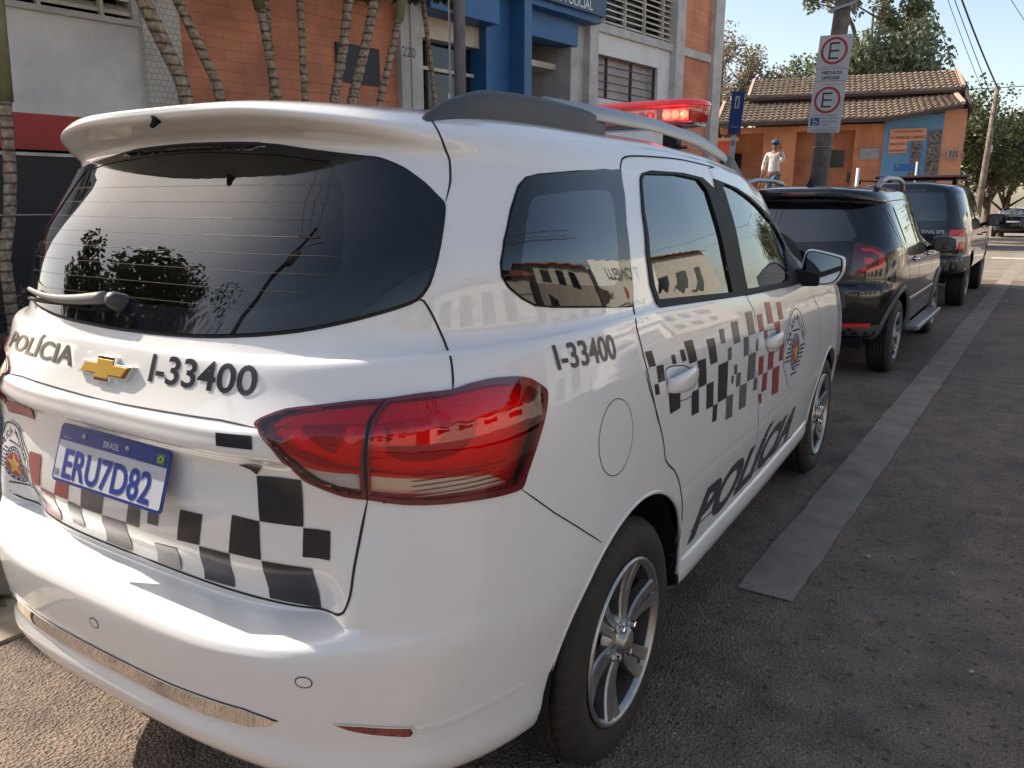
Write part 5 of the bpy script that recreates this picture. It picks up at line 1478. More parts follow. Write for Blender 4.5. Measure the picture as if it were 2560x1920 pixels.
def tree(loc, h, r, label, m, seed, n_limbs=9, nl=5000, L=.22, trunk_h=.4, flat=.75, spread=1.0, cr_=.28, group=None, bare=0, tr=None, droop=0):
    rng = random.Random(seed)
    g = empty('tree', loc, 0, label, 'tree', group)
    tb = MB(); x, y = 0, 0
    tr = tr or h * .022
    tb.tube([(0, 0, -.1), (rng.uniform(-.1, .1), 0, h * trunk_h * .5), (rng.uniform(-.2, .2), rng.uniform(-.2, .2), h * trunk_h), (rng.uniform(-.3, .3), rng.uniform(-.3, .3), h * .85)], [tr * 1.3, tr, tr * .8, tr * .15], 8)
    tips = []
    for k in range(n_limbs):
        a = 2 * math.pi * k / n_limbs + rng.uniform(-.4, .4)
        z0 = h * (trunk_h + rng.uniform(-.02, .3) * (1 - trunk_h)); R_ = r * rng.uniform(.45, 1.0) * spread
        z1 = h * rng.uniform(trunk_h + .18, .97) - R_ * .1
        mid = Vector((math.cos(a) * R_ * .5, math.sin(a) * R_ * .5, z0 + (z1 - z0) * .62))
        end = Vector((math.cos(a) * R_, math.sin(a) * R_, z1))
        tb.tube([(0, 0, z0), mid, end], [tr * .55, tr * .32, tr * .08], 6)
        tips.append(end); tips.append(mid.lerp(end, .5) + Vector((0, 0, r * .1)))
        for q in range(4):
            e2 = mid.lerp(end, rng.uniform(.2, .9)) + Vector((rng.gauss(0, .32), rng.gauss(0, .32), rng.uniform(-.1, .4))) * r
            tb.tube([mid.lerp(end, .3), e2], [tr * .2, tr * .05], 5, caps=False); tips.append(e2)
            if bare:
                for _ in range(bare):
                    e3 = e2 + Vector((rng.gauss(0, .13), rng.gauss(0, .13), rng.uniform(.05, .28))) * r
                    tb.tube([e2, e3], [tr * .09, tr * .03], 3, caps=False)
    tips.append(Vector((0, 0, h * .93)))
    tb.build('trunk', M['bark'], g)
    lb_ = MB()
    for c in tips:
        leaves(lb_, c, r * cr_ * rng.uniform(.6, 1.25), int(nl / len(tips) * rng.uniform(.5, 1.4)), L, rng, flat, droop)
    lb_.build('crown', m, g, recalc=False)
    return g
LM = {'dark': leafmat('dark_leaf', (.045, .062, .022), (.15, .17, .065)), 'olive': leafmat('olive_leaf', (.08, .095, .04), (.26, .25, .12)),
      'pale': leafmat('pale_leaf', (.15, .12, .07), (.36, .28, .18)), 'grey': leafmat('grey_green_leaf', (.09, .115, .065), (.28, .31, .19)), 'yellow': leafmat('yellow_leaf', (.09, .07, .02), (.34, .24, .09))}
tree((-10.6, 37, 0), 9.4, 2.5, 'pale half bare tree rising left of the orange house', LM['pale'], 3, 14, 11000, .16, .30, bare=8, cr_=.30)
tree((-8.0, 40, 0), 7.6, 2.5, 'olive green tree behind the tiled roof, beside the pale bare tree', LM['olive'], 4, 12, 11000, .17, .28, cr_=.32)
tree((-4.3, 40, 0), 12.0, 2.8, 'tall grey green gum tree with drooping tufts behind the house', LM['grey'], 7, 14, 20000, .22, .34, cr_=.27, flat=.9, droop=.7)
tree((-6.3, 42, 0), 9.4, 1.7, 'slender gum sapling between the olive tree and the tall gum', LM['grey'], 9, 7, 2600, .16, .5, cr_=.28, droop=.6)
hk = [((1.0, 38, -.2), 6.4, 2.4, 'dark', 'dense dark tree beside the far corner of the orange house'), ((3.2, 42, -.3), 7.2, 2.8, 'olive', 'broad olive tree above the black sedan'), ((-.6, 35, -.2), 5.6, 1.9, 'dark', 'lowest dark leafy tree against the house side wall'),
      ((5.6, 52, -.4), 7.6, 3.0, 'dark', 'tall dark tree at the right edge behind the olive one'), ((1.7, 47, -.3), 6.0, 2.6, 'yellow', 'yellowing tree behind the leaning street pole')]
for k, (loc, h, r, kd, lab) in enumerate(hk):
    tree(loc, h, r, lab, LM[kd], 20 + k, 11, 8000, .17, .22, cr_=.34, group='trees beyond the cross street')

# ------------------------------------------------------------------ palms
def palm_trunk_mat():
    m = mat('palm_trunk', (.36, .28, .20), .85, noise_s=25, noise_a=.3, bump=.4, bump_s=60)
    t = m.node_tree; b = t.nodes['Principled BSDF']
    tc = t.nodes.new('ShaderNodeTexCoord'); wv = t.nodes.new('ShaderNodeTexWave'); wv.bands_direction = 'Z'
    wv.inputs['Scale'].default_value = 4.2; wv.inputs['Distortion'].default_value = 1.2; wv.inputs['Detail'].default_value = 3
    t.links.new(tc.outputs['Object'], wv.inputs['Vector'])
    r = t.nodes.new('ShaderNodeValToRGB'); r.color_ramp.elements[0].position = .04; r.color_ramp.elements[1].position = .22
    r.color_ramp.elements[0].color = (.38, .33, .3, 1); r.color_ramp.elements[1].color = (1.1, 1.05, 1, 1)
    t.links.new(wv.outputs['Fac'], r.inputs[0])
    x = t.nodes.new('ShaderNodeMixRGB'); x.blend_type = 'MULTIPLY'; x.inputs[0].default_value = 1
    src = b.inputs['Base Color'].links[0].from_socket
    t.links.new(src, x.inputs[1]); t.links.new(r.outputs[0], x.inputs[2]); t.links.new(x.outputs[0], b.inputs['Base Color'])
    return m
M['palm'] = palm_trunk_mat()
M['frond'] = leafmat('palm_frond', (.05, .075, .02), (.16, .18, .05))
M['sheath'] = mat('palm_crownshaft', (.20, .19, .08), .5, noise_s=6, noise_a=.2)
def frond(mb, base, d, L, rng, droop=1.0):
    """arching midrib with paired leaflets"""
    P = []; d = Vector(d).normalized(); side = d.cross(Vector((0, 0, 1))).normalized()
    for k in range(15):
        t = k / 14
        P.append(Vector(base) + d * L * t * (1 - .18 * t) + Vector((0, 0, -droop * L * t * t * .62)))
    mb.tube(P, [.016 * (1 - .85 * k / 14) for k in range(15)], 5, caps=False)
    for k in range(2, 15):
        for q in range(3):
            t = (k + q / 3) / 15
            i = min(13, int(t * 14)); p = P[i].lerp(P[i + 1], t * 14 - i)
            ax = (P[i + 1] - P[i]).normalized(); ll = L * .30 * math.sin(math.pi * min(1, .12 + t * .85)) ** .6
            for sg in (-1, 1):
                v = (side * sg + ax * .75 + Vector((0, 0, rng.uniform(-.75, -.15)))).normalized()
                w_ = ax * .014
                tip = p + v * ll + Vector((0, 0, -ll * .2))
                mb.add([p - w_, p + w_, p + v * ll * .55 + w_, tip, p + v * ll * .55 - w_], [(0, 1, 2, 3, 4)])
def palm(pts, rad, label, seed, fronds=7, L=1.5, shaft=True, crown_z=None, group='palms in front of the station', sl=.8):
    rng = random.Random(seed)
    W = []
    for s_, z_, off in pts:
        W.append(Vector((-3.3 + .1615 * s_ + .9869 * off, 13.1 + .9869 * s_ - .1615 * off, z_)))
    g = empty('palm_tree', W[0], 0, label, 'palm', group)
    W = [p - W[0] for p in W]
    tb = MB()
    # resample with ring swellings
    P = []; Rr = []
    for a, b in zip(W, W[1:]):
        n = max(2, int((b - a).length / .035))
        for k in range(n):
            P.append(a.lerp(b, k / n) + Vector((rng.gauss(0, .0018), rng.gauss(0, .0018), 0))); Rr.append(rad * .88 * (1 + (rng.uniform(.02, .10) if len(P) % 3 == 0 else rng.uniform(-.02, .02))))
    P.append(W[-1]); Rr.append(rad)
    tb.tube(P, Rr, 12); tb.build('trunk', M['palm'], g)
    top = W[-1]; up_ = (W[-1] - W[-2]).normalized()
    if shaft:
        cs_ = MB(); cs_.tube([top, top + up_ * sl * .45, top + up_ * sl], [rad * 1.25, rad * 1.15, rad * .5], 10); cs_.build('crownshaft', M['sheath'], g)
        top = top + up_ * (sl - .05)
    fb = MB()
    for k in range(fronds):
        a = 2 * math.pi * k / fronds + rng.uniform(-.3, .3)
        frond(fb, top, (math.cos(a), math.sin(a), rng.uniform(.3, 1.0)), L * rng.uniform(.8, 1.15), rng)
    fb.build('fronds', M['frond'], g, recalc=False)
    return g
o_ = .9
palm([(-10.35, .4, o_), (-10.62, 2.37, o_), (-10.87, 2.94, o_), (-11.25, 3.9, o_), (-11.6, 4.7, o_)], .062, 'thick palm trunk leaning left in front of the white tiled column', 1)
palm([(-10.1, .4, o_), (-10.32, 2.39, o_), (-10.6, 2.99, o_), (-11.0, 3.9, o_), (-11.3, 4.6, o_)], .046, 'thinner palm leaning left against the brick, right of the thick leaning one', 2)
palm([(-9.68, .4, o_), (-9.76, 2.33, o_), (-9.86, 3.0, o_), (-9.87, 3.04, o_)], .042, 'short palm whose green crownshaft shows at the top of the brick wall', 3, L=1.2)
palm([(-9.68, .4, o_ - .2), (-9.68, 2.34, o_ - .2), (-9.68, 3.15, o_ - .2), (-9.70, 4.9, o_ - .2)], .034, 'slim straight palm with a sunlit left edge, touching the short one', 4)
palm([(-9.47, .4, o_), (-9.47, 2.35, o_), (-9.47, 3.19, o_), (-9.50, 5.2, o_)], .036, 'slim upright palm alone in the middle of the brick wall', 5)
palm([(-9.4, .4, o_), (-9.15, 2.39, o_), (-9.01, 2.88, o_), (-8.93, 3.28, o_), (-8.75, 4.6, o_)], .050, 'palm leaning right, crossing the left edge of the dark plaque', 6)
palm([(-9.2, .4, o_), (-8.94, 2.41, o_), (-8.78, 2.83, o_), (-8.62, 3.33, o_), (-8.2, 4.8, o_)], .054, 'stout palm leaning right across the middle of the dark plaque', 7)
palm([(-7.3, .4, .5), (-7.45, 2.4, .5), (-7.62, 3.62, .5)], .03, 'small palm whose crown hangs before the cream lintel', 12, fronds=7, L=.55, sl=.1)
palm([(-8.9, .4, o_), (-8.60, 2.43, o_), (-8.37, 3.05, o_), (-8.33, 3.2, o_)], .040, 'palm with a dried brown sheath right of the dark plaque', 8, L=1.3)
palm([(-12.05, .3, o_), (-12.04, 1.07, o_), (-11.97, 1.36, o_), (-11.93, 1.65, o_), (-11.91, 1.93, o_), (-11.90, 2.12, o_)], .044, 'ringed palm trunk at the left edge before the black fence', 9, fronds=5, L=1.7, sl=1.5)
# dry undergrowth at the palm foot
ug = MB(); rng = random.Random(5)
for k in range(420):
    s_ = rng.gauss(-11.75, .28); off = rng.gauss(.95, .25)
    p = Vector((-3.3 + .1615 * s_ + .9869 * off, 13.1 + .9869 * s_ - .1615 * off, rng.uniform(.42, .85)))
    d = Vector((rng.gauss(0, 1), rng.gauss(0, 1), rng.uniform(0, 1.3))).normalized(); l = rng.uniform(.08, .28)
    u = d.cross(Vector((0, 0, 1))).normalized() * .006
    ug.add([p - u, p + u, p + d * l + Vector((0, 0, -.3 * l))], [(0, 1, 2)])
tag(ug.build('dry_undergrowth', leafmat('straw', (.10, .06, .035), (.40, .30, .18)), recalc=False), 'tangle of dry straw coloured leaves at the foot of the left palm', 'undergrowth', kind='stuff')

# ------------------------------------------------------------------ orange house across the cross street
HM = Matrix.Translation((1.549, -1.712, 1.45)) @ Matrix.Scale(1.2, 4) @ Matrix.Translation((-1.549, 1.712, -1.45)) @ Matrix.Translation((-5.78, 21.86, 0)) @ Matrix.Rotation(math.atan2(.191, .982), 4, 'Z')
hs = empty('orange_house', HM @ Vector((3, 0, 1.3)), 0, 'low orange house with tiled roofs, deep porch and a sky blue front panel', 'house')
HI = Matrix.Translation(-(HM @ Vector((3, 0, 1.3))))
def hbox(name, x0, x1, y0, y1, z0, z1, m, parent=None):
    mb = MB(HI @ HM); mb.box(x0, x1, y0, y1, z0, z1); return mb.build(name, m, parent or hs)
M['orange'] = mat('orange_render', (.42, .165, .085), .9, noise_s=1.6, noise_a=.13, detail=12)
M['orange_l'] = mat('salmon_render', (.56, .26, .155), .85, noise_s=1.2, noise_a=.05)
M['skyblue'] = mat('sky_blue_render', (.10, .23, .37), .85, noise_s=1.2, noise_a=.05)
M['roofwood'] = mat('dark_roof_timber', (.055, .035, .033), .8)
M['stone'] = mat('stone_cladding', (.17, .14, .115), .9, noise_s=14, noise_a=.4, bump=.8, bump_s=20)
hbox('wall', .0, 1.25, 1.3, 1.5, 1.2, 3.55, M['orange']); hbox('wall', 1.25, 2.14, 0, .3, 1.2, 3.55, M['orange'])
hbox('wall', 2.14, 3.70, .55, .8, 1.2, 3.55, M['orange']); hbox('wall', 3.70, 4.43, 0, .3, 1.2, 3.55, M['orange'])
hbox('lintel', .0, 4.43, .02, .25, 3.41, 3.56, M['orange'])
hbox('blue_panel', 4.43, 5.86, -.02, .25, 1.2, 3.75, M['skyblue'])
hbox('wall', 5.86, 6.40, -.01, 3.5, 1.2, 3.86, M['orange_l'])
hbox('side_return', 2.14, 2.16, .3, .6, 1.2, 3.5, M['orange']); hbox('side_return', 3.68, 3.70, .3, .6, 1.2, 3.5, M['orange'])
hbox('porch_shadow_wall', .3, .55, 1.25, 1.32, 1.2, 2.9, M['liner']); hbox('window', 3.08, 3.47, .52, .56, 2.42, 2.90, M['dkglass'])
hbox('meter_box', 3.60, 3.72, .50, .56, 2.0, 2.28, mat('meter_box', (.05, .04, .035), .5))
hbox('notice_board', 3.86, 4.35, -.05, .0, 2.60, 2.90, mat('steel_board', (.24, .235, .22), .5, metal=.3, noise_s=8, noise_a=.1))
hbox('stone_strip', 5.14, 5.38, -.05, -.02, 1.2, 3.03, M['stone']); hbox('stone_strip', 5.53, 5.83, -.05, -.02, 1.2, 3.33, M['stone'])
sgn = hbox('clinic_sign', 4.57, 5.47, -.05, -.02, 3.07, 3.40, M['orange_l']); hbox('clinic_sign', 4.57, 5.02, -.05, -.02, 2.76, 3.07, M['orange_l'])
M['sign_brown'] = mat('brown_lettering', (.14, .035, .03), .6)
def htext(s_, x, z, h, wd):
    o = text_on('sign_lettering', s_, HI @ HM @ Matrix.Translation((x, -.056, z)) @ Matrix.Rotation(R(90), 4, 'X'), h, M['sign_brown'], sgn, .02, 0, wd)
htext('CONSULTÓRIO DENTÁRIO', 4.66, 3.30, .045, .72); htext('Dr. APARECIDO CARDOSO', 4.60, 3.13, .075, .84)
htext('PERIODONTISTA', 4.59, 2.97, .055, .40); htext('E', 4.78, 2.90, .035, .03); htext('ENDODONTISTA', 4.59, 2.80, .055, .40)
for x0, y0, y1 in ((6.0, -.35, -.02), (6.32, .9, 1.3)):
    g = empty('air_conditioner'); g.parent = hs
    hbox('casing', x0 + .02, x0 + .26, y0, y1, 2.58, 2.80, mat('ac_casing', (.38, .34, .29), .6), g)
    for k in range(3): hbox('vent', x0 + .04 + k * .075, x0 + .085 + k * .075, y0 - .008, y0 - .002, 2.60, 2.78, M['frame'], g)
# roofs of half-round tiles
def tile_mat():
    return mat('roof_tile', (.27, .20, .135), .85, noise_s=5, noise_a=.25, col2=(.12, .08, .055))
M['tile'] = tile_mat()
M['rafter_end'] = mat('pale_fascia', (.50, .34, .25), .8)
def tiled(name, x0, x1, ya, za, yb, zb, tw=.155, th=.24):
    """slope from front edge (ya, za) to back edge (yb, zb)"""
    fz = (lambda x: za) if not callable(za) else za
    mb = MB(HI @ HM); nx = int((x1 - x0) / tw); L = math.hypot(yb - ya, zb - fz(x0)); nr = max(2, int(L / th))
    vs = []; fs = []; cols = nx * 6 + 1
    for r_ in range(nr):
        for e in (0, 1):
            t = (r_ + e) / nr
            for c in range(cols):
                x = x0 + (x1 - x0) * c / (cols - 1)
                zf = fz(x); lift = .045 * (1 - e)
                ph = (c % 6) / 6
                wav = .034 * abs(math.sin(math.pi * ph)) if True else 0
                vs.append((x, ya + (yb - ya) * t, zf + (zb - zf) * t + wav + lift + (.0 if e else .0)))
    for r_ in range(nr):
        a = r_ * 2 * cols
        for c in range(cols - 1): fs.append((a + c, a + c + 1, a + cols + c + 1, a + cols + c))
        if r_ < nr - 1:
            b = a + cols
            for c in range(cols - 1): fs.append((b + c, b + c + 1, b + cols + c + 1, b + cols + c))
    # front edge closure
    base = len(vs)
    for c in range(cols):
        x = x0 + (x1 - x0) * c / (cols - 1); vs.append((x, ya, fz(x) - .03))
    for c in range(cols - 1): fs.append((c, c + 1, base + c + 1, base + c))
    mb.add(vs, fs, 0, False)
    return mb.build(name, M['tile'], hs, recalc=False)
eave = lambda x: 3.66 if x < 4.5 else 3.66 + (x - 4.5) * .162
tiled('roof', -.05, 6.18, -.45, eave, 1.45, 4.42)
tiled('roof', .70, 6.32, 1.0, 4.50, 2.7, 5.20)
def strip_(name, p0, p1, w_, h_, m):
    mb = MB(HI @ HM); mb.bar(p0, p1, w_, h_); mb.build(name, m, hs)
strip_('gutter', (-.05, -.47, 3.61), (4.5, -.47, 3.61), .07, .09, M['roofwood']); strip_('gutter', (4.5, -.47, 3.61), (6.22, -.47, 3.88), .07, .09, M['roofwood'])
strip_('gutter', (.68, .98, 4.44), (6.34, .98, 4.44), .07, .08, M['roofwood'])
strip_('fascia', (.68, 1.2, 4.33), (6.2, 1.2, 4.33), .05, .20, mat('maroon_fascia', (.075, .022, .022), .7))
strip_('verge', (6.20, -.46, 3.97), (6.20, 1.40, 4.47), .10, .08, M['rafter_end']); strip_('verge', (6.36, .98, 4.56), (6.36, 2.7, 5.24), .10, .08, M['rafter_end'])
strip_('verge', (-.06, -.46, 3.70), (-.06, 1.40, 4.47), .08, .06, M['rafter_end']); strip_('verge', (.67, .98, 4.55), (.67, 2.7, 5.24), .08, .06, M['rafter_end'])
mb = MB(HI @ HM); mb.poly([(6.42, -.3, 3.8), (6.42, 3.2, 3.1), (6.42, 3.2, 4.0), (6.42, .9, 4.5), (6.42, 2.5, 5.1), (6.42, .8, 4.45)][:4], (.05, 0, 0)); mb.build('gable_board', M['roofwood'], hs)
hbox('loft_wall', .9, 6.2, 1.3, 2.6, 3.6, 4.45, M['roofwood'])
mb = MB(HI @ HM); mb.poly([(6.45, .95, 4.50), (6.45, 2.9, 5.18), (6.45, 4.2, 4.50), (6.45, 4.2, 4.2)], (.06, 0, 0)); mb.build('gable_board', M['roofwood'], hs)
# side roof at the left with red block
hbox('annex_wall', -.9, .28, .9, 1.1, 1.2, 3.25, mat('red_orange_paint', (.55, .10, .05), .8))
hbox('annex_roof', -1.1, .5, .5, 1.4, 3.25, 3.33, M['rafter_end'])
tiled('annex_tiles', -1.4, .0, -.2, 3.75, 1.9, 4.35)
hbox('annex_base', -.9, .28, .85, .9, 1.2, 2.35, M['liner'])
# terrace, railing
hbox('terrace', -3.2, 6.5, -.6, 5, .55, 1.235, M['concrete'])
rl = empty('ramp_railing', HM @ Vector((.9, -.3, 1.24)), 0, 'dark wrought iron railing on the ramp beside the porch', 'railing')
RI = Matrix.Translation(-(HM @ Vector((.9, -.3, 1.24))))
mb = MB(RI @ HM)
za_, zb_ = 2.0, 2.42
for k in range(12):
    x = .35 + k * .075; zt = za_ + (zb_ - za_) * k / 11
    mb.bar((x, -.3, 1.3), (x, -.3, zt), .010, .010)
    if k % 2 == 0: mb.bar((x, -.3, zt - .45), (x + .07, -.3, zt - .15), .010, .010)
mb.bar((.33, -.3, za_), (1.2, -.3, zb_), .02, .02); mb.bar((.33, -.3, za_ - .5), (1.2, -.3, zb_ - .5), .015, .015)
mb.build('rail_bars', M['frame'], rl)

# ------------------------------------------------------------------ poles, signs and wires
M['pole'] = mat('weathered_concrete_pole', (.20, .165, .145), .9, noise_s=5, noise_a=.3, bump=.4, bump_s=30, col2=(.11, .09, .08))
M['pole_l'] = mat('pale_wooden_pole', (.20, .155, .12), .85, noise_s=7, noise_a=.25, bump=.3, bump_s=30)
sp = empty('utility_pole', (-1.30, 13, .1), 0, 'thick weathered pole carrying the stack of parking signs', 'utility pole', 'street poles')
mb = MB(); mb.tube([(0, 0, 0), (.10, 0, 2.3), (.21, 0, 4.3), (.40, 0, 8.4)], [.165, .15, .132, .11], 20); mb.build('pole_shaft', M['pole'], sp)
mb = MB(); mb.tube([(.10 + .155 * math.cos(a * .3), .155 * math.sin(a * .3), 2.27) for a in range(22)], .008, 5, caps=False); mb.build('pole_strap', M['silver'], sp)
mb = MB(); mb.tube([(.24 + .14 * math.cos(a * .3), .14 * math.sin(a * .3), 4.48) for a in range(22)], .012, 5, caps=False); mb.bar((.02, -.15, 4.42), (.44, -.15, 4.52), .03, .04); mb.build('pole_strap', M['silver'], sp)
mb = MB(); mb.tube([(.42, -.12, 4.35), (.50, -.12, 6)], .03, 8); mb.build('pole_conduit', mat('grey_conduit', (.30, .30, .31), .5), sp)
M['sign_white'] = mat('sign_white', (.52, .53, .54), .45); M['sign_red'] = mat('sign_red', (.42, .035, .04), .45); M['sign_black'] = mat('sign_black', (.02, .02, .022), .5); M['sign_blue'] = mat('sign_blue', (.02, .10, .28), .45)
M['sign_grey'] = mat('faded_lettering', (.30, .30, .31), .5)
def board(name, loc, rz, tilt, w_, h_, col, label, cat='sign', group=None):
    g = empty(name, loc, 0, label, cat, group)
    g.rotation_euler = (0, tilt, rz)
    mb = MB(); pts = rrect(w_, h_, .012); mb.poly([(x, 0, y) for x, y in pts], (0, .004, 0)); mb.build('board', col, g)
    return g
def disc_ring(g, x, z, r0, r1, m, nm='ring', y=-.002):
    mb = MB(); n = 48; vs = []
    for k in range(n):
        a = 2 * math.pi * k / n; vs += [(x + r0 * math.cos(a), y, z + r0 * math.sin(a)), (x + r1 * math.cos(a), y, z + r1 * math.sin(a))]
    mb.add(vs, [(2 * k, 2 * k + 1, (2 * k + 3) % (2 * n), (2 * k + 2) % (2 * n)) for k in range(n)])
    mb.build(nm, m, g)
XZ = Matrix.Rotation(R(90), 4, 'X')
def stext(g, s_, x, z, h, wd, m, bold=.01, align='LEFT'):
    text_on('lettering', s_, Matrix.Translation((x, -.003, z)) @ XZ, h, m, g, bold, 0, wd, align=align)
def big_e(g, x, z, w_, h_, m, th=.026):
    mb = MB()
    mb.poly([(x - w_ / 2, -.004, z - h_ / 2), (x - w_ / 2 + th, -.004, z - h_ / 2), (x - w_ / 2 + th, -.004, z + h_ / 2), (x - w_ / 2, -.004, z + h_ / 2)][::1])
    for zz in (z - h_ / 2 + th / 2, z, z + h_ / 2 - th / 2):
        mb.poly([(x - w_ / 2 + th, -.004, zz - th / 2), (x + w_ / 2, -.004, zz - th / 2), (x + w_ / 2, -.004, zz + th / 2), (x - w_ / 2 + th, -.004, zz + th / 2)])
    bmesh.ops.remove_doubles(mb.b, verts=mb.b.verts, dist=.0001)
    mb.build('letter_e', m, g)
# upper board (official vehicles), lower board (disabled)
TL_ = R(3.0)
s1 = board('parking_sign', (-1.125, 12.835, 3.76), R(-4), TL_, .53, .77, M['sign_white'], 'upper white E parking sign on the thick pole, reading VEÍCULOS OFICIAIS', group='parking signs on the thick pole')
disc_ring(s1, -.005, .14, .175, .215, M['sign_red']); big_e(s1, -.005, .14, .16, .26, M['sign_black'])
stext(s1, 'NA FAIXA AMARELA', -.18, -.115, .020, .36, M['sign_grey'], .0)
for zz in (-.145, -.335):
    mb = MB(); mb.poly([(-.25, -.002, zz), (.25, -.002, zz), (.25, -.002, zz + .007), (-.25, -.002, zz + .007)]); mb.build('red_rule', M['sign_red'], s1)
stext(s1, 'VEÍCULOS', -.165, -.225, .050, .33, M['sign_black'], .03); stext(s1, 'OFICIAIS', -.15, -.305, .050, .29, M['sign_black'], .03)
s2 = board('parking_sign', (-1.168, 12.835, 2.985), R(-4), TL_, .53, .77, M['sign_white'], 'lower white E parking sign with a blue wheelchair square', group='parking signs on the thick pole')
disc_ring(s2, -.005, .14, .175, .215, M['sign_red']); big_e(s2, -.01, .14, .16, .24, M['sign_black'])
stext(s2, 'NA FAIXA AMARELA', -.18, -.11, .022, .36, M['sign_black'], 0)
mb = MB(); mb.poly([(-.235, -.002, -.27), (-.085, -.002, -.27), (-.085, -.002, -.14), (-.235, -.002, -.14)]); mb.build('blue_square', M['sign_blue'], s2)
disc_ring(s2, -.165, -.225, .025, .034, M['sign_white'], 'wheelchair_wheel', -.004)
mb = MB(); mb.bar((-.185, -.005, -.165), (-.178, -.005, -.205), .004, .014); mb.build('wheelchair_figure', M['sign_white'], s2)
mb = MB(); mb.bar((-.180, -.005, -.203), (-.135, -.005, -.205), .004, .012); mb.build('wheelchair_figure', M['sign_white'], s2)
mb = MB(); mb.bar((-.136, -.005, -.203), (-.115, -.005, -.245), .004, .012); mb.build('wheelchair_figure', M['sign_white'], s2)
disc_ring(s2, -.187, -.155, 0, .011, M['sign_white'], 'wheelchair_head', -.004)
for i, t_ in enumerate(('EXCLUSIVO', 'DEFICIENTE', 'FÍSICO')): stext(s2, t_, -.06, -.165 - i * .052, .026, (.27, .27, .16)[i], M['sign_black'], 0)
mb = MB(); mb.poly([(-.245, -.002, -.302), (.235, -.002, -.302), (.235, -.002, -.299), (-.245, -.002, -.299)]); mb.build('thin_rule', M['sign_red'], s2)
stext(s2, 'Art. 181 Inc. XX do CTB', -.12, -.335, .017, .27, M['sign_black'], 0); stext(s2, 'MULTA E REMOÇÃO DO VEÍCULO', -.21, -.368, .020, .42, M['sign_black'], 0)
# blue station sign and small E sign on a thin post
post = empty('sign_post', (-1.77, 9.55, .14), 0, 'thin grey post between the station corner and the thick pole', 'post')
mb = MB(); mb.tube([(0, 0, 0), (.03, 0, 2.8)], .022, 10); mb.build('post_shaft', M['silver'], post)
b1 = board('station_sign', (-1.73, 9.52, 2.65), R(-6), R(3.5), .185, .56, mat('station_sign_blue', (.02, .055, .19), .45), 'narrow blue sign with a white pictogram of a guard')
mb = MB(); mb.poly([(-.035, -.002, .06), (.03, -.002, .06), (.03, -.002, .22), (-.035, -.002, .22)]); mb.build('white_field', M['sign_white'], b1)
mb = MB(); mb.tube([(-.002, -.004, .075), (0, -.004, .15), (.004, -.004, .19)], [.010, .014, .010], 8); mb.build('guard_figure', M['sign_black'], b1)
stext(b1, 'Delegacia', -.055, -.19, .024, .11, M['sign_white'], 0)
b2 = board('parking_sign', (-1.752, 9.52, 2.19), R(-6), R(3.5), .085, .32, M['sign_white'], 'small narrow E sign under the blue station sign')
disc_ring(b2, 0, .06, .026, .034, M['sign_red']); big_e(b2, 0, .06, .022, .052, M['sign_black'], .006)
stext(b2, '24h', -.02, -.09, .022, .035, M['sign_grey'], 0)
# wooden pole by the cross street, thin corner posts
wp_ = empty('utility_pole', (.98, 26, -.02), 0, 'slender pale pole leaning right at the far street corner', 'utility pole', 'street poles')
mb = MB(); mb.tube([(0, 0, 0), (0, 0, 1.1), (.045, 0, 3.0), (.07, 0, 4.75)], [.105, .10, .085, .065], 14); mb.build('pole_shaft', M['pole_l'], wp_)
mb = MB(); mb.box(.10, .16, -.05, .05, 2.9, 3.1); mb.build('junction_box', M['greycol'], wp_)
mb = MB(); mb.tube([(.05, -.1, 4.5), (.16, -.1, 4.4), (.17, -.1, 4.1), (.12, -.1, 3.6)], .012, 5); mb.build('cable_loop', M['trim'], wp_)
cp = empty('street_name_post', (-.35, 20.6, 0), 0, 'thin pale post with a blue street name blade', 'street sign')
mb = MB(); mb.tube([(0, 0, 0), (0, 0, 2.42)], .028, 10); mb.build('post_shaft', M['sign_white'], cp)
mb = MB(); mb.box(-.52, -.03, -.01, .01, 2.20, 2.38); mb.build('name_blade', M['sign_blue'], cp)
text_on('lettering', 'Rua', Matrix.Translation((-.46, -.013, 2.31)) @ XZ, .035, M['sign_white'], cp, 0)
cp2 = empty('bollard_post', (-1.72, 20.6, 0), 0, 'short white post standing before the stone strip of the blue panel', 'post')
mb = MB(); mb.tube([(0, 0, 0), (.02, 0, 2.30)], .045, 10); mb.build('post_shaft', M['sign_white'], cp2)
M['wire'] = mat('cable_black', (.02, .02, .022), .6)
def wire(a, b, sag, r_, label=None):
    a, b = Vector(a), Vector(b); mb = MB()
    mb.tube([a.lerp(b, k / 16) - Vector((0, 0, sag * 4 * (k / 16) * (1 - k / 16))) for k in range(17)], r_, 5, caps=False)
    o = mb.build('power_line', M['wire'])
    tag(o, label, 'cable', 'overhead cables'); return o
wire((-.90, 13, 8.3), (1.05, 26, 4.70), .25, .022, 'thick cable running down from the top right to the pale leaning pole')
wire((-.95, 13, 8.0), (1.05, 26, 4.2), .1, .010, 'thin cable below the thick one, ending halfway up the pale leaning pole')
wire((-.9, 13, 8.1), (2.6, 27, 5.1), .25, .008, 'thin cable passing just right of the thick one and over the pale pole')
wire((-.9, 13, 7.8), (1.05, 26, 3.9), .2, .007, 'thinnest cable ending below the junction box of the pale pole')
wire((-.95, 13, 7.4), (.6, 30, 3.9), .2, .010, 'lowest sloping cable crossing in front of the tall gum tree')
wire((-16, 27, 6.0), (1.05, 26, 4.68), .25, .012, 'level cable crossing behind the signs above the tiled roofs')
wire((1.05, 26, 4.68), (14, 27, 5.2), .1, .012, 'level cable leaving the pale leaning pole to the right')
wire((-14, 30, 4.6), (9, 30, 4.35), .1, .008, 'thin cable across the face of the orange house and the trees')
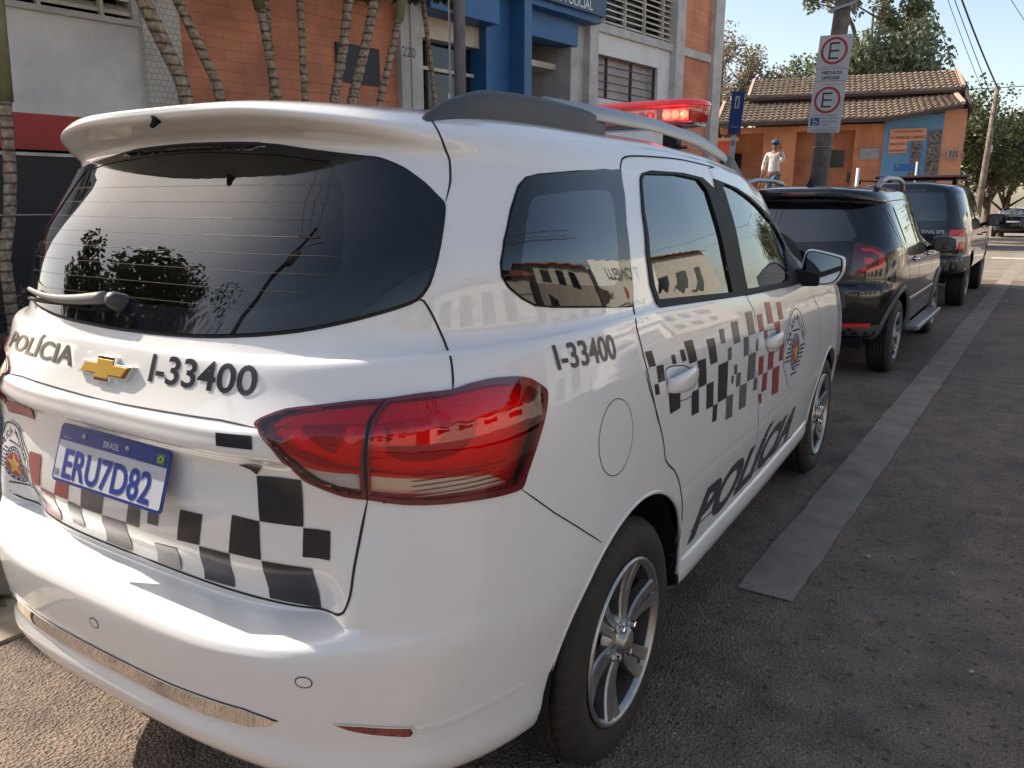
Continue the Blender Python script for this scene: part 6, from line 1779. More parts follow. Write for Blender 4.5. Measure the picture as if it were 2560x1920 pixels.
for k, (x, z) in enumerate(((5.6, 6.4), (5.9, 6.1), (5.5, 5.6), (6.2, 5.9))):
    wire((x, -22, z), (x + 2.2, 12, z - .2), .5, .02, 'cable strung along the far side of the road, seen only mirrored in the car windows')

# ------------------------------------------------------------------ people
M['skin'] = mat('skin', (.24, .12, .075), .6); M['shirt'] = mat('white_shirt', (.58, .56, .54), .9, noise_s=14, noise_a=.16, bump=1, bump_s=16)
M['jeans'] = mat('blue_jeans', (.075, .12, .17), .9, noise_s=12, noise_a=.25); M['hair'] = mat('dark_hair', (.012, .010, .009), .6); M['cap'] = mat('blue_cap', (.03, .075, .17), .7)
def skin_obj(name, nodes, edges, m, parent, sub=2):
    me = bpy.data.meshes.new(name); me.from_pydata([n[:3] for n in nodes], edges, []); o = link_obj(name, me, parent)
    md = o.modifiers.new('skin', 'SKIN'); md.use_smooth_shade = True
    for i, n in enumerate(nodes):
        v = me.skin_vertices[0].data[i]; r_ = n[3]; v.radius = (r_, n[4] if len(n) > 4 else r_)
    me.skin_vertices[0].data[0].use_root = True
    s_ = o.modifiers.new('sub', 'SUBSURF'); s_.levels = s_.render_levels = sub
    me.materials.append(m); return o
def hand(parent, p, d, side, m):
    """palm with five fingers, d = finger direction"""
    p = Vector(p); d = Vector(d).normalized(); sx = d.cross(Vector((0, 1, 0)))
    if sx.length < .2: sx = d.cross(Vector((1, 0, 0)))
    sx.normalize(); cu = sx.cross(d)
    N = [(*p, .020), (*(p + d * .05), .030, .016), (*(p + d * .085), .030, .013)]; E = [(0, 1), (1, 2)]
    for k in range(4):
        a = p + d * .085 + sx * (-.027 + .018 * k); L = (.060, .072, .068, .052)[k]
        i = len(N); N += [(*a, .0085), (*(a + d * L * .55 + cu * .012), .008), (*(a + d * L + cu * .035), .007)]; E += [(2, i), (i, i + 1), (i + 1, i + 2)]
    a = p + d * .03 + sx * side * .03; i = len(N)
    N += [(*a, .011), (*(a + d * .03 + sx * side * .02 + cu * .01), .010), (*(a + d * .058 + sx * side * .018 + cu * .022), .008)]; E += [(1, i), (i, i + 1), (i + 1, i + 2)]
    skin_obj('hand', N, E, m, parent, 1)
def person(loc, rz, label, phone=True, shirt='shirt', cap=True, h=1.70, pants='jeans'):
    k = h / 1.72
    g = empty('person', loc, rz, label, 'person'); g.scale = (k, k, k)
    # arms: right hand (x<0 side as seen facing -y) low with a cane, left hand up to the ear
    Rs, Re, Rw = (-.19, 0, 1.42), (-.285, .02, 1.14), (-.27, -.10, .93)
    Ls, Le, Lw = (.19, 0, 1.42), (.27, -.10, 1.20), (.135, -.09, 1.46)
    if not phone: Le, Lw = (.28, .02, 1.14), (.27, -.08, .92)
    N = [(0, 0, .98, .12, .10), (0, 0, 1.2, .12, .10), (0, 0, 1.40, .11, .08), (0, -.01, 1.50, .052), (0, -.02, 1.58, .062, .07), (0, -.025, 1.66, .076, .088), (*Rs, .055), (*Re, .042), (*Rw, .028), (*Ls, .055), (*Le, .042), (*Lw, .028),
         (-.09, 0, .88, .085), (-.11, -.01, .48, .058), (-.12, .02, .09, .042), (.09, 0, .88, .085), (.11, -.02, .48, .058), (.12, .0, .09, .042)]
    E = [(0, 1), (1, 2), (2, 3), (3, 4), (4, 5), (2, 6), (6, 7), (7, 8), (2, 9), (9, 10), (10, 11), (0, 12), (12, 13), (13, 14), (0, 15), (15, 16), (16, 17)]
    skin_obj('body', N, E, M['skin'], g)
    S = [(0, 0, .90, .175, .125), (0, 0, 1.05, .16, .12), (0, 0, 1.28, .165, .115), (0, 0, 1.41, .13, .09), (0, -.005, 1.46, .07, .065), (*Rs, .072), (*Re, .056), (-.272, -.07, .99, .046), (*Ls, .072), (*Le, .058), ((Le[0] + Lw[0]) / 2, (Le[1] + Lw[1]) / 2, (Le[2] + Lw[2]) / 2, .047)]
    so_ = skin_obj('shirt', S, [(0, 1), (1, 2), (2, 3), (3, 4), (3, 5), (5, 6), (6, 7), (3, 8), (8, 9), (9, 10)], M[shirt], g)
    P_ = [(0, 0, .94, .155, .12), (-.09, 0, .84, .098), (-.115, -.01, .48, .076), (-.125, .02, .07, .066), (.09, 0, .84, .098), (.115, -.02, .48, .076), (.125, 0, .07, .066)]
    skin_obj('trousers', P_, [(0, 1), (1, 2), (2, 3), (0, 4), (4, 5), (5, 6)], M[pants], g)
    for sx in (-.125, .125): skin_obj('shoe', [(sx, .03, .05, .045), (sx, -.08, .045, .045, .035), (sx * 1.05, -.17, .035, .035, .028)], [(0, 1), (1, 2)], M['hair'], g, 1)
    hand(g, Rw, (.02, -.15, -1), 1, M['skin']); hand(g, Lw, (-.25, .0, 1) if phone else (.02, -.1, -1), -1, M['skin'])
    # face: nose, eyes, mouth, ears
    mb = MB(); mb.tube([(0, -.108, 1.672), (0, -.128, 1.640), (0, -.112, 1.630)], [.009, .014, .010], 6); mb.build('nose', M['skin'], g)
    for sx in (-.03, .03):
        mb = MB(Matrix.Translation((sx, -.100, 1.672))); mb.lathe([(0, -.010), (.008, -.006), (.010, 0)], axis='y', n=10); mb.build('eye', M['hair'], g)
    mb = MB(); mb.tube([(-.022, -.105, 1.598), (0, -.112, 1.596), (.022, -.105, 1.598)], .006, 5); mb.build('mouth', mat('lips', (.20, .07, .05), .5), g)
    for sx in (-1, 1):
        mb = MB(); mb.tube([(sx * .078, -.02, 1.69), (sx * .092, -.01, 1.665), (sx * .080, -.02, 1.63)], [.008, .015, .007], 6); mb.build('ear', M['skin'], g)
    if cap:
        mb = MB(Matrix.Translation((0, -.015, 1.695))); mb.lathe([(.098, 0), (.097, .03), (.085, .062), (.05, .082), (0, .088)], n=20)
        mb.build('cap', M['cap'], g)
        mb = MB(); mb.poly([(-.085, -.09, 1.70), (-.075, -.165, 1.690), (0, -.19, 1.687), (.075, -.165, 1.690), (.085, -.09, 1.70), (0, -.10, 1.705)], (0, 0, .008)); mb.build('cap_peak', M['cap'], g)
        mb = MB(Matrix.Translation((0, 0, 1.65))); mb.lathe([(.082, 0), (.090, .03), (.088, .06)], n=16, o=(0, .005, 0)); mb.build('hair', M['hair'], g)
    else:
        mb = MB(Matrix.Translation((0, .0, 1.64))); mb.lathe([(.070, -.06), (.090, -.02), (.098, .04), (.088, .09), (.055, .118), (0, .125)], n=20); mb.build('hair', M['hair'], g)
    return g
mn = person((-3.57, 19.5, 1.25), R(-8), 'man in a white shirt, blue cap and jeans, phone at his ear and a cane')
ph = empty('mobile_phone', (-3.42, 19.40, 2.83), 0, 'dark phone held to the ear of the man in white', 'phone')
mb = MB(); mb.box(-.008, .008, -.035, .035, -.07, .07); mb.build('phone_case', M['hair'], ph, bevel=.003)
cn = empty('walking_cane', (-3.9, 19.38, 1.25), 0, 'thin dark cane in the right hand of the man in white', 'cane')
mb = MB(); mb.tube([(-.12, 0, 0), (.06, 0, .86)], .012, 8); mb.build('shaft', M['frame'], cn)
mb = MB(); mb.tube([(.06, 0, .86), (.07, 0, .90), (.11, 0, .91), (.14, 0, .88)], .013, 8); mb.build('handle', M['frame'], cn)
tr_ = MB(); tr_.box(-9.5, -.55, 18.6, 27.0, -.1, 1.245)
hp = (-3.3 + .1615 * -4.9 - .9869 * .35, 13.1 + .9869 * -4.9 + .1615 * .35, 1.25)
person(hp, R(60), 'dark haired person in the station entrance, head just above the police car roof', phone=False, shirt='cap', cap=False, h=1.67)
tag(tr_.build('terrace_bank', M['concrete']), kind='structure')

# ------------------------------------------------------------------ what stands across the road and behind the viewer (seen mirrored in paint and glass)
def simple_house(name, x0, x1, y0, y1, h, wall, label, roof=True, openings=(), cat='house', face=-1):
    g = empty(name, ((x0 + x1) / 2, (y0 + y1) / 2, 0), 0, label, cat, 'houses across the road')
    I = Matrix.Translation((-(x0 + x1) / 2, -(y0 + y1) / 2, 0))
    mb = MB(I); mb.box(x0, x1, y0, y1, -.2, h); mb.build('walls', wall, g)
    if roof:
        mb = MB(I); xm = (x0 + x1) / 2
        for sg in (-1, 1):
            xe = x0 - .5 if sg < 0 else x1 + .5
            mb.add([(xe, y0 - .5, h - .1), (xe, y1 + .5, h - .1), (xm, y1 + .5, h + 1.5), (xm, y0 - .5, h + 1.5), (xe, y0 - .5, h), (xe, y1 + .5, h), (xm, y1 + .5, h + 1.62), (xm, y0 - .5, h + 1.62)],
                   [(0, 3, 2, 1), (4, 5, 6, 7), (0, 1, 5, 4), (1, 2, 6, 5), (2, 3, 7, 6), (3, 0, 4, 7)])
        mb.build('roof', mat('terracotta_roof', (.36, .13, .07), .85, noise_s=4, noise_a=.2), g)
        mb = MB(I); mb.add([(x0, y0, h), (x1, y0, h), (xm, y0, h + 1.5)], [(0, 1, 2)]); mb.build('gable', wall, g)
        mb = MB(I); mb.add([(x0, y1, h), (x1, y1, h), (xm, y1, h + 1.5)], [(0, 1, 2)]); mb.build('gable', wall, g)
    for (a, b, z0, z1, m) in openings:
        xf = x0 if face < 0 else x1
        mb = MB(I); mb.box(xf - .03, xf + .03, a, b, z0, z1); mb.build('opening', m, g)
    return g
M['beige'] = mat('beige_render', (.46, .41, .34), .9, noise_s=2, noise_a=.08); M['offwhite'] = mat('offwhite_render', (.72, .68, .58), .9, noise_s=2, noise_a=.05)
M['garage'] = mat('grey_door', (.16, .15, .14), .6)
op = lambda y0, y1: [(y0 + 1 + k * 2.6, y0 + 2.4 + k * 2.6, 3.0, 4.0, M['dkglass']) for k in range(int((y1 - y0 - 1) / 2.6))] + [(y0 + 1 + k * 2.6, y0 + 2.4 + k * 2.6, 1.0, 2.2, M['dkglass']) for k in range(int((y1 - y0 - 1) / 2.6))]
shop = simple_house('shop', 13, 21, 20, 31, 4.6, M['offwhite'], 'white shop with a long name board across the road', False, [(20.8, 24.5, 0, 2.4, M['garage']), (26, 30, 0, 2.4, M['garage'])], 'shop')
mb = MB(); mb.box(12.6, 12.75, 19.8, 31.2, 3.4, 5.3); nb_ = mb.build('name_board', mat('shop_board', (.80, .78, .70), .6)); nb_.parent = shop; nb_.matrix_parent_inverse = Matrix.Translation((-17, -25.5, 0))
o = text_on('lettering', 'TONELLI', Matrix.Translation((12.58, 29.0, 3.95)) @ Matrix(((0, 0, -1, 0), (-1, 0, 0, 0), (0, 1, 0, 0), (0, 0, 0, 1))), .75, M['garage'], None, .02, 0, 6.2); o.parent = shop; o.matrix_parent_inverse = Matrix.Translation((-17, -25.5, 0))
simple_house('house', 14, 24, 34, 46, 5.6, M['beige'], 'beige house with a terracotta roof beyond the white shop', True, op(34, 44))
simple_house('house', 12.5, 22, 8, 18.5, 4.6, M['beige'], 'long beige house with terracotta roof opposite the station', True, op(8, 18.5))
simple_house('house', 12, 21, -6, 6.5, 3.4, M['offwhite'], 'off white house opposite the parked police car', True, op(-6, 6.5))
simple_house('house', 12, 21, -20, -8, 3.0, M['beige'], 'beige house across the road, behind the viewer', True, op(-20, -8))
simple_house('house', -17, -9.6, -20, -10.5, 5.4, mat('brown_brick', (.20, .09, .05), .9, noise_s=5, noise_a=.1), 'low brown house behind the viewer on the station side', True, [], face=1)
simple_house('house', -3, 9, -34, -26, 6.5, M['offwhite'], 'tall plain house closing the street behind the viewer', True, [])
sheet('far_pavement', lambda y: 7.4 + .056 * max(min(y, 60), -60), lambda y: 12.4 + .056 * max(min(y, 60), -60), .09, M['paving'], ys=[-60, -20, 0, 15.4])
tree((-9.4, -6.0, .1), 5.9, 2.1, 'dark leafy street tree mirrored in the rear window', LM['dark'], 52, 14, 24000, .15, .3, cr_=.38)
ps = empty('stop_sign', (8.9, 17.5, .05), 0, 'red octagonal PARE sign on a post across the road', 'sign')
mb = MB(); mb.tube([(0, 0, 0), (0, 0, 2.6)], .03, 8); mb.build('post_shaft', M['silver'], ps)
mb = MB(); mb.poly([(-.03, .38 * math.cos(R(22.5 + 45 * k)), 2.5 + .38 * math.sin(R(22.5 + 45 * k))) for k in range(8)], (-.01, 0, 0)); mb.build('octagon', M['sign_red'], ps)
text_on('lettering', 'PARE', Matrix.Translation((-.045, .27, 2.43)) @ Matrix(((0, 0, -1, 0), (-1, 0, 0, 0), (0, 1, 0, 0), (0, 0, 0, 1))), .15, M['sign_white'], ps, .02, 0, .54)
rp = empty('utility_pole', (-4.3, -6.2, .1), 0, 'pole with a transformer behind the viewer, mirrored in the rear window', 'utility pole', 'street poles')
mb = MB(); mb.tube([(0, 0, 0), (0, 0, 9.5)], [.15, .11], 12); mb.build('pole_shaft', M['pole'], rp)
mb = MB(); mb.lathe([(0, 0), (.24, 0), (.26, .05), (.26, .7), (.2, .8), (0, .82)], o=(.38, 0, 6.2), n=20); mb.build('transformer', M['greycol'], rp)
mb = MB(); mb.box(-.9, .9, -.05, .05, 8.6, 8.72); mb.build('cross_arm', M['frame'], rp)
mb = MB(); mb.tube([(0, 0, 7.3), (1.2, .2, 7.8), (1.7, .3, 7.7)], .03, 6); mb.build('lamp_arm', M['silver'], rp)
for k in range(3): wire((-4.9 + k * .6, -6.2, 8.8), (-.98, 13, 8.2 - k * .4), .5, .012, 'cable from the pole behind the viewer to the thick sign pole')
# ------------------------------------------------------------------ the other vehicles: same way of building, own sections
def shell(rows, belt, roof, xf, xg, zb, zt, ye, yf, per=4):
    global ROWS, BELT, ROOF, XF, XG, ZB, ZT, YE, YF
    keep = (ROWS, BELT, ROOF, XF, XG, ZB, ZT, YE, YF)
    ROWS, BELT, ROOF, XF, XG, ZB, ZT, YE, YF = rows, belt, roof, xf, xg, zb, zt, ye, yf
    b = build_body_bm(48, 110, per)
    ROWS, BELT, ROOF, XF, XG, ZB, ZT, YE, YF = keep
    return b, Skin(b, BVHTree.FromBMesh(b), ye - .05)
def R_(yc, zc, W, zs, n=3.4, ins=0, i0=.4, i1=.6): return (yc, zc, W, zs, n, ins, i0, i1)
def cut_arches(b, arches, xmin=.45):
    for (cy, cz), rr in arches:
        for v in b.verts:
            if abs(v.co.x) > xmin and v.co.z < .95:
                d = math.hypot(v.co.y - cy, v.co.z - cz)
                if rr - .02 < d < rr + .006: v.co.y = cy + (v.co.y - cy) * rr / d; v.co.z = cz + (v.co.z - cz) * rr / d
    return [f for f in b.faces if not (abs(f.calc_center_median().x) > xmin and any(math.hypot(f.calc_center_median().y - cy, f.calc_center_median().z - cz) < rr - .002 for (cy, cz), rr in arches))]
def arch_parts(parent, sk, arches, W, flare=None, fm=None, zmin=.3):
    for (cy, cz), rr in arches:
        for s in (1, -1):
            mb = MB(); n = 20; vs = []
            for i in range(n + 1):
                a = -.1 + (math.pi + .2) * i / n
                for x in (W - .03, W - .30): vs.append((s * x, cy + (rr + .006) * math.cos(a), max(zmin, cz + (rr + .006) * math.sin(a))))
            mb.add(vs, [(i * 2, i * 2 + 1, i * 2 + 3, i * 2 + 2) for i in range(n)], 0, True)
            mb.add([(s * (W - .30), cy + (rr + .006) * math.cos(-.1 + (math.pi + .2) * i / n), max(zmin, cz + (rr + .006) * math.sin(-.1 + (math.pi + .2) * i / n))) for i in range(n + 1)], [tuple(range(n + 1))])
            mb.build('arch_liner', M['liner'], parent, recalc=False)
            if flare:
                pts = []
                for i in range(31):
                    a = -.15 + (math.pi + .3) * i / 30
                    pts.append((cy + (rr + flare / 2) * math.cos(a), max(zmin + .02, cz + (rr + flare / 2) * math.sin(a))))
                ribbon('wheel_arch_trim', pts, 's', flare, .004, fm, parent, s, skin=sk, height=.022)
M['black_paint'] = mat('black_paint', (.004, .0045, .006), .18, spec=.3, coat=1)
M['grey_trim'] = mat('grey_cladding', (.075, .072, .070), .55, noise_s=40, noise_a=.06)
M['black_glass'] = mat('black_glass', (.010, .012, .015), .02, spec=.9, coat=1)
M['tail_red'] = mat('tail_lamp_red', (.40, .012, .016), .12, coat=1, emit=(.8, .02, .02, .04)); M['tail_dark'] = mat('tail_lamp_dark', (.09, .006, .010), .12, coat=1)
M['tail_white'] = mat('tail_lamp_clear', (.62, .60, .58), .15, coat=1)
M['white_letter'] = mat('white_letter', (.68, .68, .66), .5)
ANG = -R(3.0)
# ---- black hatchback with a spare wheel on its tailgate
def crossover():
    rows = [R_(-.40, .33, .60, .33, 3), R_(-.56, .36, .74, .34), R_(-.625, .41, .79, .36), R_(-.645, .48, .81, .42), R_(-.645, .58, .822, .54), R_(-.64, .76, .826, .72), R_(-.61, .79, .828, .76), R_(-.575, .805, .829, .80),
            R_(-.57, .87, .829, .86), R_(-.56, .96, .822, .95), R_(-.54, 1.06, .806, 1.05), R_(-.50, 1.13, .782, 1.12), R_(-.40, 1.28, .725, 1.27), R_(-.315, 1.43, .672, 1.41), R_(-.31, 1.452, .660, 1.435),
            R_(-.39, 1.465, .650, 1.45), R_(-.41, 1.50, .640, 1.475), R_(-.405, 1.545, .618, 1.51), R_(-.35, 1.565, .58, 1.54), R_(-.10, 1.585, .42, 1.57), R_(.1, 1.59, .001, 1.588, 2.4)]
    belt = [(.15, 1.05), (.8, 1.035), (1.6, 1.01), (2.2, .99), (2.6, .93), (3.1, .80)]
    roof = [(.15, 1.59), (.7, 1.605), (1.1, 1.59), (1.4, 1.52), (1.75, 1.33), (2.05, 1.14), (2.3, 1.03), (2.7, .96), (3.1, .82)]
    xf = [(.15, 1), (1.0, 1.005), (1.9, 1.0), (2.5, .99), (2.85, .93), (3.15, .75)]
    b, sk = shell(rows, belt, roof, xf, [(.15, 1), (.9, 1.0), (1.5, .97), (2.0, .94), (2.6, .95), (3.15, .75)], 1.05, 1.59, .15, 3.15)
    t = empty('black_hatchback', (.10, 5.71, 0), ANG, 'black raised hatchback with silver roof rails and a spare wheel on its tailgate', 'car')
    A = [((0, .32), .385), ((2.47, .32), .375)]
    body = piece('body', b, cut_arches(b, A), M['black_paint'], t)
    arch_parts(t, sk, A, .82, .055, M['grey_trim'])
    # rear glass, spoiler lamp, tailgate gaps
    patch('rear_window', [(-.64, 1.43), (0, 1.445), (.64, 1.43), (.72, 1.35), (.76, 1.18), (.70, 1.135), (0, 1.11), (-.70, 1.135), (-.76, 1.18), (-.72, 1.35)], 'r', .003, M['black_glass'], t, skin=sk, thick=.004, step=.04)
    patch('high_brake_lamp', [(-.26, 1.498), (.26, 1.498), (.27, 1.512), (.24, 1.528), (-.24, 1.528), (-.27, 1.512)], 'r', .003, M['tail_dark'], t, skin=sk, thick=.003, step=.03)
    for s in (1, -1):
        ribbon('panel_gap', crv([(.78, 1.46), (.80, 1.30), (.79, 1.17), (.74, 1.12), (.67, 1.09), (.655, .82)], 3, False), 'r', .006, .001, gap, body, s, skin=sk)
        ribbon('panel_gap', [(-.50, .80), (-.33, .65)], 's', .006, .001, gap, body, s, skin=sk)
        lamp = [(-.545, .985), (-.40, .985), (-.31, .95), (-.275, .88), (-.275, .80), (-.32, .74), (-.42, .715), (-.56, .715)]
        lamp_r = [(.80, .99), (.95, .985), (1.10, .96), (1.19, .90), (1.20, .83), (1.14, .76), (1.0, .72), (.78, .715)]
        lm_ = lambda q: [(.69 + (a - .78) * .786, .87 + (z - .715) * .873) for a, z in q]
        lamp_r = lm_(lamp_r)
        L = patch('tail_lamp', crv(lamp_r, 3), 'r', .006, M['tail_dark'], t, s, skin=sk, thick=.008, step=.03)
        arc = [(.88, .955), (1.00, .95), (1.12, .905), (1.145, .84), (1.10, .775), (.96, .745), (.86, .742), (.86, .77), (.95, .775), (1.05, .80), (1.085, .85), (1.07, .90), (.98, .925), (.88, .93)]
        patch('lamp_band', lm_(arc), 'r', .0085, M['tail_red'], L, s, skin=sk, thick=.003, step=.03)
        patch('lamp_core', lm_([(.90, .865), (.99, .87), (1.01, .845), (.98, .815), (.90, .815)]), 'r', .0085, M['tail_red'], L, s, skin=sk, thick=.003, step=.03)
        # bumper: cladding, reflector, skid insert
        patch('bumper_reflector', [(.25, .44), (.86, .445), (.86, .475), (.25, .47)], 'r', .004, M['tail_red'], t, s, skin=sk, thick=.004, step=.04)
        # side glazing
        g1 = [(-.14, 1.40), (.52, 1.435), (.62, 1.42), (.70, 1.075), (.10, 1.095), (-.02, 1.12)]
        patch('side_window', g1, 's', .002, M['black_glass'], t, s, skin=sk, thick=.003, step=.04)
        patch('side_window', [(.72, 1.425), (.90, 1.40), (1.20, 1.30), (1.56, 1.085), (1.60, 1.04), (.80, 1.065)], 's', .002, M['black_glass'], t, s, skin=sk, thick=.003, step=.04)
        for y0, z0, y1, z1 in ((.02, 1.41, .14, 1.10), (.66, 1.43, .74, 1.06)): ribbon('window_divider', [(y0, z0), (y1, z1)], 's', .035, .004, M['trim'], t, s, skin=sk)
        ribbon('panel_gap', crv([(.66, 1.47), (-.10, 1.45), (-.17, 1.38), (-.10, 1.15), (.02, 1.05), (.24, .84), (.36, .60)], 3, False), 's', .007, .001, gap, body, s, skin=sk)
        ribbon('panel_gap', [(.70, 1.45), (.80, 1.0), (.80, .42)], 's', .006, .001, gap, body, s, skin=sk)
        ribbon('panel_gap', [(1.62, 1.0), (1.78, .90), (1.80, .45)], 's', .006, .001, gap, body, s, skin=sk)
        patch('door_cladding', [(.42, .52), (1.95, .52), (1.95, .40), (.42, .38)], 's', .006, M['grey_trim'], t, s, skin=sk, thick=.008, step=.05)
        ribbon('door_moulding', [(.42, .60), (2.02, .60)], 's', .035, .004, M['silver'], t, s, skin=sk, height=.008)
        for y in (.50, 1.38):
            hp_, hn = sk.hit(y, .955, 's', s)
            patch('handle_cup', crv([(y - .09, .955), (y, .98), (y + .10, .955), (y, .925)], 3), 's', .002, M['liner'], t, s, skin=sk, step=.03)
            mb = MB(); mb.tube([hp_ + Vector((0, -.08, 0)), hp_ + Vector((s * .03, -.06, 0)), hp_ + Vector((s * .035, .06, 0)), hp_ + Vector((0, .09, 0))], [.010, .014, .014, .010], 8); mb.build('door_handle', M['chrome'], t)
        mb = MB(); mb.bar((s * .87, .42, .335), (s * .87, 2.02, .335), .12, .045); mb.build('side_step', M['silver'], t, bevel=.01)
        # rail: arched bar on two feet
        mb = MB(); mb.tube([(s * .56, -.12, 1.56), (s * .57, -.02, 1.625), (s * .575, .25, 1.65), (s * .575, .75, 1.655), (s * .565, 1.05, 1.63), (s * .555, 1.18, 1.56)], [.030, .024, .020, .020, .024, .028], 8); mb.build('roof_rail', M['silver'], t)
        mm = empty('wing_mirror'); mm.parent = t
        mb = MB(); mb.tube([(s * .80, 1.62, 1.0), (s * .86, 1.60, 1.0)], .03, 6); mb.build('mirror_arm', M['trim'], mm)
        mb = MB(Matrix.Translation((s * .94, 1.60, 1.035))); mb.poly([(x, -.02, z) for x, z in crv([(-.10, -.06), (-.10, .07), (.0, .08), (.09, .05), (.10, -.05), (.02, -.075)], 3)], (0, .10, 0)); mb.build('mirror_cap', M['black_paint'], mm, bevel=.02)
        mb = MB(Matrix.Translation((s * .94, 1.577, 1.035))); mb.poly([(x * .85, 0, z * .85) for x, z in crv([(-.10, -.06), (-.10, .07), (.0, .08), (.09, .05), (.10, -.05), (.02, -.075)], 3)], (0, .003, 0)); mb.build('mirror_glass', M['black_glass'], mm)
    for k, pts in enumerate(([(-.42, .43), (.42, .43), (.50, .36), (-.50, .36)],)):
        patch('skid_insert', pts, 'r', .008, M['silver'], t, skin=sk, thick=.006, step=.05)
    patch('lower_cladding', [(-1.15, .46), (1.15, .46), (1.2, .37), (-1.2, .37)], 'r', .003, M['grey_trim'], t, skin=sk, step=.05)
    patch('plate_recess', [(-.10, .74), (.60, .74), (.62, .60), (-.10, .60)], 'r', .004, M['grey_trim'], t, skin=sk, thick=.004, step=.05)
    # spare wheel
    sw = empty('spare_wheel'); sw.parent = t
    mb = MB(); mb.lathe([(.20, -.84), (.26, -.855), (.31, -.84), (.328, -.80), (.328, -.72), (.30, -.67), (.20, -.66)], axis='y', n=48, o=(-.16, 0, .90)); mb.build('tyre', M['tyre'], sw)
    mb = MB(); mb.lathe([(.222, -.838), (.20, -.852), (.18, -.845), (.03, -.858), (0, -.86)], axis='y', n=48, o=(-.16, 0, .90)); mb.build('wheel_cover', M['black_paint'], sw)
    for k in range(5):
        a = k * 1.2566 + .3; mb = MB(); mb.bar((-.16 + .03 * math.cos(a), -.858, .90 + .03 * math.sin(a)), (-.16 + .19 * math.cos(a), -.852, .90 + .19 * math.sin(a)), .045, .014); mb.build('cover_spoke', M['alloy_dark'], sw)
    mb = MB(); mb.bar((-.5, -.645, .62), (.2, -.645, .62), .06, .08); mb.build('carrier', M['grey_trim'], sw)
    mb = MB(); mb.tube([(.0, -.475, 1.15), (.30, -.455, 1.13)], [.012, .006], 6); mb.build('rear_wiper', M['trim'], t)
    mb = MB(); mb.poly([(-.02, -.02, 1.58), (.0, .08, 1.58), (.02, .05, 1.585), (0, .06, 1.65), (-.005, .03, 1.655)][:2] + [(.0, .06, 1.65)], (.015, 0, 0)); mb.build('roof_aerial', M['trim'], t)
    mb = MB(); mb.lathe([(.045, 1.585), (.03, 1.60), (.012, 1.645), (0, 1.66)], o=(0, -.05, 0), n=10); mb.build('roof_aerial', M['trim'], t)
    mb = MB(); mb.box(-.62, .62, -.5, 3.0, .26, .36); mb.build('underbody', M['liner'], t)
    for y in (0, 2.47):
        for s in (1, -1): make_wheel(t, .815, y, s, .318, .205, .318, .20, 6, False, M['silver'], M['liner'], 0)
    return t
crossover()
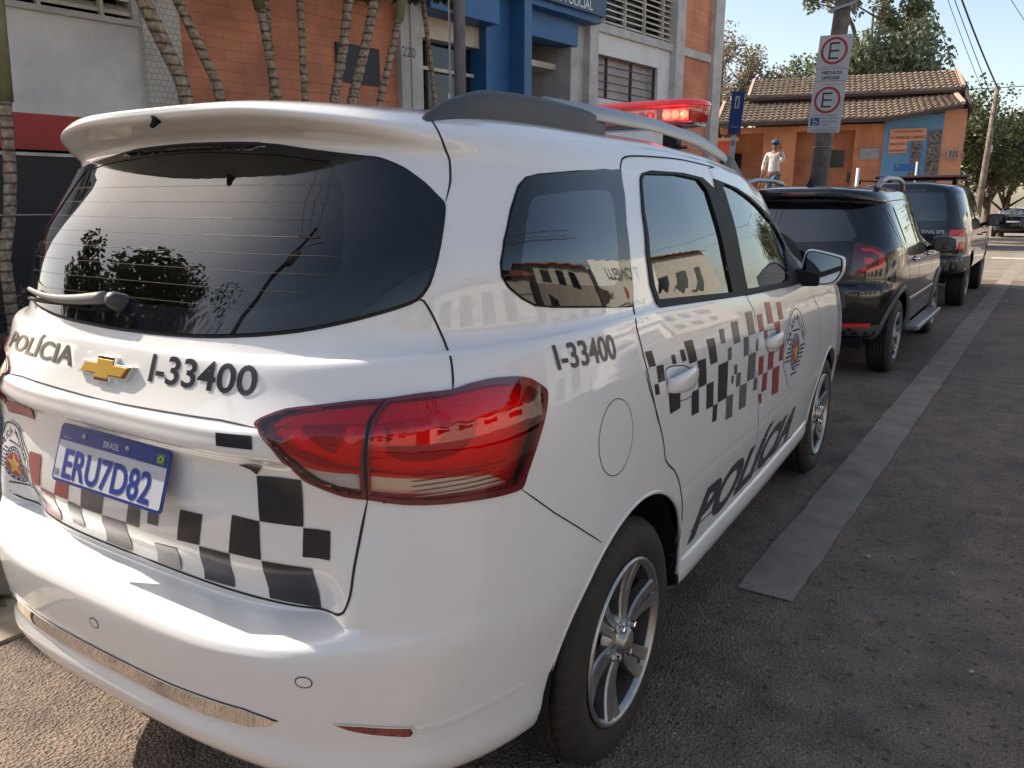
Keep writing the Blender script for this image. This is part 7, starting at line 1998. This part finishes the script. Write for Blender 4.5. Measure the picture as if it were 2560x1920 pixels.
# ---- dark police SUV with a red bar on its roof
def suv():
    rows = [R_(-.60, .45, .60, .47, 4), R_(-.90, .48, .76, .49, 4.4), R_(-1.00, .50, .84, .52, 5), R_(-1.02, .56, .86, .56, 5), R_(-1.02, .70, .868, .68, 5), R_(-1.0, .735, .868, .72, 5), R_(-.94, .745, .868, .74, 5.5), R_(-.925, .76, .868, .76, 5.5),
            R_(-.925, .90, .872, .90, 5.5), R_(-.915, 1.05, .862, 1.05, 5.5), R_(-.905, 1.13, .846, 1.12, 5.2), R_(-.875, 1.30, .80, 1.29, 5), R_(-.81, 1.55, .722, 1.53, 4.6), R_(-.78, 1.64, .69, 1.60, 4.4), R_(-.74, 1.69, .64, 1.65, 4), R_(-.60, 1.71, .55, 1.68, 3.6), R_(-.1, 1.73, .3, 1.715, 3), R_(.1, 1.735, .001, 1.733, 2.4)]
    belt = [(.15, 1.10), (1.2, 1.08), (2.2, 1.06), (2.8, 1.02), (3.4, .92), (3.6, .8)]
    roof = [(.15, 1.735), (.9, 1.735), (1.3, 1.70), (1.6, 1.58), (2.0, 1.30), (2.25, 1.12), (2.6, 1.06), (3.2, 1.0), (3.6, .85)]
    b, sk = shell(rows, belt, roof, [(.15, 1), (2.5, 1), (3.1, .985), (3.5, .9), (3.6, .8)], [(.15, 1), (1.2, .99), (2.0, .96), (3.1, .97), (3.6, .8)], 1.10, 1.735, .15, 3.6)
    t = empty('police_suv', (.42, 11.12, 0), ANG, 'dark police off roader parked ahead, tan reflection painted on its flanks, unlit red bar', 'car')
    A = [((0, .36), .43), ((2.72, .36), .42)]
    body = piece('body', b, cut_arches(b, A), M['black_paint'], t)
    arch_parts(t, sk, A, .86, zmin=.42)
    M['street_reflection'] = mat('painted_reflection', (.15, .125, .095), .22, metal=.35, coat=1)  # tan reflection of the sunlit street, coloured onto the dark flanks
    patch('rear_window', [(-.54, 1.57), (.54, 1.57), (.555, 1.25), (.53, 1.20), (-.53, 1.20), (-.555, 1.25)], 'b' if False else 'r', .003, M['black_glass'], t, skin=sk, thick=.003, step=.06)
    for s in (1, -1):
        ribbon('panel_gap', [(.60, 1.62), (.57, 1.1), (.56, .77)], 'r', .007, .001, gap, body, s, skin=sk)
        L = patch('tail_lamp', [(.580, 1.09), (.77, 1.09), (.79, 1.06), (.79, .835), (.585, .83)], 'r', .006, M['tail_red'], t, s, skin=sk, thick=.008, step=.04)
        patch('clear_band', [(.585, .995), (.785, .995), (.787, .93), (.588, .93)], 'r', .0085, M['tail_white'], L, s, skin=sk, thick=.002, step=.04)
        patch('side_window', [(-.66, 1.56), (.20, 1.57), (.20, 1.17), (-.74, 1.19)], 's', .003, M['black_glass'], t, s, skin=sk, thick=.003, step=.05)
        patch('side_window', [(.26, 1.57), (.95, 1.56), (1.02, 1.15), (.26, 1.17)], 's', .003, M['black_glass'], t, s, skin=sk, thick=.003, step=.05)
        patch('side_window', [(1.02, 1.56), (1.25, 1.54), (1.62, 1.32), (1.90, 1.13), (1.08, 1.15)], 's', .003, M['black_glass'], t, s, skin=sk, thick=.003, step=.05)
        for ln in ([(.25, 1.62), (.25, .9), (.42, .60)], [(.98, 1.60), (1.05, 1.1), (1.05, .5)], [(1.95, 1.1), (2.1, .95), (2.12, .5)]): ribbon('panel_gap', ln, 's', .007, .001, gap, body, s, skin=sk)
        patch('side_reflection', [(-.70, 1.09), (1.9, 1.07), (1.98, .60), (.44, .60), (.34, .70), (.15, .82), (-.2, .83), (-.42, .70), (-.62, .78)], 's', .0022, M['street_reflection'], t, s, skin=sk, step=.06)
        for y in (.85, 1.75):
            hp_, hn = sk.hit(y, .98, 's', s); mb = MB(); mb.tube([hp_ + Vector((0, -.07, 0)), hp_ + Vector((s * .03, -.05, 0)), hp_ + Vector((s * .03, .05, 0)), hp_ + Vector((0, .07, 0))], .011, 6); mb.build('door_handle', M['trim'], t)
        mm = empty('wing_mirror'); mm.parent = t
        mb = MB(); mb.bar((s * .80, 1.98, 1.10), (s * .92, 1.96, 1.12), .06, .05); mb.build('mirror_arm', M['trim'], mm)
        o = crv([(-.12, -.07), (-.12, .07), (-.05, .10), (.09, .09), (.13, .03), (.13, -.04), (.08, -.09), (-.08, -.09)], 3)
        mb = MB(Matrix.Translation((s * 1.0, 1.95, 1.165))); mb.poly([(x * s, -.03, z) for x, z in o], (0, .11, 0)); mb.build('mirror_cap', M['trim'], mm, bevel=.02)
        mb = MB(Matrix.Translation((s * 1.0, 1.917, 1.165))); mb.poly([(x * s * .86, 0, z * .86) for x, z in o], (0, .003, 0)); mb.build('mirror_glass', M['black_glass'], mm)
        mb = MB(); mb.tube([(s * .60, -.55, 1.70), (s * .61, -.45, 1.745), (s * .61, .9, 1.76), (s * .60, 1.0, 1.72)], .014, 6); mb.build('roof_rail', M['trim'], t)
    patch('bumper_cover', [(-1.22, .735), (1.22, .735), (1.26, .53), (1.1, .49), (-1.1, .49), (-1.26, .53)], 'r', .003, M['grey_trim'], t, skin=sk, thick=.01, step=.07)
    q = lambda x, z, w_, h_: [(x, z), (x + w_, z), (x, z + h_), (x + w_, z + h_)]
    # lettering lies on the flat tailgate
    lettering('lettering', 'SECCIONAL BTS', q(.185, 1.035, .345, .048), 'r', .003, M['white_letter'], body, skin=sk, bold=.015)
    lettering('lettering', 'AND', q(.22, .975, .10, .048), 'r', .003, M['white_letter'], body, skin=sk, bold=.015)
    lettering('lettering', '8381', q(.33, .77, .175, .052), 'r', .003, M['white_letter'], body, skin=sk, bold=.02)
    lettering('lettering', '.sp.gov.br', q(.02, 1.59, .30, .025), 'r', .0065, M['grey2_v'], body, skin=sk, bold=0)
    bar = empty('light_bar'); bar.parent = t
    mb = MB(); mb.box(-.66, .66, .80, 1.06, 1.795, 1.845); mb.build('red_dome', mat('unlit_red_dome', (.16, .008, .012), .15, coat=1), bar, bevel=.02)
    mb = MB(); mb.box(-.60, .60, .84, 1.02, 1.765, 1.796); mb.build('bar_base', M['trim'], bar)
    for sx in (-.45, .45):
        mb = MB(); mb.box(sx - .03, sx + .03, .88, .98, 1.70, 1.768); mb.build('bar_foot', M['trim'], bar)
    mb = MB(); mb.box(-.64, .64, -.7, 3.3, .36, .46); mb.build('underbody', M['liner'], t)
    for y in (0, 2.72):
        for s in (1, -1): make_wheel(t, .85, y, s, .36, .20, .36, .24, 5, False, M['silver'], M['liner'], 0)
suv()
# ---- black saloon beyond the cross street
def saloon():
    rows = [R_(-.7, .25, .65, .25, 3), R_(-.95, .30, .80, .30), R_(-1.05, .40, .87, .38), R_(-1.07, .55, .89, .52), R_(-1.06, .70, .895, .68), R_(-1.03, .85, .895, .82), R_(-1.01, .97, .885, .90), R_(-.97, 1.03, .86, .96), R_(-.85, 1.055, .83, .99), R_(-.50, 1.09, .77, 1.02, 3.2), R_(-.38, 1.11, .75, 1.06, 3.2),
            R_(.0, 1.26, .68, 1.22, 3.2), R_(.38, 1.40, .60, 1.36, 3.2), R_(.5, 1.43, .55, 1.40, 3), R_(.75, 1.455, .3, 1.44, 2.8), R_(.95, 1.46, .001, 1.458, 2.4)]
    b, sk = shell(rows, [(1, 1.0), (2.5, .98), (3.6, .8)], [(1, 1.46), (1.6, 1.44), (2.1, 1.25), (2.6, 1.02), (3.2, .92), (3.7, .75)], [(1, 1), (2.6, 1), (3.3, .93), (3.7, .75)], [(1, 1), (2.6, 1), (3.7, .75)], 1.0, 1.46, 1.0, 3.7)
    t = empty('black_saloon', (2.17, 45.9, gz(45.5) + .006), ANG, 'black saloon on the street beyond the junction, pale rear window', 'car')
    A = [((0, .33), .38), ((2.8, .33), .38)]
    body = piece('body', b, cut_arches(b, A), M['black_paint'], t)
    arch_parts(t, sk, A, .88, zmin=.28)
    patch('rear_window', [(-.50, 1.38), (0, 1.39), (.50, 1.38), (.56, 1.12), (0, 1.12), (-.56, 1.12)], 'r', .004, mat('sky_lit_glass', (.12, .15, .17), .03, spec=1, coat=1), t, skin=sk, thick=.003, step=.06)
    for s in (1, -1):
        L = patch('tail_lamp', [(.55, .93), (.95, .96), (1.05, .90), (.90, .82), (.62, .86)] if False else [(.36, .93), (.62, .955), (.72, .90), (.62, .82), (.42, .87)], 'r', .005, M['tail_red'], t, s, skin=sk, thick=.006, step=.05)
        patch('clear_band', [(.40, .905), (.60, .90), (.60, .875), (.44, .885)], 'r', .008, M['tail_white'], L, s, skin=sk, step=.05)
        patch('bumper_reflector', [(.45, .56), (.64, .57), (.64, .595), (.45, .585)], 'r', .004, M['tail_dark'], t, s, skin=sk, thick=.003, step=.05)
        patch('side_window', [(.2, 1.30), (1.0, 1.40), (1.8, 1.33), (2.3, 1.04), (.1, 1.05)], 's', .003, M['black_glass'], t, s, skin=sk, thick=.003, step=.07)
    patch('number_plate', [(-.17, .83), (.17, .83), (.17, .745), (-.17, .745)], 'r', .006, M['plate_white'], t, skin=sk, thick=.004, step=.06)
    mb = MB(); mb.tube([(-.06, -1.035, .94), (-.02, -1.04, .955), (0, -1.04, .94), (.02, -1.04, .925), (.06, -1.035, .94)], .008, 5); mb.build('badge', M['silver'], t)
    mb = MB(); mb.lathe([(.03, 1.45), (.01, 1.50), (0, 1.51)], o=(0, .9, 0), n=8); mb.build('roof_aerial', M['trim'], t)
    mb = MB(); mb.box(-.7, .7, -.8, 3.4, .22, .32); mb.build('underbody', M['liner'], t)
    for y in (0, 2.8):
        for s in (1, -1): make_wheel(t, .87, y, s, .33, .20, .33, .21, 5, False, M['silver'], M['liner'], 0)
saloon()
# ---- a second police minivan stands across the road (mirrored in the nearest one's flank)
def copy_tree(o, parent=None):
    c = o.copy(); C.objects.link(c); c.parent = parent
    for ch in list(o.children): copy_tree(ch, c)
    return c
car2 = copy_tree(car)
car2.location = (6.35, 9.6, 0); car2.rotation_euler = (0, 0, math.pi - R(3))
car2['label'] = 'white police minivan across the road, seen only mirrored in the nearest car'
car['group'] = car2['group'] = 'police minivans'
